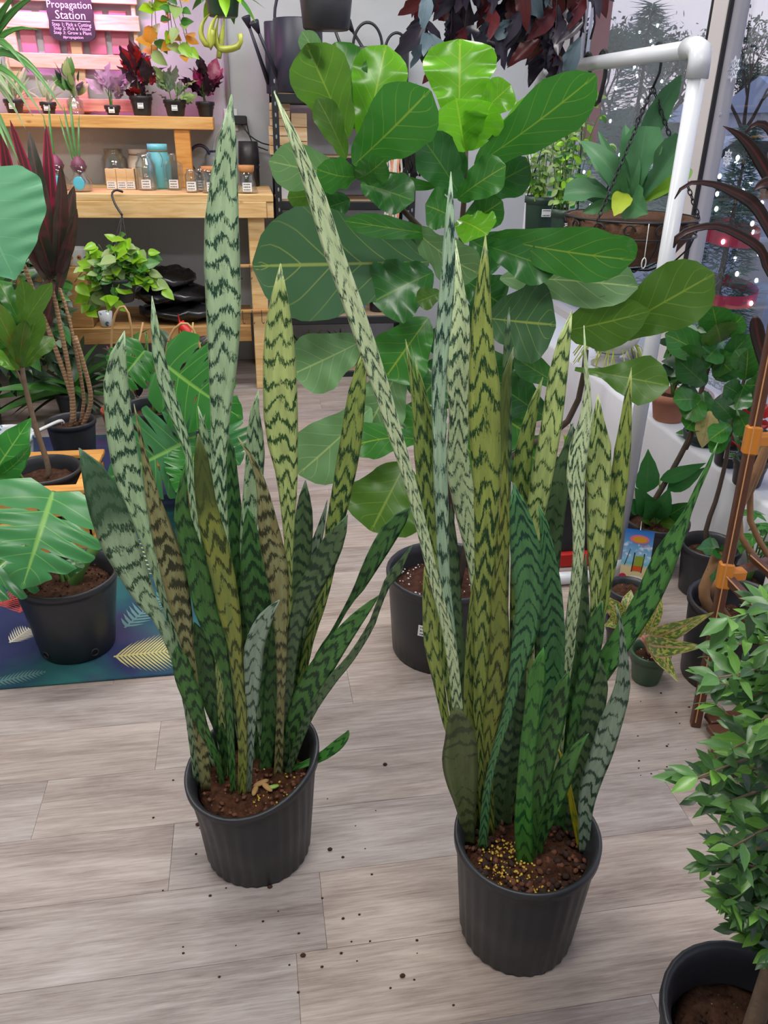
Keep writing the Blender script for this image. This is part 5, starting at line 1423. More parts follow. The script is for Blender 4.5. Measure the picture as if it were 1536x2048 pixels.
RL_, RR_ = max(IVX - .12, -1.29), c.x + .05          # riser ends, clear of the bench leg
# riser that carries the little pot and the ivy
rs = obj('riser_box', MB().bevbox(((RL_ + RR_) / 2, 4.95, (LS + c.z) / 2), (RR_ - RL_, .24, c.z - LS), .004), M_PINE_D, None, 'dark pine riser box on the bench shelf under the eyed pot', 'box', at=((RL_ + RR_) / 2, 4.95, LS))
t = thing('eyed_pot', 'small white pot with two painted orange-brown eyes under the bench', 'pot', c)
obj('pot', MB().lathe([(.045, 0), (.05, .004), (.062, .09), (.064, .095), (.056, .095), (.05, .02), (.001, .02)], 22, c), M_LABEL, t)
for sx in (-1, 1):
    obj('painted_eye', MB().ball(c + Vector((sx * .022, -.055, .05)), .012, 10, 6, (1, .25, 1)), plain('eye_orange', srgb(196, 120, 40), .5), t)
    obj('painted_pupil', MB().ball(c + Vector((sx * .022, -.058, .05)), .005, 8, 5, (1, .3, 1)), M_INK, t)
c = PY(200, 615, 4.72); c.z = LS
c.y = 4.86
t = thing('patterned_mug', 'little blue and white patterned mug under the hanging pothos', 'mug', c)
obj('mug_body', MB().lathe([(.03, 0), (.034, .004), (.04, .085), (.035, .085), (.03, .01), (.001, .01)], 20, c), M_DELFT, t)
# hanging pothos on the front rail
hk = PY(226, 385, BY0 - .012)
po = thing('hanging_pothos', 'lime-green pothos in a black basket hung on the bench rail by a black hook', 'hanging plant', PY(238, 580, 4.60))
pc = org(po)
obj('hook', MB().tube(curve([PY(246, 384, 4.71), PY(232, 380, 4.70), PY(224, 388, 4.69), PY(230, 408, 4.66), PY(244, 430, 4.62)], 14), .006, 8), M_BLKPLAS, po)
for q in range(3):
    a = q * 2.094 + .5
    obj('hanger_wire', MB().tube([PY(244, 430, 4.62), pc + Vector((.09 * math.cos(a), .09 * math.sin(a), .06))], .0025, 5), M_BLKPLAS, po)
obj('pot', pot_mb(pc - Vector((0, 0, .06)), .10, .075, .13, 0), M_POT, po)
obj('soil', soil_mb(pc - Vector((0, 0, .06)), .086, .1, seed=61), M_SOIL, po)
rnd = random.Random(62)
for k_ in range(22):
    a = rnd.uniform(0, 2 * PI); r_ = rnd.uniform(.05, .24)
    b_ = pc + Vector((.05 * math.cos(a), .05 * math.sin(a), .05))
    e = pc + Vector((r_ * math.cos(a) * 1.05, r_ * math.sin(a) * .5 - .03, rnd.uniform(-.16, .22) if k_ % 3 else rnd.uniform(.1, .28)))
    pts = curve([b_, (b_ + e) / 2 + Vector((0, 0, .08)), e], 6)
    obj('vine', MB().tube(pts, .0022, 5), L_STEM, po)
    for j in range(1, 6):
        for _ in range(2):
            d_ = Vector((rnd.uniform(-1, 1), rnd.uniform(-1, .3), rnd.uniform(-.8, .5)))
            inst('leaf', U_HE, leafM(pts[j] + d_ * .015, d_, (rnd.uniform(-.5, .5), -.9, .8), rnd.uniform(.05, .095)), po, rnd.choice([L_LIME, L_LIME, L_GRN, L_PALE]))
# dark ivy on the riser, its vines hanging in front of the shelf
rtop = PY(156, 530, 4.9).z
ix = IVX
iv, _z = nursery('ivy', 'dense dark ivy trailing from the riser under the bench', 'potted plant', Vector((ix, 4.93, rtop)), .09, .075, .11, ribs=0)
U_IVY = unit_leaf('ovate', .8, 4, 2, mat=L_GRND)
rnd = random.Random(63)
for k_ in range(18):
    b_ = Vector((ix + rnd.uniform(-.05, .05), 4.93 + rnd.uniform(-.05, .02), rtop + .09)); xe = ix + rnd.uniform(-.16, .20); ye = rnd.uniform(4.60, 4.70)
    pts = curve([b_, Vector((ix * .6 + xe * .4, 4.84, rtop + .19 + rnd.uniform(0, .05))), Vector((xe, ye, rtop + rnd.uniform(.06, .14))), Vector((xe + rnd.uniform(-.03, .03), ye, rtop - .12)), Vector((xe + rnd.uniform(-.04, .04), ye, rnd.uniform(.14, .34)))], 20)
    obj('vine', MB().tube(pts, .0022, 5), L_STEM, iv)
    for j in range(4, 20):
        if pts[j].y > 4.73 and pts[j].z < rtop + .13: continue
        d_ = Vector((rnd.uniform(-1, 1), rnd.uniform(-1, .15), rnd.uniform(-.8, .4)))
        inst('leaf', U_IVY, leafM(pts[j], d_, (rnd.uniform(-.5, .5), -1, .6), rnd.uniform(.04, .062)), iv, rnd.choice([L_GRND, L_GRND, L_BEGS]))
# ================================================================== black slotted-steel rack with watering cans
RX0_, RY0_, RY1_ = PY(548, 300, 4.98).x, 4.98, 5.38
RX1_ = PY(832, 300, 4.98).x
rk = thing('steel_rack', 'black slotted-steel storage rack against the grey wall beside the bench', 'rack', ((RX0_ + RX1_) / 2, 5.18, 0))
rz = [PY(600, y, RY0_).z for y in (742, 632, 400, 312, 186)]
for x_ in (RX0_, RX1_):
    for y_ in (RY0_, RY1_):
        s_ = 1 if x_ == RX0_ else -1
        pz = rz[-1] + .03
        pp = obj('post', MB().box((x_, y_, pz / 2), (.004, .035, pz)).box((x_ + s_ * .016, y_ + (-.017 if y_ == RY0_ else .017), pz / 2), (.035, .004, pz)), M_BLKMETAL, rk)
        if y_ == RY0_:
            hb_ = MB()
            for k_ in range(30):
                hb_.ball((x_ + s_ * .016, y_ - .0195, .08 + k_ * .055), .009, 6, 4, (.6, .05, 1.3))
            obj('slots', hb_, plain('slot_grey', srgb(150, 154, 160), .6), pp, kind='stuff')
M_BOARD = plain('particle_board', srgb(178, 150, 118), .8, 0, .15, 60)
for z_ in rz:
    sh = obj('shelf_board', MB().bevbox(((RX0_ + RX1_) / 2, 5.18, z_ - .008), (RX1_ - RX0_ - .01, .40, .012), .002), M_BOARD, rk)
    for y_ in (RY0_, RY1_):
        obj('beam', MB().bevbox(((RX0_ + RX1_) / 2, y_, z_ - .03), (RX1_ - RX0_, .02, .05), .006), M_BLKMETAL, rk)
M_NAVYC = plain('navy_can_paint', srgb(40, 42, 58), .45, 0, .12, 12)
M_BLKC = plain('black_can_paint', (.02, .021, .026), .4)
def can(label, px, Y, r, h, mat, spout, hloop=True, double=False):
    x = PY(px, 150, Y).x; c = Vector((x, Y, rz[-1]))
    t = thing('watering_can', label, 'watering can', c)
    obj('body', MB().lathe([(r * .98, 0), (r, .006), (r, h - .004), (r * .97, h), (r * .9, h), (r * .9, .012), (.001, .012)], 28, c), mat, t)
    if hloop:
        obj('handle', MB().tube([c + Vector((r * .92 * math.cos(a), 0, h + r * 1.35 * math.sin(a))) for a in np.linspace(-.15, PI + .15, 18)], .008, 8), mat, t)
    s0 = c + Vector((-r * .8, -.03, .05)); s1 = Vector(spout)
    obj('spout', MB().tube([s0, (s0 + s1) / 2, s1], [.014, .010, .008], 8), mat, t)
    d_ = (s1 - s0).normalized(); q = d_.to_track_quat('Z', 'Y').to_matrix()
    obj('rose', MB().lathe([(.009, -.01), (.026, .045), (.024, .05), (.001, .052)], 16, s1, axis=q), mat, t)
    return t
can('tall navy watering can whose long spout rises past the conduit', 598, 5.10, .135, .36, M_NAVYC, PY(516, 62, 4.98))
can('narrow navy watering can tucked against the tall one', 556, 5.29, .07, .36, M_NAVYC, PY(498, 52, 5.2), hloop=False)
can('squat black watering can with a round handle beside the dark hanging leaves', 735, 5.14, .09, .24, M_BLKC, PY(668, 55, 5.05))
can('black watering can with a thin arched handle at the rack end', 792, 5.31, .075, .23, M_BLKC, PY(704, 60, 5.31))
# wooden crates on the second shelf, white bin below
for k_, (px_, zz, w_, hh, lb) in enumerate(((560, 0, .12, .15, 'plain wooden block crate on the rack, bottom left of the pile'), (598, 0, .09, .22, 'tall narrow wooden crate on the rack beside the low one'), (562, .15, .11, .12, 'small wooden crate on top of the low one'))):
    c = Vector((PY(px_, 300, 5.12).x, 5.12, rz[3] + zz))
    t = thing('wooden_crate', lb, 'crate', c)
    for j in range(3):
        obj('board', MB().bevbox(c + Vector((0, 0, hh * (j + .5) / 3)), (w_, .14, hh / 3 - .003), .002), M_BOXW, t)
c = Vector((PY(586, 420, 5.16).x, 5.16, rz[2]))
t = thing('storage_bin', 'white plastic storage bin with a grey lid on the rack', 'bin', c)
obj('bin_body', MB().box(c + Vector((0, 0, .06)), (.17, .26, .12), taper=.9), M_LABEL, t)
obj('lid', MB().bevbox(c + Vector((0, 0, .13)), (.19, .28, .022), .005), plain('grey_lid', srgb(170, 172, 176), .5), t)
z4 = rz[1]
def rackpt(px, Y=5.08): return Vector((PY(px, 600, Y).x, Y, z4))
c = rackpt(610)
t = thing('doodle_mug', 'white mug with black doodles and a red base on the rack', 'mug', c)
obj('mug_body', MB().lathe([(.044, .012), (.048, .014), (.056, .13), (.050, .13), (.042, .02), (.001, .02)], 24, c), M_LABEL, t)
M_REDP = plain('red_paint', srgb(200, 40, 36), .4)
obj('base', MB().lathe([(.042, 0), (.045, .003), (.046, .013), (.001, .013)], 24, c), M_REDP, t)
obj('handle', MB().tube([c + Vector((.05 + .028 * math.sin(a), -.01, .07 + .034 * math.cos(a))) for a in np.linspace(.1, PI - .1, 12)], .006, 7), M_LABEL, t)
db = MB()
for k_ in range(6):
    a = -PI / 2 + (-.5 + .2 * k_); z_ = .05 + .012 * (k_ % 3)
    db.tube([c + Vector((.0535 * math.cos(a + .12 * math.cos(q)), .0535 * math.sin(a + .12 * math.cos(q)), z_ + .014 * math.sin(q) + .01)) for q in np.linspace(0, 2 * PI, 10, endpoint=False)], .0012, 4, closed=True)
obj('doodles', db, M_INK, t)
obj('sprig', MB().ball(c + Vector((0, 0, .135)), .03, 10, 6, (1, 1, .5)), L_GRND, t)
c = rackpt(578)
t = thing('dotted_cup', 'black cup with white dots beside the doodle mug', 'cup', c)
obj('cup_body', MB().lathe([(.036, 0), (.04, .004), (.044, .14), (.038, .14), (.034, .01), (.001, .01)], 20, c), M_BLKC, t)
dd = MB()
for k_ in range(12):
    a = -PI / 2 + (k_ % 3 - 1) * .5 + .25 * ((k_ // 3) % 2); z_ = .025 + .032 * (k_ // 3)
    dd.ball(c + Vector((.042 * math.cos(a), .042 * math.sin(a), z_)), .006, 8, 5, (1, 1, 1))
obj('dots', dd, M_LABEL, t)
c = rackpt(643, 5.03)
t = thing('red_bow', 'crumpled red ribbon bow leaning by the doodle mug', 'bow', c)
for k_, (dx, dz, rr, sc) in enumerate(((-.018, .085, .03, (1, .5, .7)), (.022, .09, .03, (1, .5, .7)), (0, .085, .014, (1, 1, 1)), (.008, .039, .03, (.5, .3, 1.25)), (-.012, .033, .026, (.4, .3, 1.2)))):
    obj('loop' if k_ < 2 else 'knot' if k_ == 2 else 'tail', MB().ball(c + Vector((dx, -.01 * k_, dz)), rr, 12, 8, sc), M_REDP, t)
c = rackpt(688, 5.1)
t = thing('blue_case', 'light blue rounded plastic case on the rack', 'case', c)
obj('case_body', MB().bevbox(c + Vector((0, 0, .07)), (.26, .14, .14), .03), plain('sky_blue_plastic', srgb(108, 156, 214), .4), t)
obj('seam', MB().bevbox(c + Vector((0, 0, .085)), (.262, .142, .004), .001), M_NAVYC, t)
c = rackpt(756, 5.1)
t = thing('round_tin', 'dark navy round tin beside the blue case', 'tin', c)
obj('tin_body', MB().lathe([(.05, 0), (.053, .005), (.053, .10), (.055, .10), (.055, .13), (.05, .134), (.001, .134)], 24, c), M_NAVYC, t)
# grassy plants on the bottom shelf
for k_, (px_, lb) in enumerate(((612, 'tufty green grass plant on the bottom rack shelf below the mug'), (682, 'arching green grass plant on the bottom rack shelf below the blue case'))):
    c = Vector((PY(px_, 700, 5.1).x, 5.1, rz[0]))
    t, _z = nursery('grass_plant', lb, 'potted plant', c, .07, .055, .08, ribs=0)
    scatter_leaves(t, U_ST, c + Vector((0, -.02, .09)), (.04, .03, .02), 34, .13, 80 + k_, up=.7, mats=[L_GRN, L_GRND, L_PALE], shell=0, zmin=rz[0] + .01)
# macrame hangers on dowels
M_COT = plain('cotton_cord', srgb(232, 226, 214), .9, 0, .1, 90, .3); M_PEACH = plain('peach_cord', srgb(238, 160, 130), .9, 0, .15, 90, .3); M_BLKY = plain('black_yarn', (.012, .012, .012), .95)
M_DOW = m_pine('dowel_wood', (1, .9, .72))
def macrame(label, px0, px1, py0, py1, Y, mats, seed, nst):
    a, b = PY(px0, py0, Y), PY(px1, py0, Y)
    t = thing('macrame_hanging', label, 'macrame', (a + b) / 2)
    obj('dowel', MB().tube([a - Vector((.03, 0, 0)), b + Vector((.03, 0, 0))], .008, 8), M_DOW, t)
    mid = (a + b) / 2
    obj('hanging_cord', MB().tube([a, Vector((min(mid.x, RX1_ - .02), RY0_ - .012, rz[-1] - .03)), b], .002, 5), M_COT, t)
    rnd = random.Random(seed); L = (a.z - PY(px0, py1, Y).z)
    for k in range(nst):
        x = a.x + (b.x - a.x) * (k + .5) / nst; l_ = L * rnd.uniform(.82, 1.05)
        pts = [Vector((x + .006 * math.sin(i * 2.1 + k), Y - .006 + .006 * math.cos(i * 1.7 + k), a.z - l_ * i / 9)) for i in range(10)]
        obj('strand', MB().tube(pts, .0075, 6), mats[k % len(mats)], t)
macrame('cream and peach macrame hanging on a dowel behind the fig', 772, 806, 268, 455, 4.94, [M_COT, M_COT, M_PEACH], 5, 7)
macrame('shaggy black yarn hanging on a dowel next to the peach macrame', 811, 843, 262, 352, 4.92, [M_BLKY], 6, 10)
# black hanging pot above the cans
hp = P(652, 20, 4.6)
t = thing('hanging_pot', 'glossy black hanging pot above the watering cans', 'hanging pot', hp - Vector((0, 0, .08)))
obj('pot', pot_mb(hp - Vector((0, 0, .085)), .135, .115, .2, 0), M_POT, t)
for q in range(3):
    a = q * 2.094 + .4
    obj('hanger_wire', MB().tube([hp + Vector((.13 * math.cos(a), .13 * math.sin(a), .105)), Vector((hp.x, hp.y, hp.z + .5))], .002, 5), M_BLKMETAL, t)
obj('hanger_wire', MB().tube([Vector((hp.x, hp.y, hp.z + .5)), Vector((hp.x, hp.y, CEIL))], .002, 5), M_BLKMETAL, t)
# dark hanging begonia by the window
dp = P(1010, -140, 3.3)
t = thing('hanging_begonia', 'large hanging plant with masses of dark purple drooping leaves near the window', 'hanging plant', dp)
obj('pot', pot_mb(dp - Vector((0, 0, .05)), .15, .11, .17, 0), M_POT, t)
obj('soil', soil_mb(dp - Vector((0, 0, .05)), .13, .14, seed=71), M_SOIL, t)
obj('hanger_wire', MB().tube([dp + Vector((0, 0, .1)), Vector((dp.x, dp.y, CEIL))], .003, 5), M_BLKMETAL, t)
L_DKP = m_leaf('dusk_leaf', srgb(46, 42, 54), srgb(90, 60, 80), .35, .28, .1, 5, 1.2, hue=.3)
L_DKB = m_leaf('slate_leaf', srgb(96, 116, 128), srgb(60, 70, 84), .4, .4, .1, 5, 1.2, hue=.2)
L_DKR = m_leaf('oxblood_leaf', srgb(84, 34, 38), srgb(140, 60, 60), .35, .3, .15, 5, 1.2, hue=.2)
U_DR = unit_leaf('lance', .42, 8, 4, wave=.5, curl=.35, fold=.3, wn=4, mat=L_DKP)
rnd = random.Random(72)
for k_ in range(19):
    ex, ey = rnd.uniform(815, 1195), rnd.uniform(10, 100)
    b_ = dp + Vector((rnd.uniform(-.1, .1), rnd.uniform(-.1, .1), .1)); e = P(ex, ey, 3.3 + rnd.uniform(-.18, .18))
    pts = curve([b_, Vector((e.x * .7 + b_.x * .3, e.y * .7 + b_.y * .3, b_.z + .06)), (e + Vector((0, 0, .12))), e], 12)
    obj('stem', MB().tube(pts, .004, 5), L_BEGD, t)
    for j in range(2, 12):
        for _ in range(1 + (j > 4)):
            d_ = Vector((rnd.uniform(-.9, .9), rnd.uniform(-.9, .6), rnd.uniform(-1.6, -.2)))
            ln_ = rnd.uniform(.10, .17); tp_ = pts[j] + d_.normalized() * ln_
            if max(pts[j].x, tp_.x) > 1.16 and min(pts[j].z, tp_.z) < 1.80: continue       # keep clear of the pipe rack
            inst('leaf', U_DR, leafM(pts[j], d_, (rnd.uniform(-.6, .6), -1, rnd.uniform(-.1, .6)), ln_), t, rnd.choice([L_DKP, L_DKP, L_DKB, L_DKR, L_DKP]))
# ================================================================== white pipe rack with hanging baskets
PVX, PVY0, PVY1, PVZ, PR = 1.25, 2.33, 3.62, 1.69, .024
pv = thing('pipe_rack', 'white plastic pipe garment rack holding hanging plants by the window', 'rack', (PVX, (PVY0 + PVY1) / 2, 0))
obj('top_bar', MB().tube([(PVX, PVY0 + .03, PVZ), (PVX, PVY1 - .03, PVZ)], PR, 16), M_PVC, pv)
for y_, s_ in ((PVY0, 1), (PVY1, -1)):
    obj('upright', MB().tube([(PVX, y_, .05), (PVX, y_, PVZ - .03)], PR, 16), M_PVC, pv)
    el = [Vector((PVX, y_, PVZ - .075)), Vector((PVX, y_, PVZ - .03)), Vector((PVX, y_ + s_ * .008, PVZ - .008)), Vector((PVX, y_ + s_ * .03, PVZ)), Vector((PVX, y_ + s_ * .075, PVZ))]
    obj('elbow', MB().tube(el, [.031, .030, .031, .030, .031], 16), M_PVC, pv)
    obj('foot_bar', MB().tube([(PVX - .34, y_, PR), (PVX + .05, y_, PR)], PR, 14), M_PVC, pv)
    obj('tee', MB().tube([(PVX, y_, .03), (PVX, y_, .10)], .031, 14).tube([(PVX - .05, y_, PR + .006), (PVX + .05, y_, PR + .006)], .030, 14), M_PVC, pv)
# staghorn fern in a wire basket
SB = PX(1262, 432, PVX); SBY = SB.y
bc = Vector((PVX, SBY, SB.z)); BR = 130 / ppm(bc)
sf = thing('staghorn_fern', 'staghorn fern in a scrolled wire basket lined with coir, hung on a chain', 'hanging plant', bc)
M_COIR = plain('coir', srgb(104, 74, 56), .95, 0, .45, 45, .9)
cm = MB().lathe([(.003, -.155), (BR * .35, -.15), (BR * .72, -.11), (BR * .93, -.05), (BR * .97, 0), (BR * .9, .0), (BR * .8, -.02), (.003, -.012)], 36, bc, rfun=lambda a, i: 1 + .03 * math.sin(a * 11 + i * 2))
obj('coir_liner', cm, M_COIR, sf)
wb_ = MB()
for z_ in (0.0, -.05):
    wb_.tube([bc + Vector((BR * math.cos(a), BR * math.sin(a), z_)) for a in np.linspace(0, 2 * PI, 40, endpoint=False)], .0035, 6, closed=True)
for k_ in range(8):
    a = k_ * PI / 4
    wb_.tube([bc + Vector((BR * math.cos(a) * f, BR * math.sin(a) * f, z)) for f, z in ((1, -.05), (.96, -.08), (.78, -.125), (.4, -.165), (.05, -.17))], .003, 5)
obj('wire_frame', wb_, M_BLKMETAL, sf)
for k_ in range(14):
    a = (k_ + .5) * 2 * PI / 14; pts = []
    for q in np.linspace(0, 5.2, 14):
        rr = .021 * (1 - q / 9); pts.append(bc + Vector((BR * math.cos(a + rr * math.cos(q) / BR), BR * math.sin(a + rr * math.cos(q) / BR), -.025 + rr * math.sin(q))))
    obj('scroll', MB().tube(pts, .003, 5), M_BLKMETAL, sf)
hook = Vector((PVX, SBY - .02, PVZ))
obj('hook', MB().tube([hook + Vector((0, .03 * math.cos(a), .03 * math.sin(a))) for a in np.linspace(-.6, PI, 12)] + [hook + Vector((0, -.03, -.05)), hook + Vector((0, 0, -.09))], .004, 6), M_BLKMETAL, sf)
for k_ in range(3):
    a = k_ * 2.094 - .4; p0, p1 = hook + Vector((0, 0, -.09)), bc + Vector((BR * math.cos(a), BR * math.sin(a), 0))
    cb = MB(); n_l = int((p1 - p0).length / .016)
    dv = (p1 - p0).normalized(); s1 = dv.orthogonal().normalized(); s2 = dv.cross(s1)
    for i in range(n_l):
        c = p0 + (p1 - p0) * (i + .5) / n_l; sd = s1 if i % 2 else s2
        cb.tube([c + dv * .011 * math.cos(q) + sd * .006 * math.sin(q) for q in np.linspace(0, 2 * PI, 8, endpoint=False)], .002, 4, closed=True)
    obj('chain', cb, M_BLKMETAL, sf)
L_STAG = m_leaf('staghorn_frond', srgb(76, 128, 84), srgb(110, 156, 110), .4, .5, .2, 5, 2.5, hue=.15)
L_STAGD = m_leaf('staghorn_shield_green', srgb(66, 112, 76), srgb(96, 140, 96), .4, .5, .15, 5, 2.5)
L_STAGL = m_leaf('staghorn_shield', srgb(176, 196, 62), srgb(150, 170, 60), .3, .5, .3, 5, 2.5)
dS = bc.dot(FW)
for (bx, by, tx, ty, w_, sh, mm, tw, ar, d1, fo) in [(1280, 300, 1362, 150, 46, 'strap', L_STAG, 20, -.10, -.05, .3), (1276, 410, 1284, 285, 30, 'strap', L_STAG, 0, .0, -.02, .6), (1268, 405, 1292, 252, 74, 'fork', L_STAG, 0, .05, -.04, .5), (1256, 405, 1250, 250, 40, 'strap', L_STAG, 15, .08, 0, .6), (1276, 408, 1372, 278, 62, 'fork', L_STAG, -10, .05, -.1, .5),
        (1262, 395, 1196, 262, 20, 'strap', L_STAG, 0, .1, .02, .4), (1240, 395, 1160, 282, 40, 'strap', L_STAG, 20, .30, 0, .4), (1235, 402, 1128, 388, 44, 'fork', L_STAG, 30, .18, 0, .4), (1240, 380, 1182, 300, 30, 'strap', L_STAG, 0, .25, .06, .4),
        (1250, 385, 1228, 432, 40, 'ellip', L_STAGL, 0, .1, -.16, .1), (1262, 395, 1296, 428, 66, 'ovate', L_STAG, 20, .1, -.14, .2), (1290, 400, 1335, 345, 60, 'ellip', L_STAGD, 0, .1, .08, .1), (1225, 405, 1165, 425, 26, 'strap', L_STAG, 0, .1, -.05, .3), (1215, 400, 1160, 365, 40, 'strap', L_STAGD, 0, .2, .06, .3), (1282, 400, 1385, 340, 30, 'strap', L_LIME, 0, .2, .06, .3)]:
    broad_px(sf, bx, by, tx, ty, w_, dS - .02, dS + d1, mm, sh, tw, arch=ar, fold=fo, wave=.06, ns=16, nu=6)
obj('tag_string', MB().tube(curve([bc + Vector((-.04, -BR, 0)), bc + Vector((-.042, -BR - .006, -.05)), bc + Vector((-.04, -BR - .004, -.1))], 6), .0014, 4), M_LABEL, sf)
obj('snap_clip', MB().tube([bc + Vector((-.04 + .007 * math.cos(q), -BR - .005, -.115 + .016 * math.sin(q))) for q in np.linspace(0, 2 * PI, 10, endpoint=False)], .002, 5, closed=True), M_LABEL, sf)
# two green hanging pots with trailing pilea
U_PIL = unit_leaf('ellip', .62, 4, 2, mat=L_PALE)
def green_hanger(label, px, py, Y, w_, hh, seed, hookpx):
    c = PX(px, py, PVX); c = Vector((PVX - .02, Y, c.z))
    t = thing('hanging_pilea', label, 'hanging plant', c - Vector((0, 0, hh)))
    obj('pot', MB().lathe([(w_ * .42, -hh), (w_ * .44, -hh + .005), (w_ * .5, -.03), (w_ * .5, -.028), (w_ * .55, -.026), (w_ * .55, 0), (w_ * .5, 0), (w_ * .48, -.03), (.001, -.032)], 24, c), M_POTDG, t)
    sticker(t, c + Vector((.0, -w_ * .5 - .004, -.06)), (1, 0, 0), (0, 0, 1), .04, .03, lines=2)
    sticker(t, c + Vector((-.01, -w_ * .48 - .004, -.135)), (1, 0, 0), (0, 0, 1), .03, .024, lines=0)
    tg = obj('plant_tag', MB().bevbox(c + Vector((.01, -w_ * .4, .05)), (.028, .002, .12), .001), M_TAGW, t)
    obj('tag_print', MB().box(c + Vector((.01, -w_ * .4 - .0015, .015)), (.02, .001, .018)), plain('tag_green', srgb(40, 150, 80), .5), tg)
    hk = Vector((PVX, Y, PVZ))
    obj('hook', MB().tube([hk + Vector((0, .034 * math.cos(a), .034 * math.sin(a))) for a in np.linspace(-.5, PI, 12)] + [hk + Vector((0, -.034, -.06)), hk + Vector((0, 0, -.11))], .008, 8), M_BLKPLAS, t)
    for q in (-1, 1):
        obj('hanger_wire', MB().tube([hk + Vector((0, 0, -.11)), c + Vector((q * w_ * .5, 0, 0))], .0025, 5), M_BLKPLAS, t)
    rnd = random.Random(seed); mats = []
    for k in range(18):
        a = rnd.uniform(0, 2 * PI); r_ = rnd.uniform(.04, .2); zt = rnd.uniform(.05, .46)
        e = c + Vector((r_ * math.cos(a) * .8, r_ * math.sin(a), zt))
        pts = curve([c + Vector((.03 * math.cos(a), .03 * math.sin(a), -.02)), c + Vector((r_ * .6 * math.cos(a), r_ * .6 * math.sin(a), zt * .8)), e], 10)
        obj('stem', MB().tube(pts, .0018, 4), L_STEM, t)
        for j in range(2, 10):
            for _ in range(2):
                d_ = Vector((rnd.uniform(-1, 1), rnd.uniform(-1, .6), rnd.uniform(-.7, .5)))
                inst('leaf', U_PIL, leafM(pts[j] + d_ * .01, d_, (rnd.uniform(-.6, .6), -.8, .8), rnd.uniform(.024, .042)), t, rnd.choice([L_PALE, L_GRN, L_LIME, L_PALE]))
    return t
green_hanger('larger dark green hanging pot of pilea with a white tag', 1066, 385, 3.42, .13, .17, 91, 1100)
green_hanger('smaller dark green hanging pot of pilea beside the wire basket', 1106, 408, 3.14, .10, .15, 92, 1145)
hk = Vector((PVX, 3.0, PVZ))
obj('spare_hook', MB().tube([hk + Vector((0, .034 * math.cos(a), .034 * math.sin(a))) for a in np.linspace(-.5, PI, 12)] + [hk + Vector((0, -.034, -.05)), hk + Vector((0, -.01, -.12)), hk + Vector((0, .02, -.13))], .008, 8), M_BLKPLAS, None, 'empty black hook hanging on the pipe rack', 'hook', at=hk)
# white trailing bowl of rhipsalis on the window sill end
rb = Vector((1.84, PX(1212, 760, 1.84).y, LEDZ + .004))
M_STONE = plain('pale_stone', srgb(196, 196, 192), .7, 0, .1, 20, .1)
t = thing('rhipsalis_bowl', 'pale ribbed bowl of yellow-green mistletoe cactus on the sill', 'potted plant', rb)
hb2 = PX(1212, 775, 1.84).z - LEDZ + .03
obj('stand', MB().lathe([(.09, 0), (.092, .01), (.05, .03), (.05, max(.05, hb2 - .02)), (.08, max(.07, hb2)), (.001, max(.07, hb2))], 24, rb), M_STONE, t)
bz = Vector((rb.x, rb.y, rb.z + max(.07, hb2)))
obj('bowl', MB().lathe([(.06, 0), (.075, .004), (.125, .05), (.14, .085), (.132, .085), (.11, .05), (.001, .03)], 40, bz, rfun=lambda a, i: 1 + .012 * math.sin(a * 24)), M_STONE, t)
L_RHI = plain('rhipsalis_stem', srgb(184, 196, 70), .5, 0, .2, 12)
rnd = random.Random(95); rb_ = MB(); rb2 = MB()
for k_ in range(240):
    a = rnd.uniform(0, 2 * PI); r_ = rnd.uniform(.02, .19); z_ = rnd.uniform(.03, .16) * (1 - (r_ / .24) ** 2)
    b_ = bz + Vector((r_ * .4 * math.cos(a), r_ * .4 * math.sin(a), .06)); e = bz + Vector((r_ * math.cos(a), r_ * math.sin(a), .06 + z_ - (.14 if r_ > .16 else 0)))
    rb_.tube(curve([b_, (b_ + e) / 2 + Vector((rnd.uniform(-.02, .02), rnd.uniform(-.02, .02), .04)), e], 5), .0026, 4)
obj('stems', rb_, L_RHI, t, kind='stuff')

# ------------------------------------------------------------------ sill: terracotta plant, small pots, poinsettias
def sill(px, py, z=None): 
    p = F(px, py, LEDZ + .002); return p
c = sill(1335, 838)
t = thing('terracotta_plant', 'leafy plant in a whitened terracotta pot on the sill', 'potted plant', c)
M_TERR2 = plain('limed_terracotta', srgb(176, 118, 96), .8, 0, .35, 12, .1)
obj('pot', MB().lathe([(.058, 0), (.062, .004), (.078, .085), (.086, .087), (.088, .12), (.08, .12), (.07, .09), (.001, .085)], 28, c), M_TERR2, t)
obj('soil', soil_mb(c, .072, .10, seed=33), M_SOIL, t)
rnd = random.Random(34)
for k_ in range(7):
    e = c + Vector((rnd.uniform(-.10, .10), rnd.uniform(-.10, .08), rnd.uniform(.22, .46)))
    pts = curve([c + Vector((0, 0, .1)), (c + e) / 2 + Vector((rnd.uniform(-.02, .02), 0, .06)), e], 9)
    obj('stem', MB().tube(pts, .003, 5), L_STEM, t)
    for j in range(2, 9):
        d_ = Vector((rnd.uniform(-1, 1), rnd.uniform(-1, .4), rnd.uniform(-.5, .6)))
        inst('leaf', U_HE, leafM(pts[j], d_, (rnd.uniform(-.5, .5), -.8, .7), rnd.uniform(.05, .085)), t, rnd.choice([L_GRND, L_GRN, L_BEGS, L_GRND]))
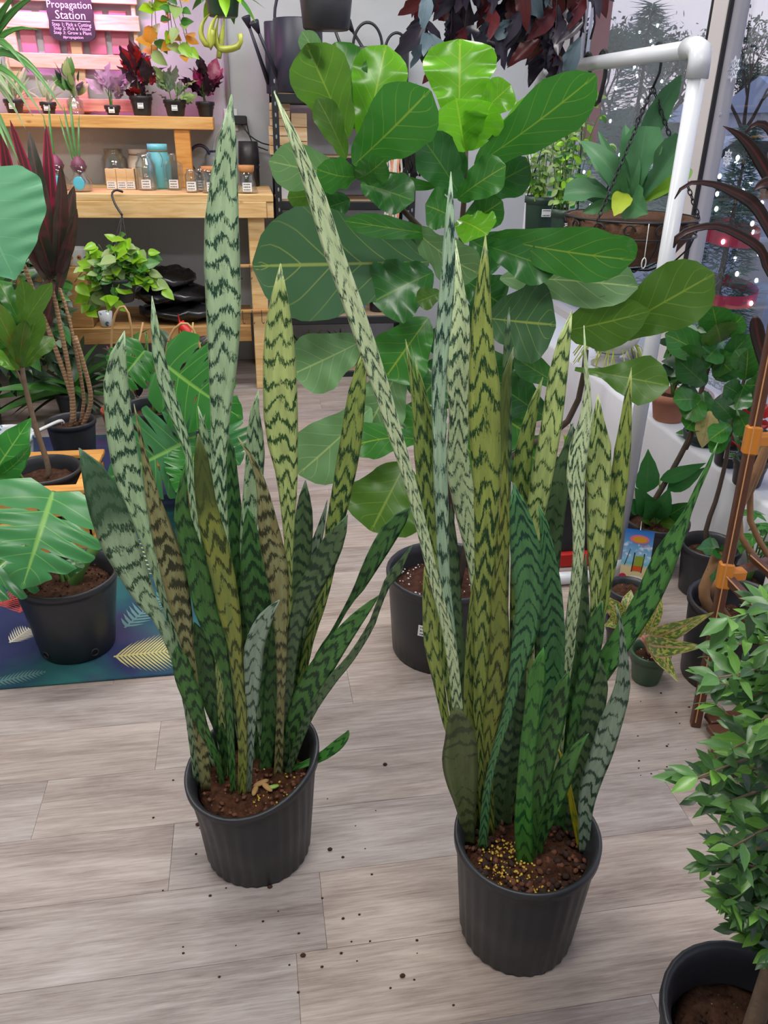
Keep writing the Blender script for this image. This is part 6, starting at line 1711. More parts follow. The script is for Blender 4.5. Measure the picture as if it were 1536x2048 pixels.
def small_pot(name, label, px, py, r, h, mats, me, num, rad, L, seed, matp=None, extra=None, lab=True, up=.3):
    c = sill(px, py)
    t, zz = nursery(name, label, 'potted plant', c, r, r * .85, h, matp or M_POT, ribs=0, sn=seed)
    scatter_leaves(t, me, c + Vector((0, 0, h + rad[2] * .5)), rad, num, L, seed, up, mats=mats, core=c + Vector((0, 0, h * .8)), shell=.2)
    if lab:
        a = math.atan2(-1, -.45); cc = on_cyl(c, r * .96, a, h * .6)
        sticker(t, cc, (-math.sin(a), math.cos(a), 0), (0, 0, 1), .046, .034, lines=3)
    return t, c
t, c = small_pot('poinsettia', 'poinsettia with red bracts in a labelled black pot on the sill', 1452, 928, .052, .095, [L_RED, L_GRND, L_GRN, L_RED], U_OV, 18, (.055, .055, .05), .07, 101, up=.2)
t, c = small_pot('poinsettia', 'poinsettia in a black pot with a pink price dot on the sill', 1492, 968, .056, .10, [L_RED, L_GRN, L_RED, L_GRND], U_OV, 18, (.055, .055, .05), .07, 102, up=.2)
obj('price_dot', MB().ball(on_cyl(c, .054, math.atan2(-1, -.75), .045), .011, 12, 6, (1, 1, 1)), plain('pink_dot', srgb(226, 60, 120), .5), t)
small_pot('sill_shrub', 'dark green leafy plant in a low black bowl on the sill', 1402, 885, .072, .05, [L_GRND, L_GRN], U_OV, 14, (.08, .08, .06), .09, 103, lab=False, matp=M_POTDG)
small_pot('poinsettia', 'crimson poinsettia half hidden behind the wooden trellis', 1590, 1008, .055, .10, [L_RED, L_GRND, L_RED], U_OV, 16, (.055, .055, .05), .07, 104, up=.2)
small_pot('cyclamen', 'pink and white cyclamen behind the small figs on the sill', 1425, 870, .05, .09, [L_PINK, L_GRND, L_BEGV], U_OV, 14, (.06, .06, .05), .06, 105, lab=False)
small_pot('poinsettia', 'scarlet poinsettia by the window frame behind the leaning figs', 1500, 905, .05, .09, [L_RED, L_RED, L_GRND], U_OV, 16, (.08, .07, .05), .085, 106, lab=False)

# ------------------------------------------------------------------ floor at the right
# pot with leaning fig and philodendron, picture card tied to the trunk
c = F(1296, 1130)
t, zz = nursery('fiddle_leaf_fig', 'leaning young fiddle-leaf fig with a yellowed leaf and a bright picture card', 'potted plant', c, .115, .09, .2, ribs=0, fill=.85)
dA = c.dot(FW)
stalk(t, [c + Vector((-.03, 0, .16)), P(1290, 1035, dA), P(1345, 940, dA + .02), P(1385, 860, dA + .04), P(1400, 790, dA + .05), P(1440, 660, dA + .06)], .011, .007, L_BARK, k=14)
stalk(t, [P(1372, 898, dA + .03), P(1384, 870, dA + .02), P(1380, 850, dA + .02)], .007, .006, L_BARK)
dA += .05
for (bx, by, tx, ty, w_, mm, tw) in [(1438, 670, 1425, 612, 56, L_FIG, 0), (1446, 672, 1486, 632, 42, L_FIG, 0), (1440, 685, 1432, 648, 62, L_FIGO, 15), (1425, 720, 1330, 668, 54, L_FIG, 10), (1430, 730, 1352, 700, 46, L_FIG, -20), (1438, 722, 1518, 688, 44, L_FIG, 20), (1436, 740, 1500, 668, 40, L_FIGD, 0),
        (1412, 770, 1356, 720, 48, L_FIGD, 0), (1400, 800, 1346, 800, 42, L_FIG, 15), (1410, 790, 1370, 838, 50, L_FIG, 0), (1432, 760, 1468, 720, 50, L_FIGD, 0), (1405, 780, 1420, 850, 46, L_FIGD, 10), (1398, 830, 1372, 858, 40, L_FIG, 0), (1440, 690, 1410, 720, 50, L_FIGD, 0), (1430, 700, 1462, 742, 48, L_FIG, 30)]:
    broad_px(t, bx, by, tx, ty, w_, dA, dA - .06, mm, 'fiddle', tw, arch=.08, wave=.08, ns=10, nu=6, k_w=1.15)
L_YEL = m_leaf('yellowed_leaf', srgb(216, 196, 132), srgb(150, 70, 100), .6, .4, .25, 6, 1.6, blotch=srgb(160, 180, 70), bf=.6, bscale=3)
broad_px(t, 1420, 822, 1404, 896, 44, dA - .06, dA - .08, L_YEL, 'ovate', 0, arch=.05, ns=10, nu=6)
L_PHI = m_leaf('philodendron_leaf', srgb(60, 124, 62), srgb(110, 160, 90), .4, .3, .2, 6, 1.4)
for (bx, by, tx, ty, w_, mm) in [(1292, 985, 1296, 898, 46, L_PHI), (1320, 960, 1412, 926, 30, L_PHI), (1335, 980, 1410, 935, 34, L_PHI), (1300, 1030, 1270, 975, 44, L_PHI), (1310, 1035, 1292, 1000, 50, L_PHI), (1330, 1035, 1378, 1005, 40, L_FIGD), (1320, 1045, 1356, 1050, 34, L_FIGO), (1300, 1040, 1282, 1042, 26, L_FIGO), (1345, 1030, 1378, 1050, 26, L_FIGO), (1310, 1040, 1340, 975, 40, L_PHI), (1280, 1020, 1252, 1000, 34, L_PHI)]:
    b_ = P(bx, by, dA - .04)
    broad_px(t, bx, by, tx, ty, w_, dA - .04, dA - .10, mm, 'ovate', 10, arch=.08, ns=8, nu=4)
    obj('petiole', MB().tube(curve([c + Vector((.0, 0, .17)), (c + Vector((0, 0, .2)) + b_) / 2, b_], 6), .0025, 5), L_STEM, t)
# the card: beach picture with a chair, tied on
M_CARD, n_, p_, _o = newmat('beach_card')
uvn = n_.t.nodes.new('ShaderNodeUVMap'); uvn.uv_map = 'UVMap'
u_, v_, _ = n_.sep(uvn.outputs[0])
cc2 = n_.ramp(v_, [(0.0, srgb(226, 204, 150)), (.26, srgb(232, 210, 160)), (.34, srgb(120, 200, 220)), (.42, srgb(150, 206, 238)), (1.0, srgb(48, 110, 196))])
cl2 = n_.noise(n_.comb(n_.math('MULTIPLY', u_, 3), n_.math('MULTIPLY', v_, 8), 0), 1.4, 4)
cc2 = n_.mix(n_.math('MULTIPLY', n_.ramp(cl2, [(.5, (0, 0, 0)), (.66, (1, 1, 1))]), n_.ramp(v_, [(.36, (0, 0, 0)), (.5, (1, 1, 1)), (.7, (1, 1, 1)), (.8, (0, 0, 0))])), cc2, srgb(232, 242, 250))
n_.link(cc2, p_.inputs['Base Color']); p_.inputs['Roughness'].default_value = .25
ux = (P(1308, 1062, dA - .245) - P(1250, 1054, dA - .245)); vx = (P(1252, 1056, dA - .245) - P(1238, 1158, dA - .265))
w_, h_ = ux.length, vx.length; ux.normalize(); vx.normalize(); nx = ux.cross(vx)
c0 = P(1238, 1158, dA - .265)
cq = lambda a, b, k=0: c0 + ux * (a * w_) + vx * (b * h_) + nx * k
mb = MB().add([cq(0, 0), cq(1, 0), cq(1, 1), cq(0, 1)], [(0, 1, 2, 3)], [(0, 0), (1, 0), (1, 1), (0, 1)])
mb.add([cq(0, 0, -.001), cq(1, 0, -.001), cq(1, 1, -.001), cq(0, 1, -.001)], [(3, 2, 1, 0)], [(0, 0), (1, 0), (1, 1), (0, 1)])
cd2 = obj('picture_card', mb, M_CARD, t)
def card_bit(name, pts, mat, k=.0008):
    obj(name, MB().add([cq(a, b, k) for a, b in pts], [tuple(range(len(pts)))]), mat, cd2)
ell = lambda cx, cy, rx, ry, n=16: [(cx + rx * math.cos(q), cy + ry * math.sin(q)) for q in np.linspace(0, 2 * PI, n, endpoint=False)]
M_CY = plain('print_gold', srgb(226, 160, 50), .4); M_CP = plain('print_pink', srgb(230, 120, 150), .4); M_CM = plain('print_magenta', srgb(200, 40, 90), .4); M_CW = plain('print_white', srgb(236, 236, 226), .4); M_CO = plain('print_orange', srgb(220, 90, 40), .4)
card_bit('logo_print', ell(.52, .82, .34, .085), M_CP); card_bit('logo_print', ell(.53, .815, .25, .06), M_CY, .0012); card_bit('logo_print', [(.62, .70), (.88, .71), (.88, .725), (.62, .715)], M_CP)
card_bit('chair_print', [(.36, .18), (.40, .18), (.44, .56), (.40, .56)], M_INK); card_bit('chair_print', [(.70, .18), (.74, .18), (.78, .56), (.74, .56)], M_INK); card_bit('chair_print', [(.38, .2), (.72, .2), (.72, .30), (.38, .30)], M_CO); card_bit('chair_print', [(.42, .30), (.72, .30), (.75, .5), (.46, .5)], plain('print_lime', srgb(150, 170, 60), .4), .0012)
card_bit('flower_print', ell(.10, .07, .13, .06), M_CM); card_bit('flower_print', ell(.55, .06, .26, .05), M_CW); card_bit('umbrella_print', [(.10, .30), (.13, .30), (.26, .62), (.24, .62)], M_INK)
obj('tie', MB().tube(curve([cq(.5, 1), P(1284, 1040, dA - .06), P(1290, 1035, dA - .05)], 6), .0015, 4), M_COT, t)
# thin fig B
c = F(1402, 1180)
t, zz = nursery('fiddle_leaf_fig', 'small fiddle-leaf fig on a thin dark trunk with a white rim tag', 'potted plant', c, .098, .08, .19, ribs=0, fill=.8)
dB = c.dot(FW)
stalk(t, [c + Vector((.0, 0, .14)), P(1412, 1060, dB), P(1432, 1000, dB + .02), P(1450, 930, dB + .03), P(1462, 860, dB + .04), P(1480, 790, dB + .05), P(1496, 730, dB + .05)], .009, .005, L_BARK, k=14)
for (bx, by, tx, ty, w_, mm) in [(1490, 760, 1496, 700, 50, L_FIG), (1498, 745, 1532, 740, 44, L_FIG), (1480, 790, 1448, 770, 40, L_FIGD), (1482, 800, 1530, 800, 52, L_FIGD), (1474, 820, 1500, 870, 44, L_FIG), (1466, 840, 1430, 800, 42, L_FIGD), (1462, 850, 1418, 880, 40, L_FIG), (1465, 860, 1520, 868, 30, L_FIG), (1490, 770, 1470, 820, 50, L_FIGD), (1460, 870, 1420, 905, 30, L_FIG), (1495, 740, 1470, 700, 40, L_FIG), (1490, 770, 1540, 770, 40, L_FIG)]:
    broad_px(t, bx, by, tx, ty, w_, dB + .04, dB - .02, mm, 'fiddle', 8, arch=.08, wave=.08, ns=10, nu=6, k_w=1.1)
rt = P(1384, 1100, dB + .08)
rtg = sticker(t, rt, (1, .1, 0), (0, .4, 1), .12, .036, lines=0, name='rim_tag')
text_mesh('rim_tag_print', '4" Fish Bait', rt + Vector((0, -.004, .002)), .02, Matrix.Rotation(PI / 2 - .38, 3, 'X'), M_INK, rtg)
# big pot with cut canes
c = F(1437, 1350)
t, zz = nursery('cane_plant', 'wide black pot with two thick cut tan canes', 'potted plant', c, .132, .112, .27, ribs=0, fill=.72)
M_TANC = plain('tan_cane', srgb(150, 112, 78), .8, 0, .2, 30, .3)
dK = c.dot(FW)
cn = obj('cane', MB().tube(curve([c + Vector((-.03, 0, .17)), P(1408, 1190, dK), P(1424, 1140, dK + .01), P(1440, 1098, dK + .02)], 10), [.016] * 9 + [.013], 10), M_TANC, t)
obj('cane', MB().tube(curve([c + Vector((.02, .02, .17)), P(1428, 1190, dK + .04), P(1436, 1162, dK + .04)], 6), [.010] * 6, 8), M_TANC, t)
for (bx, by, tx, ty, w_) in [(1440, 1100, 1392, 1098, 42), (1440, 1105, 1460, 1085, 30), (1442, 1110, 1424, 1165, 30)]:
    broad_px(t, bx, by, tx, ty, w_, dK + .03, dK - .02, L_FIGD, 'ovate', 25, arch=.1, wave=.2, ns=8, nu=4)
# a second cane plant, right of the trellis, its stems bending out of frame
c = Vector((1.585, 1.75, 0))
t, zz = nursery('cordyline', 'dark narrow-leaved cordyline arching over the sill on bent tan canes', 'potted plant', c, .08, .065, .20, ribs=0)
dQ = c.dot(FW)
stalk(t, [c + Vector((0, 0, .18)), P(1480, 1070, dQ), P(1490, 1000, dQ), P(1520, 920, dQ), P(1560, 820, dQ), P(1600, 680, dQ), P(1590, 560, dQ)], .011, .009, M_TANC, 'cane', k=18)
stalk(t, [c + Vector((.02, 0, .18)), P(1500, 1040, dQ + .02), P(1535, 900, dQ + .02), P(1580, 700, dQ + .02)], .010, .008, M_TANC, 'cane', k=12)
L_CDK = m_leaf('bronze_leaf', srgb(58, 46, 44), srgb(130, 60, 60), .5, .35, .12, 1, 0, mid=.1)
def path_leaf(parent, pp, d, mat, name='leaf'):
    pts = []
    for (x, y, w) in pp:
        p = P(x, y, d); pts.append((p.x, p.y, p.z, w / ppm(p)))
    return strap_leaf(parent, pts, mat, nr=18, cup=.3, thick=.0015, name=name)
path_leaf(t, [(1590, 600, 14), (1540, 545, 16), (1522, 500, 18), (1480, 470, 18), (1430, 452, 14), (1380, 460, 14), (1352, 478, 12), (1347, 496, 3)], dQ - .02, L_CDK)
path_leaf(t, [(1590, 560, 14), (1545, 470, 20), (1510, 410, 24), (1470, 385, 20), (1425, 368, 12), (1380, 366, 8), (1355, 385, 6), (1349, 398, 2)], dQ, L_CDK)
path_leaf(t, [(1600, 520, 16), (1560, 400, 24), (1520, 320, 26), (1490, 280, 18), (1462, 260, 8), (1446, 252, 1)], dQ + .05, L_CDK)
path_leaf(t, [(1600, 400, 14), (1560, 300, 18), (1536, 255, 16), (1510, 248, 12), (1494, 264, 3)], dQ + .05, L_CDK)
path_leaf(t, [(1560, 800, 18), (1536, 740, 24), (1520, 690, 26), (1512, 650, 26), (1510, 632, 8)], dQ, L_CDK)
path_leaf(t, [(1570, 420, 14), (1545, 370, 24), (1525, 368, 20), (1506, 382, 2)], dQ - .03, L_CDK)
# brown wooden obelisk trellis with orange clips
TB = F(1390, 1450)
M_WAL = plain('dark_stained_wood', srgb(92, 56, 40), .45, 0, .25, 30); M_CLIP = plain('orange_clip', srgb(206, 128, 40), .4); M_EDGE = plain('raw_wood_edge', srgb(206, 150, 100), .6)
tr = thing('plant_trellis', 'dark stained wooden plant trellis joined with orange clips', 'trellis', TB)
dT = TB.dot(FW)
def stick(a, b, w=.02):
    a, b = Vector(a), Vector(b); d_ = (b - a); q = d_.to_track_quat('Z', 'Y').to_matrix()
    s = obj('bar', MB().bevbox((a + b) / 2, (w, w, d_.length), .002, q), M_WAL, tr)
    e = (q @ Vector((-1, 0, 0)));
    v_ = ((a + b) / 2 - ORI).normalized(); e = v_.cross(d_.normalized()).normalized()
    cpt = (a + b) / 2 - v_ * w * .72
    obj('raw_edge', MB().bevbox(cpt, (.003, .003, d_.length * .98), .0005, q), M_EDGE, s)
    return s
BTOP = P(1575, 520, dT + .16)
def on_bar(py):                       # the point of the main bar that shows at this pixel row
    lo, hi = 0.0, 1.0
    for _ in range(30):
        f = (lo + hi) / 2; q = CM.transposed() @ (TB + (BTOP - TB) * f - ORI)
        if 1024 - FPX * q.y / -q.z > py: lo = f
        else: hi = f
    return TB + (BTOP - TB) * lo
stick(TB, BTOP, .026)
j1, j2 = on_bar(1150), on_bar(880)
stick(j1, P(1580, 1290, dT - .10), .022)
stick(j1 + Vector((.01, 0, 0)), P(1535, 1122, dT + .17), .02)
stick(P(1500, 1110, dT + .14), P(1565, 1168, dT + .05), .018)
stick(j2, P(1600, 876, dT + .14), .02)
q = (BTOP - TB).to_track_quat('Z', 'Y').to_matrix()
for c0_ in (j1, j2):
    obj('clip', MB().bevbox(c0_, (.036, .036, .075), .006, q).bevbox(c0_ + Vector((.03, 0, .0)), (.05, .03, .03), .004), M_CLIP, tr)
# red-based black planter behind the rack foot
c = F(1150, 1150)
t = thing('red_base_planter', 'black square planter with a red base strip behind the snake plant leaves', 'planter', c + Vector((0, .08, 0)))
cc_ = c + Vector((0, .14, 0))
obj('planter_body', MB().box(cc_ + Vector((0, 0, .17)), (.17, .15, .22), taper=.9), M_BLKPLAS, t)
obj('base_strip', MB().bevbox(cc_ + Vector((0, 0, .03)), (.19, .17, .06), .006), M_REDP, t)
obj('plant_core', MB().ball(cc_ + Vector((0, 0, .29)), .06, 12, 8, (1, 1, .5)), M_SOIL, t)
scatter_leaves(t, U_OV, cc_ + Vector((0, 0, .36)), (.08, .07, .08), 22, .09, 111, .3, mats=[L_GRN, L_GRND, L_LIME], core=cc_ + Vector((0, 0, .26)))
# aglaonema in a green pot, second one behind
L_AGL = m_leaf('aglaonema_leaf', srgb(196, 200, 96), srgb(226, 160, 140), .8, .35, .2, 5, 1.5, blotch=srgb(62, 118, 46), bf=.47, bscale=8, margin=srgb(220, 150, 140), mw=.93, mid=.05)
M_PKST = plain('pink_stalk', srgb(222, 158, 146), .45)
def aglao(label, c, r, h, specs, potm):
    t, zz = nursery('aglaonema', label, 'potted plant', c, r, r * .74, h, potm, ribs=0, fill=.86)
    dd = c.dot(FW)
    for (bx, by, tx, ty, w_, d1, tw) in specs:
        b_ = P(bx, by, dd)
        broad_px(t, bx, by, tx, ty, w_, dd, dd + d1, L_AGL, 'lance', tw, arch=.14, fold=.15, wave=.06, ns=12, nu=6)
        obj('petiole', MB().tube(curve([c + Vector((0, 0, h * .82)), (c + Vector((0, 0, h)) + b_) / 2, b_], 6), .0045, 6), M_PKST, t)
    obj('perlite', crumbs_mb(c, r * .75, h * .86, 16, .003, 121), M_LABEL, t, kind='stuff')
aglao('aglaonema with pink-veined mottled leaves in a green nursery pot', F(1290, 1358), .055, .105, [(1300, 1272, 1428, 1224, 40, -.24, 10), (1292, 1282, 1412, 1292, 44, -.26, 15), (1308, 1290, 1356, 1364, 34, -.20, 0), (1280, 1275, 1262, 1210, 30, .0, 0), (1284, 1270, 1278, 1185, 32, .05, 0), (1292, 1270, 1322, 1180, 26, .02, 20)], M_POTG)
aglao('aglaonema half hidden behind the snake plant in a small black pot', F(1236, 1290), .05, .10, [(1245, 1235, 1206, 1190, 34, .0, 0), (1240, 1240, 1208, 1252, 30, -.05, 0), (1250, 1230, 1262, 1180, 26, .05, 0), (1246, 1238, 1218, 1218, 30, -.04, 0)], M_POT)
c = F(1248, 1240)
t, zz = nursery('starter_pot', 'empty black pot of dry soil below the picture card', 'pot', c, .07, .058, .13, ribs=0, fill=.9)
# small green seedlings and white bottle at the right edge
c = Vector((1.605, 2.07, 0))
t, zz = nursery('schefflera', 'small green umbrella plant behind the trellis bars', 'potted plant', c, .065, .055, .15, ribs=0)
for k_ in range(7):
    a = k_ * .9; e = c + Vector((.05 * math.cos(a), .05 * math.sin(a), .26 + .05 * (k_ % 3)))
    obj('stem', MB().tube(curve([c + Vector((0, 0, .12)), (c + e) / 2 + Vector((0, 0, .1)), e], 6), .003, 5), L_STEM, t)
    for j in range(6):
        q = j * 1.047; inst('leaf', U_OV, leafM(e, (math.cos(q), math.sin(q), -.1), (0, 0, 1), .052), t, L_GRN if j % 2 else L_FIG)
c = Vector((1.62, 1.935, 0))
t = thing('spray_bottle', 'white plastic bottle with red print at the trellis', 'bottle', c)
obj('bottle_body', MB().lathe([(.045, 0), (.05, .006), (.05, .30), (.035, .35), (.018, .37), (.018, .40), (.001, .40)], 22, c), M_LABEL, t)
obj('cap', MB().lathe([(.02, .39), (.022, .40), (.022, .43), (.001, .43)], 16, c), M_REDP, t)
obj('printed_band', MB().lathe([(.0505, .08), (.0508, .081), (.0508, .12), (.0505, .121)], 22, c), M_REDP, t)
# low wooden plank base at the right (trellis tray)
c = P(1395, 1440, .0 + F(1395, 1440).dot(FW))
t = thing('wooden_tray', 'low slatted wooden plant tray half hidden by the small-leaved shrub', 'tray', F(1470, 1480))
for k_ in range(5):
    p0 = F(1390 + k_ * 4, 1448 + k_ * 24); p0.z = .03
    obj('slat', MB().bevbox(p0 + Vector((.27, -.02, 0)), (.5, .04, .018), .003), M_WAL, t)
for k_ in range(2):
    p0 = F(1446 + 70 * k_, 1510); p0.z = .0105
    obj('runner', MB().bevbox(p0 + Vector((.05, -.02, 0)), (.03, .30, .021), .003), M_WAL, t)

# ------------------------------------------------------------------ small-leaved shrub in the right foreground
c = F(1512, 2046, .27); c.z = 0
t = thing('ficus_shrub', 'bushy small-leaved shrub in a black pot in the near right corner', 'potted plant', c)
obj('pot', pot_mb(c, .135, .115, .27, 0), M_POT, t)
obj('soil', soil_mb(c, .12, .195, seed=130), M_SOIL, t)
obj('soil_crumbs', crumbs_mb(c, .11, .195, 90, .004, 131), M_SOIL, t, kind='stuff')
L_FIC = m_leaf('ficus_small_leaf', srgb(78, 122, 62), srgb(120, 150, 90), .3, .32, .2, 4, 1.0, hue=.3, mid=.06)
L_FICL = m_leaf('ficus_new_leaf', srgb(112, 164, 72), srgb(160, 190, 100), .3, .3, .25, 4, 1.0, hue=.15, mid=.06)
L_FICD = m_leaf('ficus_old_leaf', srgb(56, 88, 56), srgb(90, 120, 70), .3, .34, .15, 4, 1.0, hue=.25, mid=.06)
U_FIC = unit_leaf('lance', .42, 5, 2, fold=.25, curl=.2, mat=L_FIC)
obj('trunk', MB().tube(curve([c + Vector((0, 0, .18)), c + Vector((.02, .03, .42)), c + Vector((.0, .05, .7)), c + Vector((.03, .06, .95))], 14), [.016 - .0007 * i for i in range(14)], 8), L_BARKG, t)
rnd = random.Random(133)
edge = [(1190, 1475), (1250, 1420), (1330, 1385), (1400, 1395), (1450, 1420), (1500, 1400), (1545, 1350), (1600, 1345), (1660, 1385), (1720, 1390), (1770, 1400), (1830, 1425), (1880, 1450), (1930, 1475)]
def edge_x(y):
    for (a, xa), (b, xb) in zip(edge[:-1], edge[1:]):
        if a <= y <= b: return xa + (xb - xa) * (y - a) / (b - a)
    return 1500
leaves = []
axis = lambda z: c + Vector((.02, .04, z))
for k_ in range(120):
    y = rnd.uniform(1200, 1925); x = edge_x(y) + 25 + abs(rnd.gauss(0, 1)) * 120
    dd = c.dot(FW) + rnd.uniform(-.10, .22)
    tip = P(x, y, dd)
    if tip.z < .30: continue
    base = axis(max(.35, tip.z - .04 - rnd.random() * .08))
    pts = curve([base, (base + tip) / 2 + Vector((0, 0, .02)), tip], 9)
    obj('twig', MB().tube(pts, [.003 - .00022 * i for i in range(9)], 4), L_BARKG if k_ % 3 else L_STEM, t)
    for j in range(3, 9):
        for s_ in (0, 1, 2):
            tn = (pts[min(8, j + 1)] - pts[j - 1]).normalized()
            d_ = tn * .7 + Vector((rnd.uniform(-1, 1), rnd.uniform(-1, 1), rnd.uniform(-.7, .7)))
            leaves.append((pts[j], d_, Vector((rnd.uniform(-.6, .6), rnd.uniform(-.8, .2), 1)), rnd.uniform(.024, .040)))
# the 300 that stand nearest the viewer and in view as leaves of their own, the rest joined
def seen(l):
    q = CM.transposed() @ (l[0] - ORI); x = 768 + FPX * q.x / -q.z
    return (-q.z) + (10 if x > 1530 else 0)
leaves.sort(key=seen)
for l in leaves[:300]:
    inst('leaf', U_FIC, leafM(*l), t, rnd.choice([L_FIC, L_FIC, L_FICL, L_FICD]))
rest = leaves[300:]
for q, mm in enumerate((L_FIC, L_FICL, L_FICD)):
    merged_leaves(t, 'foliage', U_FIC, [leafM(*l) for l in rest[q::3]], mm)
# soil crumbs spilled on the floor
M_CRUMB = plain('spilled_soil', srgb(60, 40, 30), .95)
rnd = random.Random(140)
sc_ = MB()
for k_ in range(64):
    px, py = (rnd.uniform(300, 760), rnd.uniform(1560, 1960)) if k_ < 34 else (rnd.uniform(1200, 1400), rnd.uniform(1380, 1560)) if k_ < 52 else (rnd.uniform(560, 1150), rnd.uniform(1880, 2030))
    p = F(px, py); s = rnd.uniform(.0012, .0034)
    sc_.ball(p + Vector((0, 0, s * .5)), s, 5, 3, (1.3, .9, .6))
for (px, py) in ((396, 1650), (606, 1912), (770, 1530), (805, 1953), (540, 1775), (660, 1700), (1085, 1945)):
    sc_.ball(F(px, py) + Vector((0, 0, .003)), .005, 7, 4, (1.2, .9, .7))
obj('soil_crumbs', sc_, M_CRUMB, None, 'dark crumbs of potting soil scattered on the plank floor', 'soil crumbs', kind='stuff')
# ================================================================== plants under the bench edge (left middle distance)
hoopw = plain('bent_rattan', srgb(196, 156, 104), .6)
for (pts, lb, pk, fl_c) in (([(222, 770), (225, 650), (245, 612), (262, 650), (266, 775)], 'hoya on a bent rattan hoop with pink flowers beside the ivy', 244, L_PINK), ([(330, 740), (342, 668), (372, 646), (396, 680), (404, 745)], 'dark-leaved hoya on a wide rattan hoop near the red ribbon', 366, L_BEGD)):
    c = F(pk, 870); c.z = .008
    d_ = c.dot(FW)
    t, zz = nursery('hoop_hoya', lb, 'potted plant', c, .085, .07, .14, M_TERRA, ribs=0)
    hp_ = [c + Vector((-.05, 0, .1))] + [P(x, y, d_) for x, y in pts] + [c + Vector((.05, 0, .1))]
    obj('hoop', MB().tube(curve(hp_, 26), .006, 7), hoopw, t)
    cen = P(pk, 730, d_)
    scatter_leaves(t, U_EL, cen, (.14, .09, .13), 46, .075, 150 + pk, .2, mats=[L_GRND, L_GRN, L_GRND, L_BEGD], shell=.0, jitter=.9)
    scatter_leaves(t, U_EL, cen, (.13, .09, .1), 5, .04, 151 + pk, .2, mats=[fl_c, L_PINK], name='flower')
    obj('stake', MB().tube([c + Vector((.02, .02, .1)), P(pk + 42 if pk < 300 else pk + 20, 645, d_)], .005, 6), hoopw, t)
# red rolled bag leaning by the hoop
a_, b_ = PY(360, 645, 4.45), PY(395, 690, 4.42)
t = thing('red_ribbon_roll', 'shiny red rolled ribbon hanging under the bench shelf', 'ribbon', (a_ + b_) / 2)
obj('roll', MB().tube([a_, (a_ + b_) / 2, b_], [.022, .03, .026], 12), M_REDP, t)
obj('hanging_loop', MB().tube([a_, PY(356, 628, 4.7), Vector((PY(350, 600, 4.76).x, 4.808, LS - .055))], .003, 5), M_REDP, t)
# tall shadowy ficus between cordyline and wall
c = Vector((-1.45, 4.25, 0))
t, zz = nursery('shade_ficus', 'dark bushy floor plant in the shadow left of the bench', 'potted plant', c, .13, .11, .24, ribs=0)
stalk(t, [c + Vector((0, 0, .2)), c + Vector((.05, 0, .5)), c + Vector((.1, 0, .8))], .014, .008, L_BARK)
scatter_leaves(t, U_OV, c + Vector((.12, 0, .62)), (.42, .25, .40), 200, .11, 160, .1, mats=[L_GRND, L_GRND, L_FIGD, L_GRN], shell=.1, jitter=.9)
c = PY(150, 800, 4.35); c.z = 0
t, zz = nursery('floor_fern', 'low dark arching fern on the floor under the bench front', 'potted plant', c, .10, .08, .16, ribs=0)
scatter_leaves(t, U_ST, c + Vector((0, 0, .16)), (.06, .06, .03), 46, .36, 161, .55, mats=[L_GRND, L_GRN, L_GRND], shell=0, jitter=.7)
# dropped dry leaf behind
# ================================================================== outside the window
L_SPR = plain('spruce_needle', srgb(70, 104, 92), .6, 0, .3, 10)
M_ASPH, n_, p_, _o = newmat('asphalt')
co_ = n_.coord(); a_ = n_.noise(co_, 90, 3); b_ = n_.noise(co_, .35, 4)
n_.link(n_.mix(n_.math('ADD', n_.math('MULTIPLY', a_, .5), n_.math('MULTIPLY', b_, .5)), srgb(96, 104, 118), srgb(150, 156, 166)), p_.inputs['Base Color']); p_.inputs['Roughness'].default_value = .8
M_GRASS = plain('verge_grass', srgb(92, 110, 78), .95, 0, .35, 6, .3); M_CONC = plain('pavement', srgb(170, 168, 166), .85, 0, .12, 8)
GZ = -.12
def slab(name, x0, x1, y0, y1, z, mat):
    o = obj(name, MB().box(((x0 + x1) / 2, (y0 + y1) / 2, z - .05), (x1 - x0, y1 - y0, .1)), mat, None, kind='structure'); return o
slab('floor_outside', WINX + .13, 60, -30, 120, GZ, M_ASPH)
slab('trim_1', WINX + .13, WINX + 1.5, -30, 60, GZ + .1, M_CONC)
slab('trim_2', 6.5, 11, 16, 40, GZ + .02, M_GRASS)
slab('trim_3', 2.2, 40, 24, 27, GZ + .03, M_GRASS)
# decorated porch post: evergreen garland, string lights, red ribbon
gp = P(1440, 560, 4.75); gp = Vector((gp.x, gp.y, GZ + .1))
post = thing('ribbon_spruce', 'slim outdoor spruce wound with red ribbon and white lights beside the window', 'tree', gp)
obj('trunk', MB().tube([gp, gp + Vector((0, 0, 1.45))], [.03, .006], 8), L_BARK, post)
rnd = random.Random(171); gm = MB(); TH_ = 1.52
rad_ = lambda z: .26 * (1 - z / TH_) + .02
for k_ in range(3200):
    z_ = .12 + (TH_ - .12) * rnd.random() ** 1.25; a = rnd.uniform(0, 2 * PI); r_ = rad_(z_) * math.sqrt(rnd.random())
    p = gp + Vector((r_ * math.cos(a), r_ * math.sin(a), z_)); d_ = Vector((math.cos(a + rnd.uniform(-.6, .6)), math.sin(a + rnd.uniform(-.6, .6)), rnd.uniform(-.5, .5))).normalized()
    e = p + d_ * rnd.uniform(.04, .10); w_ = d_.orthogonal().normalized() * .0035; w2 = d_.cross(w_)
    gm.add([p + w_, p - w_ * .5 + w2, p - w_ * .5 - w2, e], [(0, 1, 3), (1, 2, 3), (2, 0, 3)])
obj('needles', gm, L_SPR, post, kind='stuff')
M_LED, n_, p_, _o = newmat('white_led'); p_.inputs['Emission Color'].default_value = (.85, .95, 1, 1); p_.inputs['Emission Strength'].default_value = 7; p_.inputs['Base Color'].default_value = (.9, .95, 1, 1)
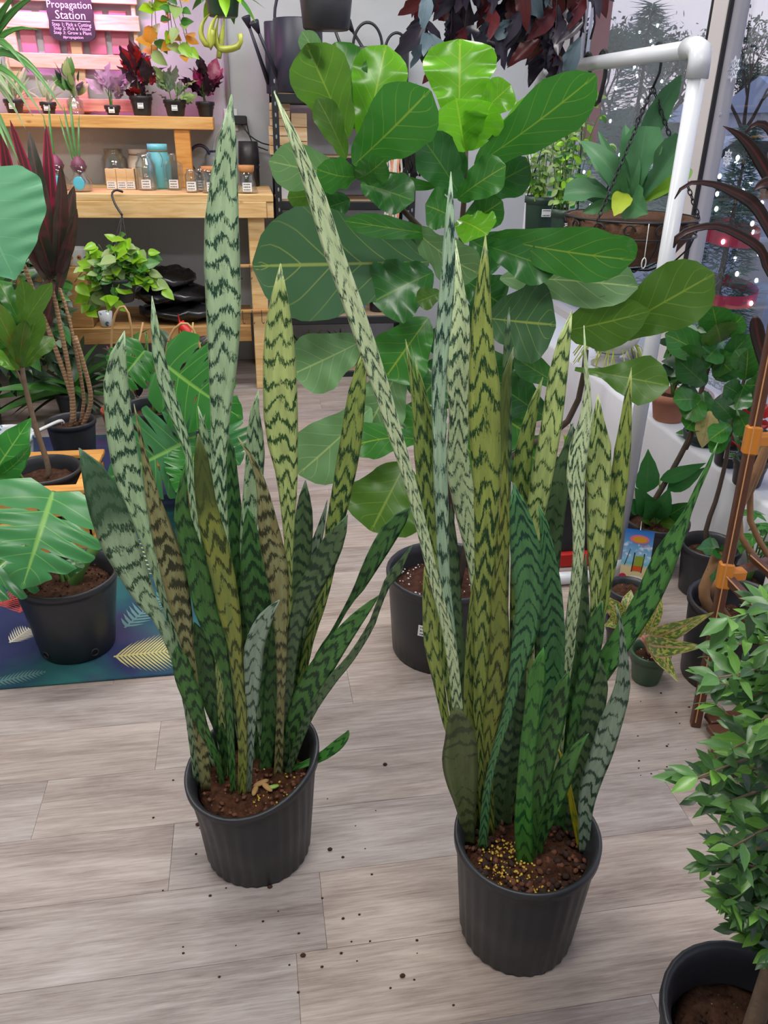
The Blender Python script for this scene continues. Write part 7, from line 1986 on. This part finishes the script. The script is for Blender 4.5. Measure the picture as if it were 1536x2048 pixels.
for k_ in range(34):
    z_ = .3 + 1.1 * k_ / 34; a = k_ * 2.4; q = rad_(z_) + .05
    inst('string_light', bpy.data.meshes.get('string_light') or MB().ball((0, 0, 0), .010, 8, 6, (1, 1, 1.4)).mesh('string_light', M_LED), Matrix.Translation(gp + Vector((q * math.cos(a), q * math.sin(a), z_))), post)
def ribbon_band(g, z0):
    vs, fs = [], []
    for i in range(25):
        a = 2 * PI * i / 24; q = rad_(z0) + .05; o = g + Vector((q * math.cos(a), q * math.sin(a), z0 + .03 * math.sin(a)))
        vs += [o - Vector((0, 0, .035)), o + Vector((0, 0, .035))]
    for i in range(24): fs.append((2 * i, 2 * i + 2, 2 * i + 3, 2 * i + 1))
    return MB().add(vs, fs, smooth=True)
for z0 in (.66, .98):
    obj('ribbon', ribbon_band(gp, z0), plain('red_ribbon', srgb(196, 50, 76), .5), post)
# potted spruce with lights behind the wire basket, red banner pole
sp0 = P(1235, 500, 7.2); sp0 = Vector((sp0.x, sp0.y, GZ + .1))
ct = thing('lit_spruce', 'frosted potted spruce strung with cold white lights outside the window', 'tree', sp0)
obj('trunk', MB().tube([sp0, sp0 + Vector((0, 0, 2.3))], [.04, .01], 8), L_BARK, ct)
gm = MB(); rnd = random.Random(172)
for k_ in range(2600):
    z_ = .25 + 2.1 * rnd.random() ** 1.2; r_ = (2.4 - z_) * .30 * math.sqrt(rnd.random()); a = rnd.uniform(0, 2 * PI)
    p = sp0 + Vector((r_ * math.cos(a), r_ * math.sin(a), z_)); d_ = Vector((math.cos(a), math.sin(a), rnd.uniform(-.5, .3))).normalized()
    e = p + d_ * rnd.uniform(.08, .17); w_ = d_.orthogonal().normalized() * .006; w2 = d_.cross(w_)
    gm.add([p + w_, p - w_ * .5 + w2, p - w_ * .5 - w2, e], [(0, 1, 3), (1, 2, 3), (2, 0, 3)])
obj('needles', gm, L_SPR, ct, kind='stuff')
for k_ in range(40):
    z_ = .35 + 1.9 * k_ / 40; r_ = (2.4 - z_) * .31; a = k_ * 2.4
    inst('string_light', bpy.data.meshes['string_light'], Matrix.Translation(sp0 + Vector((r_ * math.cos(a), r_ * math.sin(a), z_))), ct)
bn = P(1178, 80, 6.3)
t = thing('red_banner', 'narrow red feather banner on a pole outside the window', 'banner', (bn.x, bn.y, GZ + .1))
obj('pole', MB().tube([(bn.x, bn.y, GZ + .1), (bn.x, bn.y, 3.0)], .012, 8), M_LABEL, t)
obj('flag', MB().bevbox((bn.x + .08, bn.y, 2.0), (.12, .01, 1.3), .003), plain('dull_red_cloth', srgb(170, 60, 62), .8), t)
# trees
def far_tree(px, py_top, d, wid, label, seed, bare=.5, hue=0):
    base = P(px, 300, d); base = Vector((base.x, base.y, GZ)); top = P(px, py_top, d).z
    t = thing('street_tree', label, 'tree', base)
    mb = MB(); rnd = random.Random(seed); tips = []
    def br(p, d_, L, r, lev):
        e = p + d_ * L
        mb.tube([p, (p + e) / 2 + Vector((rnd.uniform(-1, 1), rnd.uniform(-1, 1), 0)) * L * .06, e], [r, r * .8, r * .6], 5, cap=False)
        if lev == 0: tips.append(e); return
        for _ in range(3):
            nd = (d_ + Vector((rnd.uniform(-1, 1), rnd.uniform(-1, 1), rnd.uniform(-.2, .7))) * .75).normalized(); br(e, nd, L * .68, r * .58, lev - 1)
    Ht = top - GZ
    br(base, Vector((0, 0, 1)), Ht * .32, Ht * .025, 5)
    obj('branches', mb, L_BARK, t)
    lm = MB()
    for e in tips:
        for _ in range(int(6 * bare)):
            p = e + Vector((rnd.gauss(0, 1), rnd.gauss(0, 1), rnd.gauss(0, 1))) * Ht * .05; s = Ht * .016 * rnd.uniform(.6, 1.4)
            u_ = Vector((rnd.uniform(-1, 1), rnd.uniform(-1, 1), rnd.uniform(-1, 1))).normalized() * s; v_ = u_.orthogonal().normalized() * s * .6
            lm.add([p - u_, p + v_, p + u_, p - v_], [(0, 1, 2, 3)])
    obj('foliage', lm, M_STREETLEAF, t, kind='stuff')
M_STREETLEAF = plain('street_foliage', srgb(76, 92, 68), .8, 0, .3, 2)  # own grey-green of the street trees and hedge
far_tree(1480, 20, 26, 3, 'bare-crowned street tree beyond the parked car', 181, .8)
far_tree(1350, 70, 46, 3, 'thin street tree left of the bare-crowned one', 182, .8)
far_tree(1600, 60, 42, 3, 'tall street tree behind the white house', 183, 1)
far_tree(1300, 30, 22, 3, 'dark street tree seen through the pipe rack', 184, 1.6)
far_tree(1215, 20, 20, 3, 'dense street tree beside the red banner', 185, 1.8)
far_tree(1430, 100, 38, 3, 'low distant street tree across the road', 186, 1.6)
far_tree(1525, 110, 48, 3, 'rounded distant tree over the house roof', 187, 1.8)
hdg = P(1440, 240, 44)
hm = MB(); rnd = random.Random(190)
for k_ in range(60):
    hm.ball((hdg.x - 12 + k_ * .45, hdg.y + rnd.uniform(-1, 1), GZ + .9 + rnd.uniform(0, .6)), rnd.uniform(.8, 1.4), 8, 5, (1, 1, .9))
obj('hedge', hm, M_STREETLEAF, None, 'long dark hedge along the far side of the road', 'hedge', at=(hdg.x, hdg.y, GZ))
# house and parked pickup
hc = P(1590, 262, 28); hc = Vector((hc.x, hc.y, GZ))
t = thing('white_house', 'low white house with a pale roof across the road', 'house', hc)
M_HW = plain('white_siding', srgb(206, 214, 230), .7); M_HR = plain('pale_roof', srgb(176, 190, 216), .7)
obj('wall', MB().box(hc + Vector((1.2, 0, 1.0)), (5, 4, 2.0)), M_HW, t)
obj('roof', MB().add([hc + Vector(p) for p in ((-1.6, -2.4, 2), (4, -2.4, 2), (4, 2.4, 2), (-1.6, 2.4, 2), (-1.6, 0, 3.0), (4, 0, 3.0))], [(0, 1, 5, 4), (2, 3, 4, 5), (0, 4, 3), (1, 2, 5)]), M_HR, t)
obj('window', MB().box(hc + Vector((-.4, -2.02, 1.1)), (.9, .06, .8)), M_INK, t); obj('door', MB().box(hc + Vector((.9, -2.02, .95)), (.9, .06, 1.9)), M_HR, t)
h2 = P(1480, 250, 33); h2 = Vector((h2.x, h2.y, GZ))
t = thing('low_garage', 'long low garage with a pale blue roof behind the parked car', 'garage', h2)
obj('wall', MB().box(h2 + Vector((0, 0, .9)), (3.6, 3, 1.8)), plain('garage_wall', srgb(120, 122, 126), .8), t)
obj('roof', MB().add([h2 + Vector(p) for p in ((-2.5, -1.8, 1.7), (2.5, -1.8, 1.7), (2.5, 1.8, 1.7), (-2.5, 1.8, 1.7), (-2.5, 0, 2.3), (2.5, 0, 2.3))], [(0, 1, 5, 4), (2, 3, 4, 5), (0, 4, 3), (1, 2, 5)]), M_HR, t)
cc_ = F(1494, 288, GZ)
cdist = cc_.dot(FW)
cc_ = P(1494, 288, min(22, cdist)); cc_.z = GZ
car = thing('parked_car', 'white parked sedan with red tail lights across the road', 'car', cc_)
M_CARW = plain('white_car_paint', srgb(232, 238, 246), .2); M_CARG = plain('car_glass', (.02, .025, .03), .08)
def extr(prof_, wid, c0, tap=1.0):
    mb = MB(); k = len(prof_)
    vs = [c0 + Vector((x, -wid / 2 * (tap if z > .8 else 1), z)) for x, z in prof_] + [c0 + Vector((x, wid / 2 * (tap if z > .8 else 1), z)) for x, z in prof_]
    return mb.add(vs, [tuple(range(k)), tuple(reversed(range(k, 2 * k)))] + [((i + 1) % k, i, k + i, k + (i + 1) % k) for i in range(k)])
obj('car_body', extr([(-2.1, .25), (2.1, .25), (2.2, .6), (2.0, .82), (1.3, .9), (.7, 1.38), (-.8, 1.40), (-1.5, .95), (-2.1, .85), (-2.2, .5)], 1.7, cc_, .86), M_CARW, car)
obj('car_window', extr([(-1.3, .93), (1.15, .93), (.65, 1.3), (-.75, 1.32)], 1.56, cc_, .98), M_CARG, car)
for sx in (-1.3, 1.3):
    for sy in (-1, 1):
        obj('wheel', MB().lathe([(.30, -.1), (.32, -.06), (.32, .06), (.30, .1), (.18, .1)], 18, cc_ + Vector((sx, sy * .78, .32)), axis=Matrix.Rotation(PI / 2, 3, 'X')), M_RUBBER, car)
M_TAIL, n_, p_, _o = newmat('tail_light'); p_.inputs['Base Color'].default_value = (.8, .05, .05, 1); p_.inputs['Emission Color'].default_value = (1, .05, .08, 1); p_.inputs['Emission Strength'].default_value = 1.5
for sy in (-1, 1): obj('tail_light', MB().bevbox(cc_ + Vector((2.12, sy * .62, .7)), (.12, .3, .16), .02), M_TAIL, car)
ub = P(1528, 470, 7.5); ub = Vector((ub.x, ub.y, GZ))
obj('utility_post', MB().bevbox(ub + Vector((0, 0, .35)), (.22, .22, .75), .02), M_CONC, None, 'short grey concrete bollard by the road', 'bollard', at=ub)
# paper snowflakes stuck on the glass
M_SNOW = plain('snowflake_vinyl', srgb(224, 230, 244), .6)
def snowflake(px, py, r, label):
    c = PX(px, py, WINX + .028); t = thing('snowflake_decal', label, 'snowflake decal', c)
    R_ = r / ppm(c)
    mb = MB()
    for k in range(8):
        a = k * PI / 4; u = Vector((0, math.cos(a), math.sin(a))); v = Vector((0, -math.sin(a), math.cos(a)))
        def dia(c0, l, w): mb.add([c0 + Vector((s, 0, 0)) + o for s in (-.0008, .0008) for o in (-u * l, v * w, u * l, -v * w)], [(0, 1, 2, 3), (7, 6, 5, 4), (0, 4, 5, 1), (1, 5, 6, 2), (2, 6, 7, 3), (3, 7, 4, 0)])
        dia(c + u * R_ * .36, R_ * .30, R_ * .07); dia(c + u * R_ * .78, R_ * .22, R_ * .14)
        for s in (-1, 1):
            dia(c + u * R_ * .62 + v * s * R_ * .2, R_ * .14, R_ * .05)
    obj('flake', mb, M_SNOW, t)
snowflake(1467, 138, 24, 'white snowflake sticker on the glass, highest of three')
snowflake(1430, 228, 24, 'white snowflake sticker on the glass against the window frame')
snowflake(1455, 316, 17, 'smallest white snowflake sticker on the glass, over the garland')
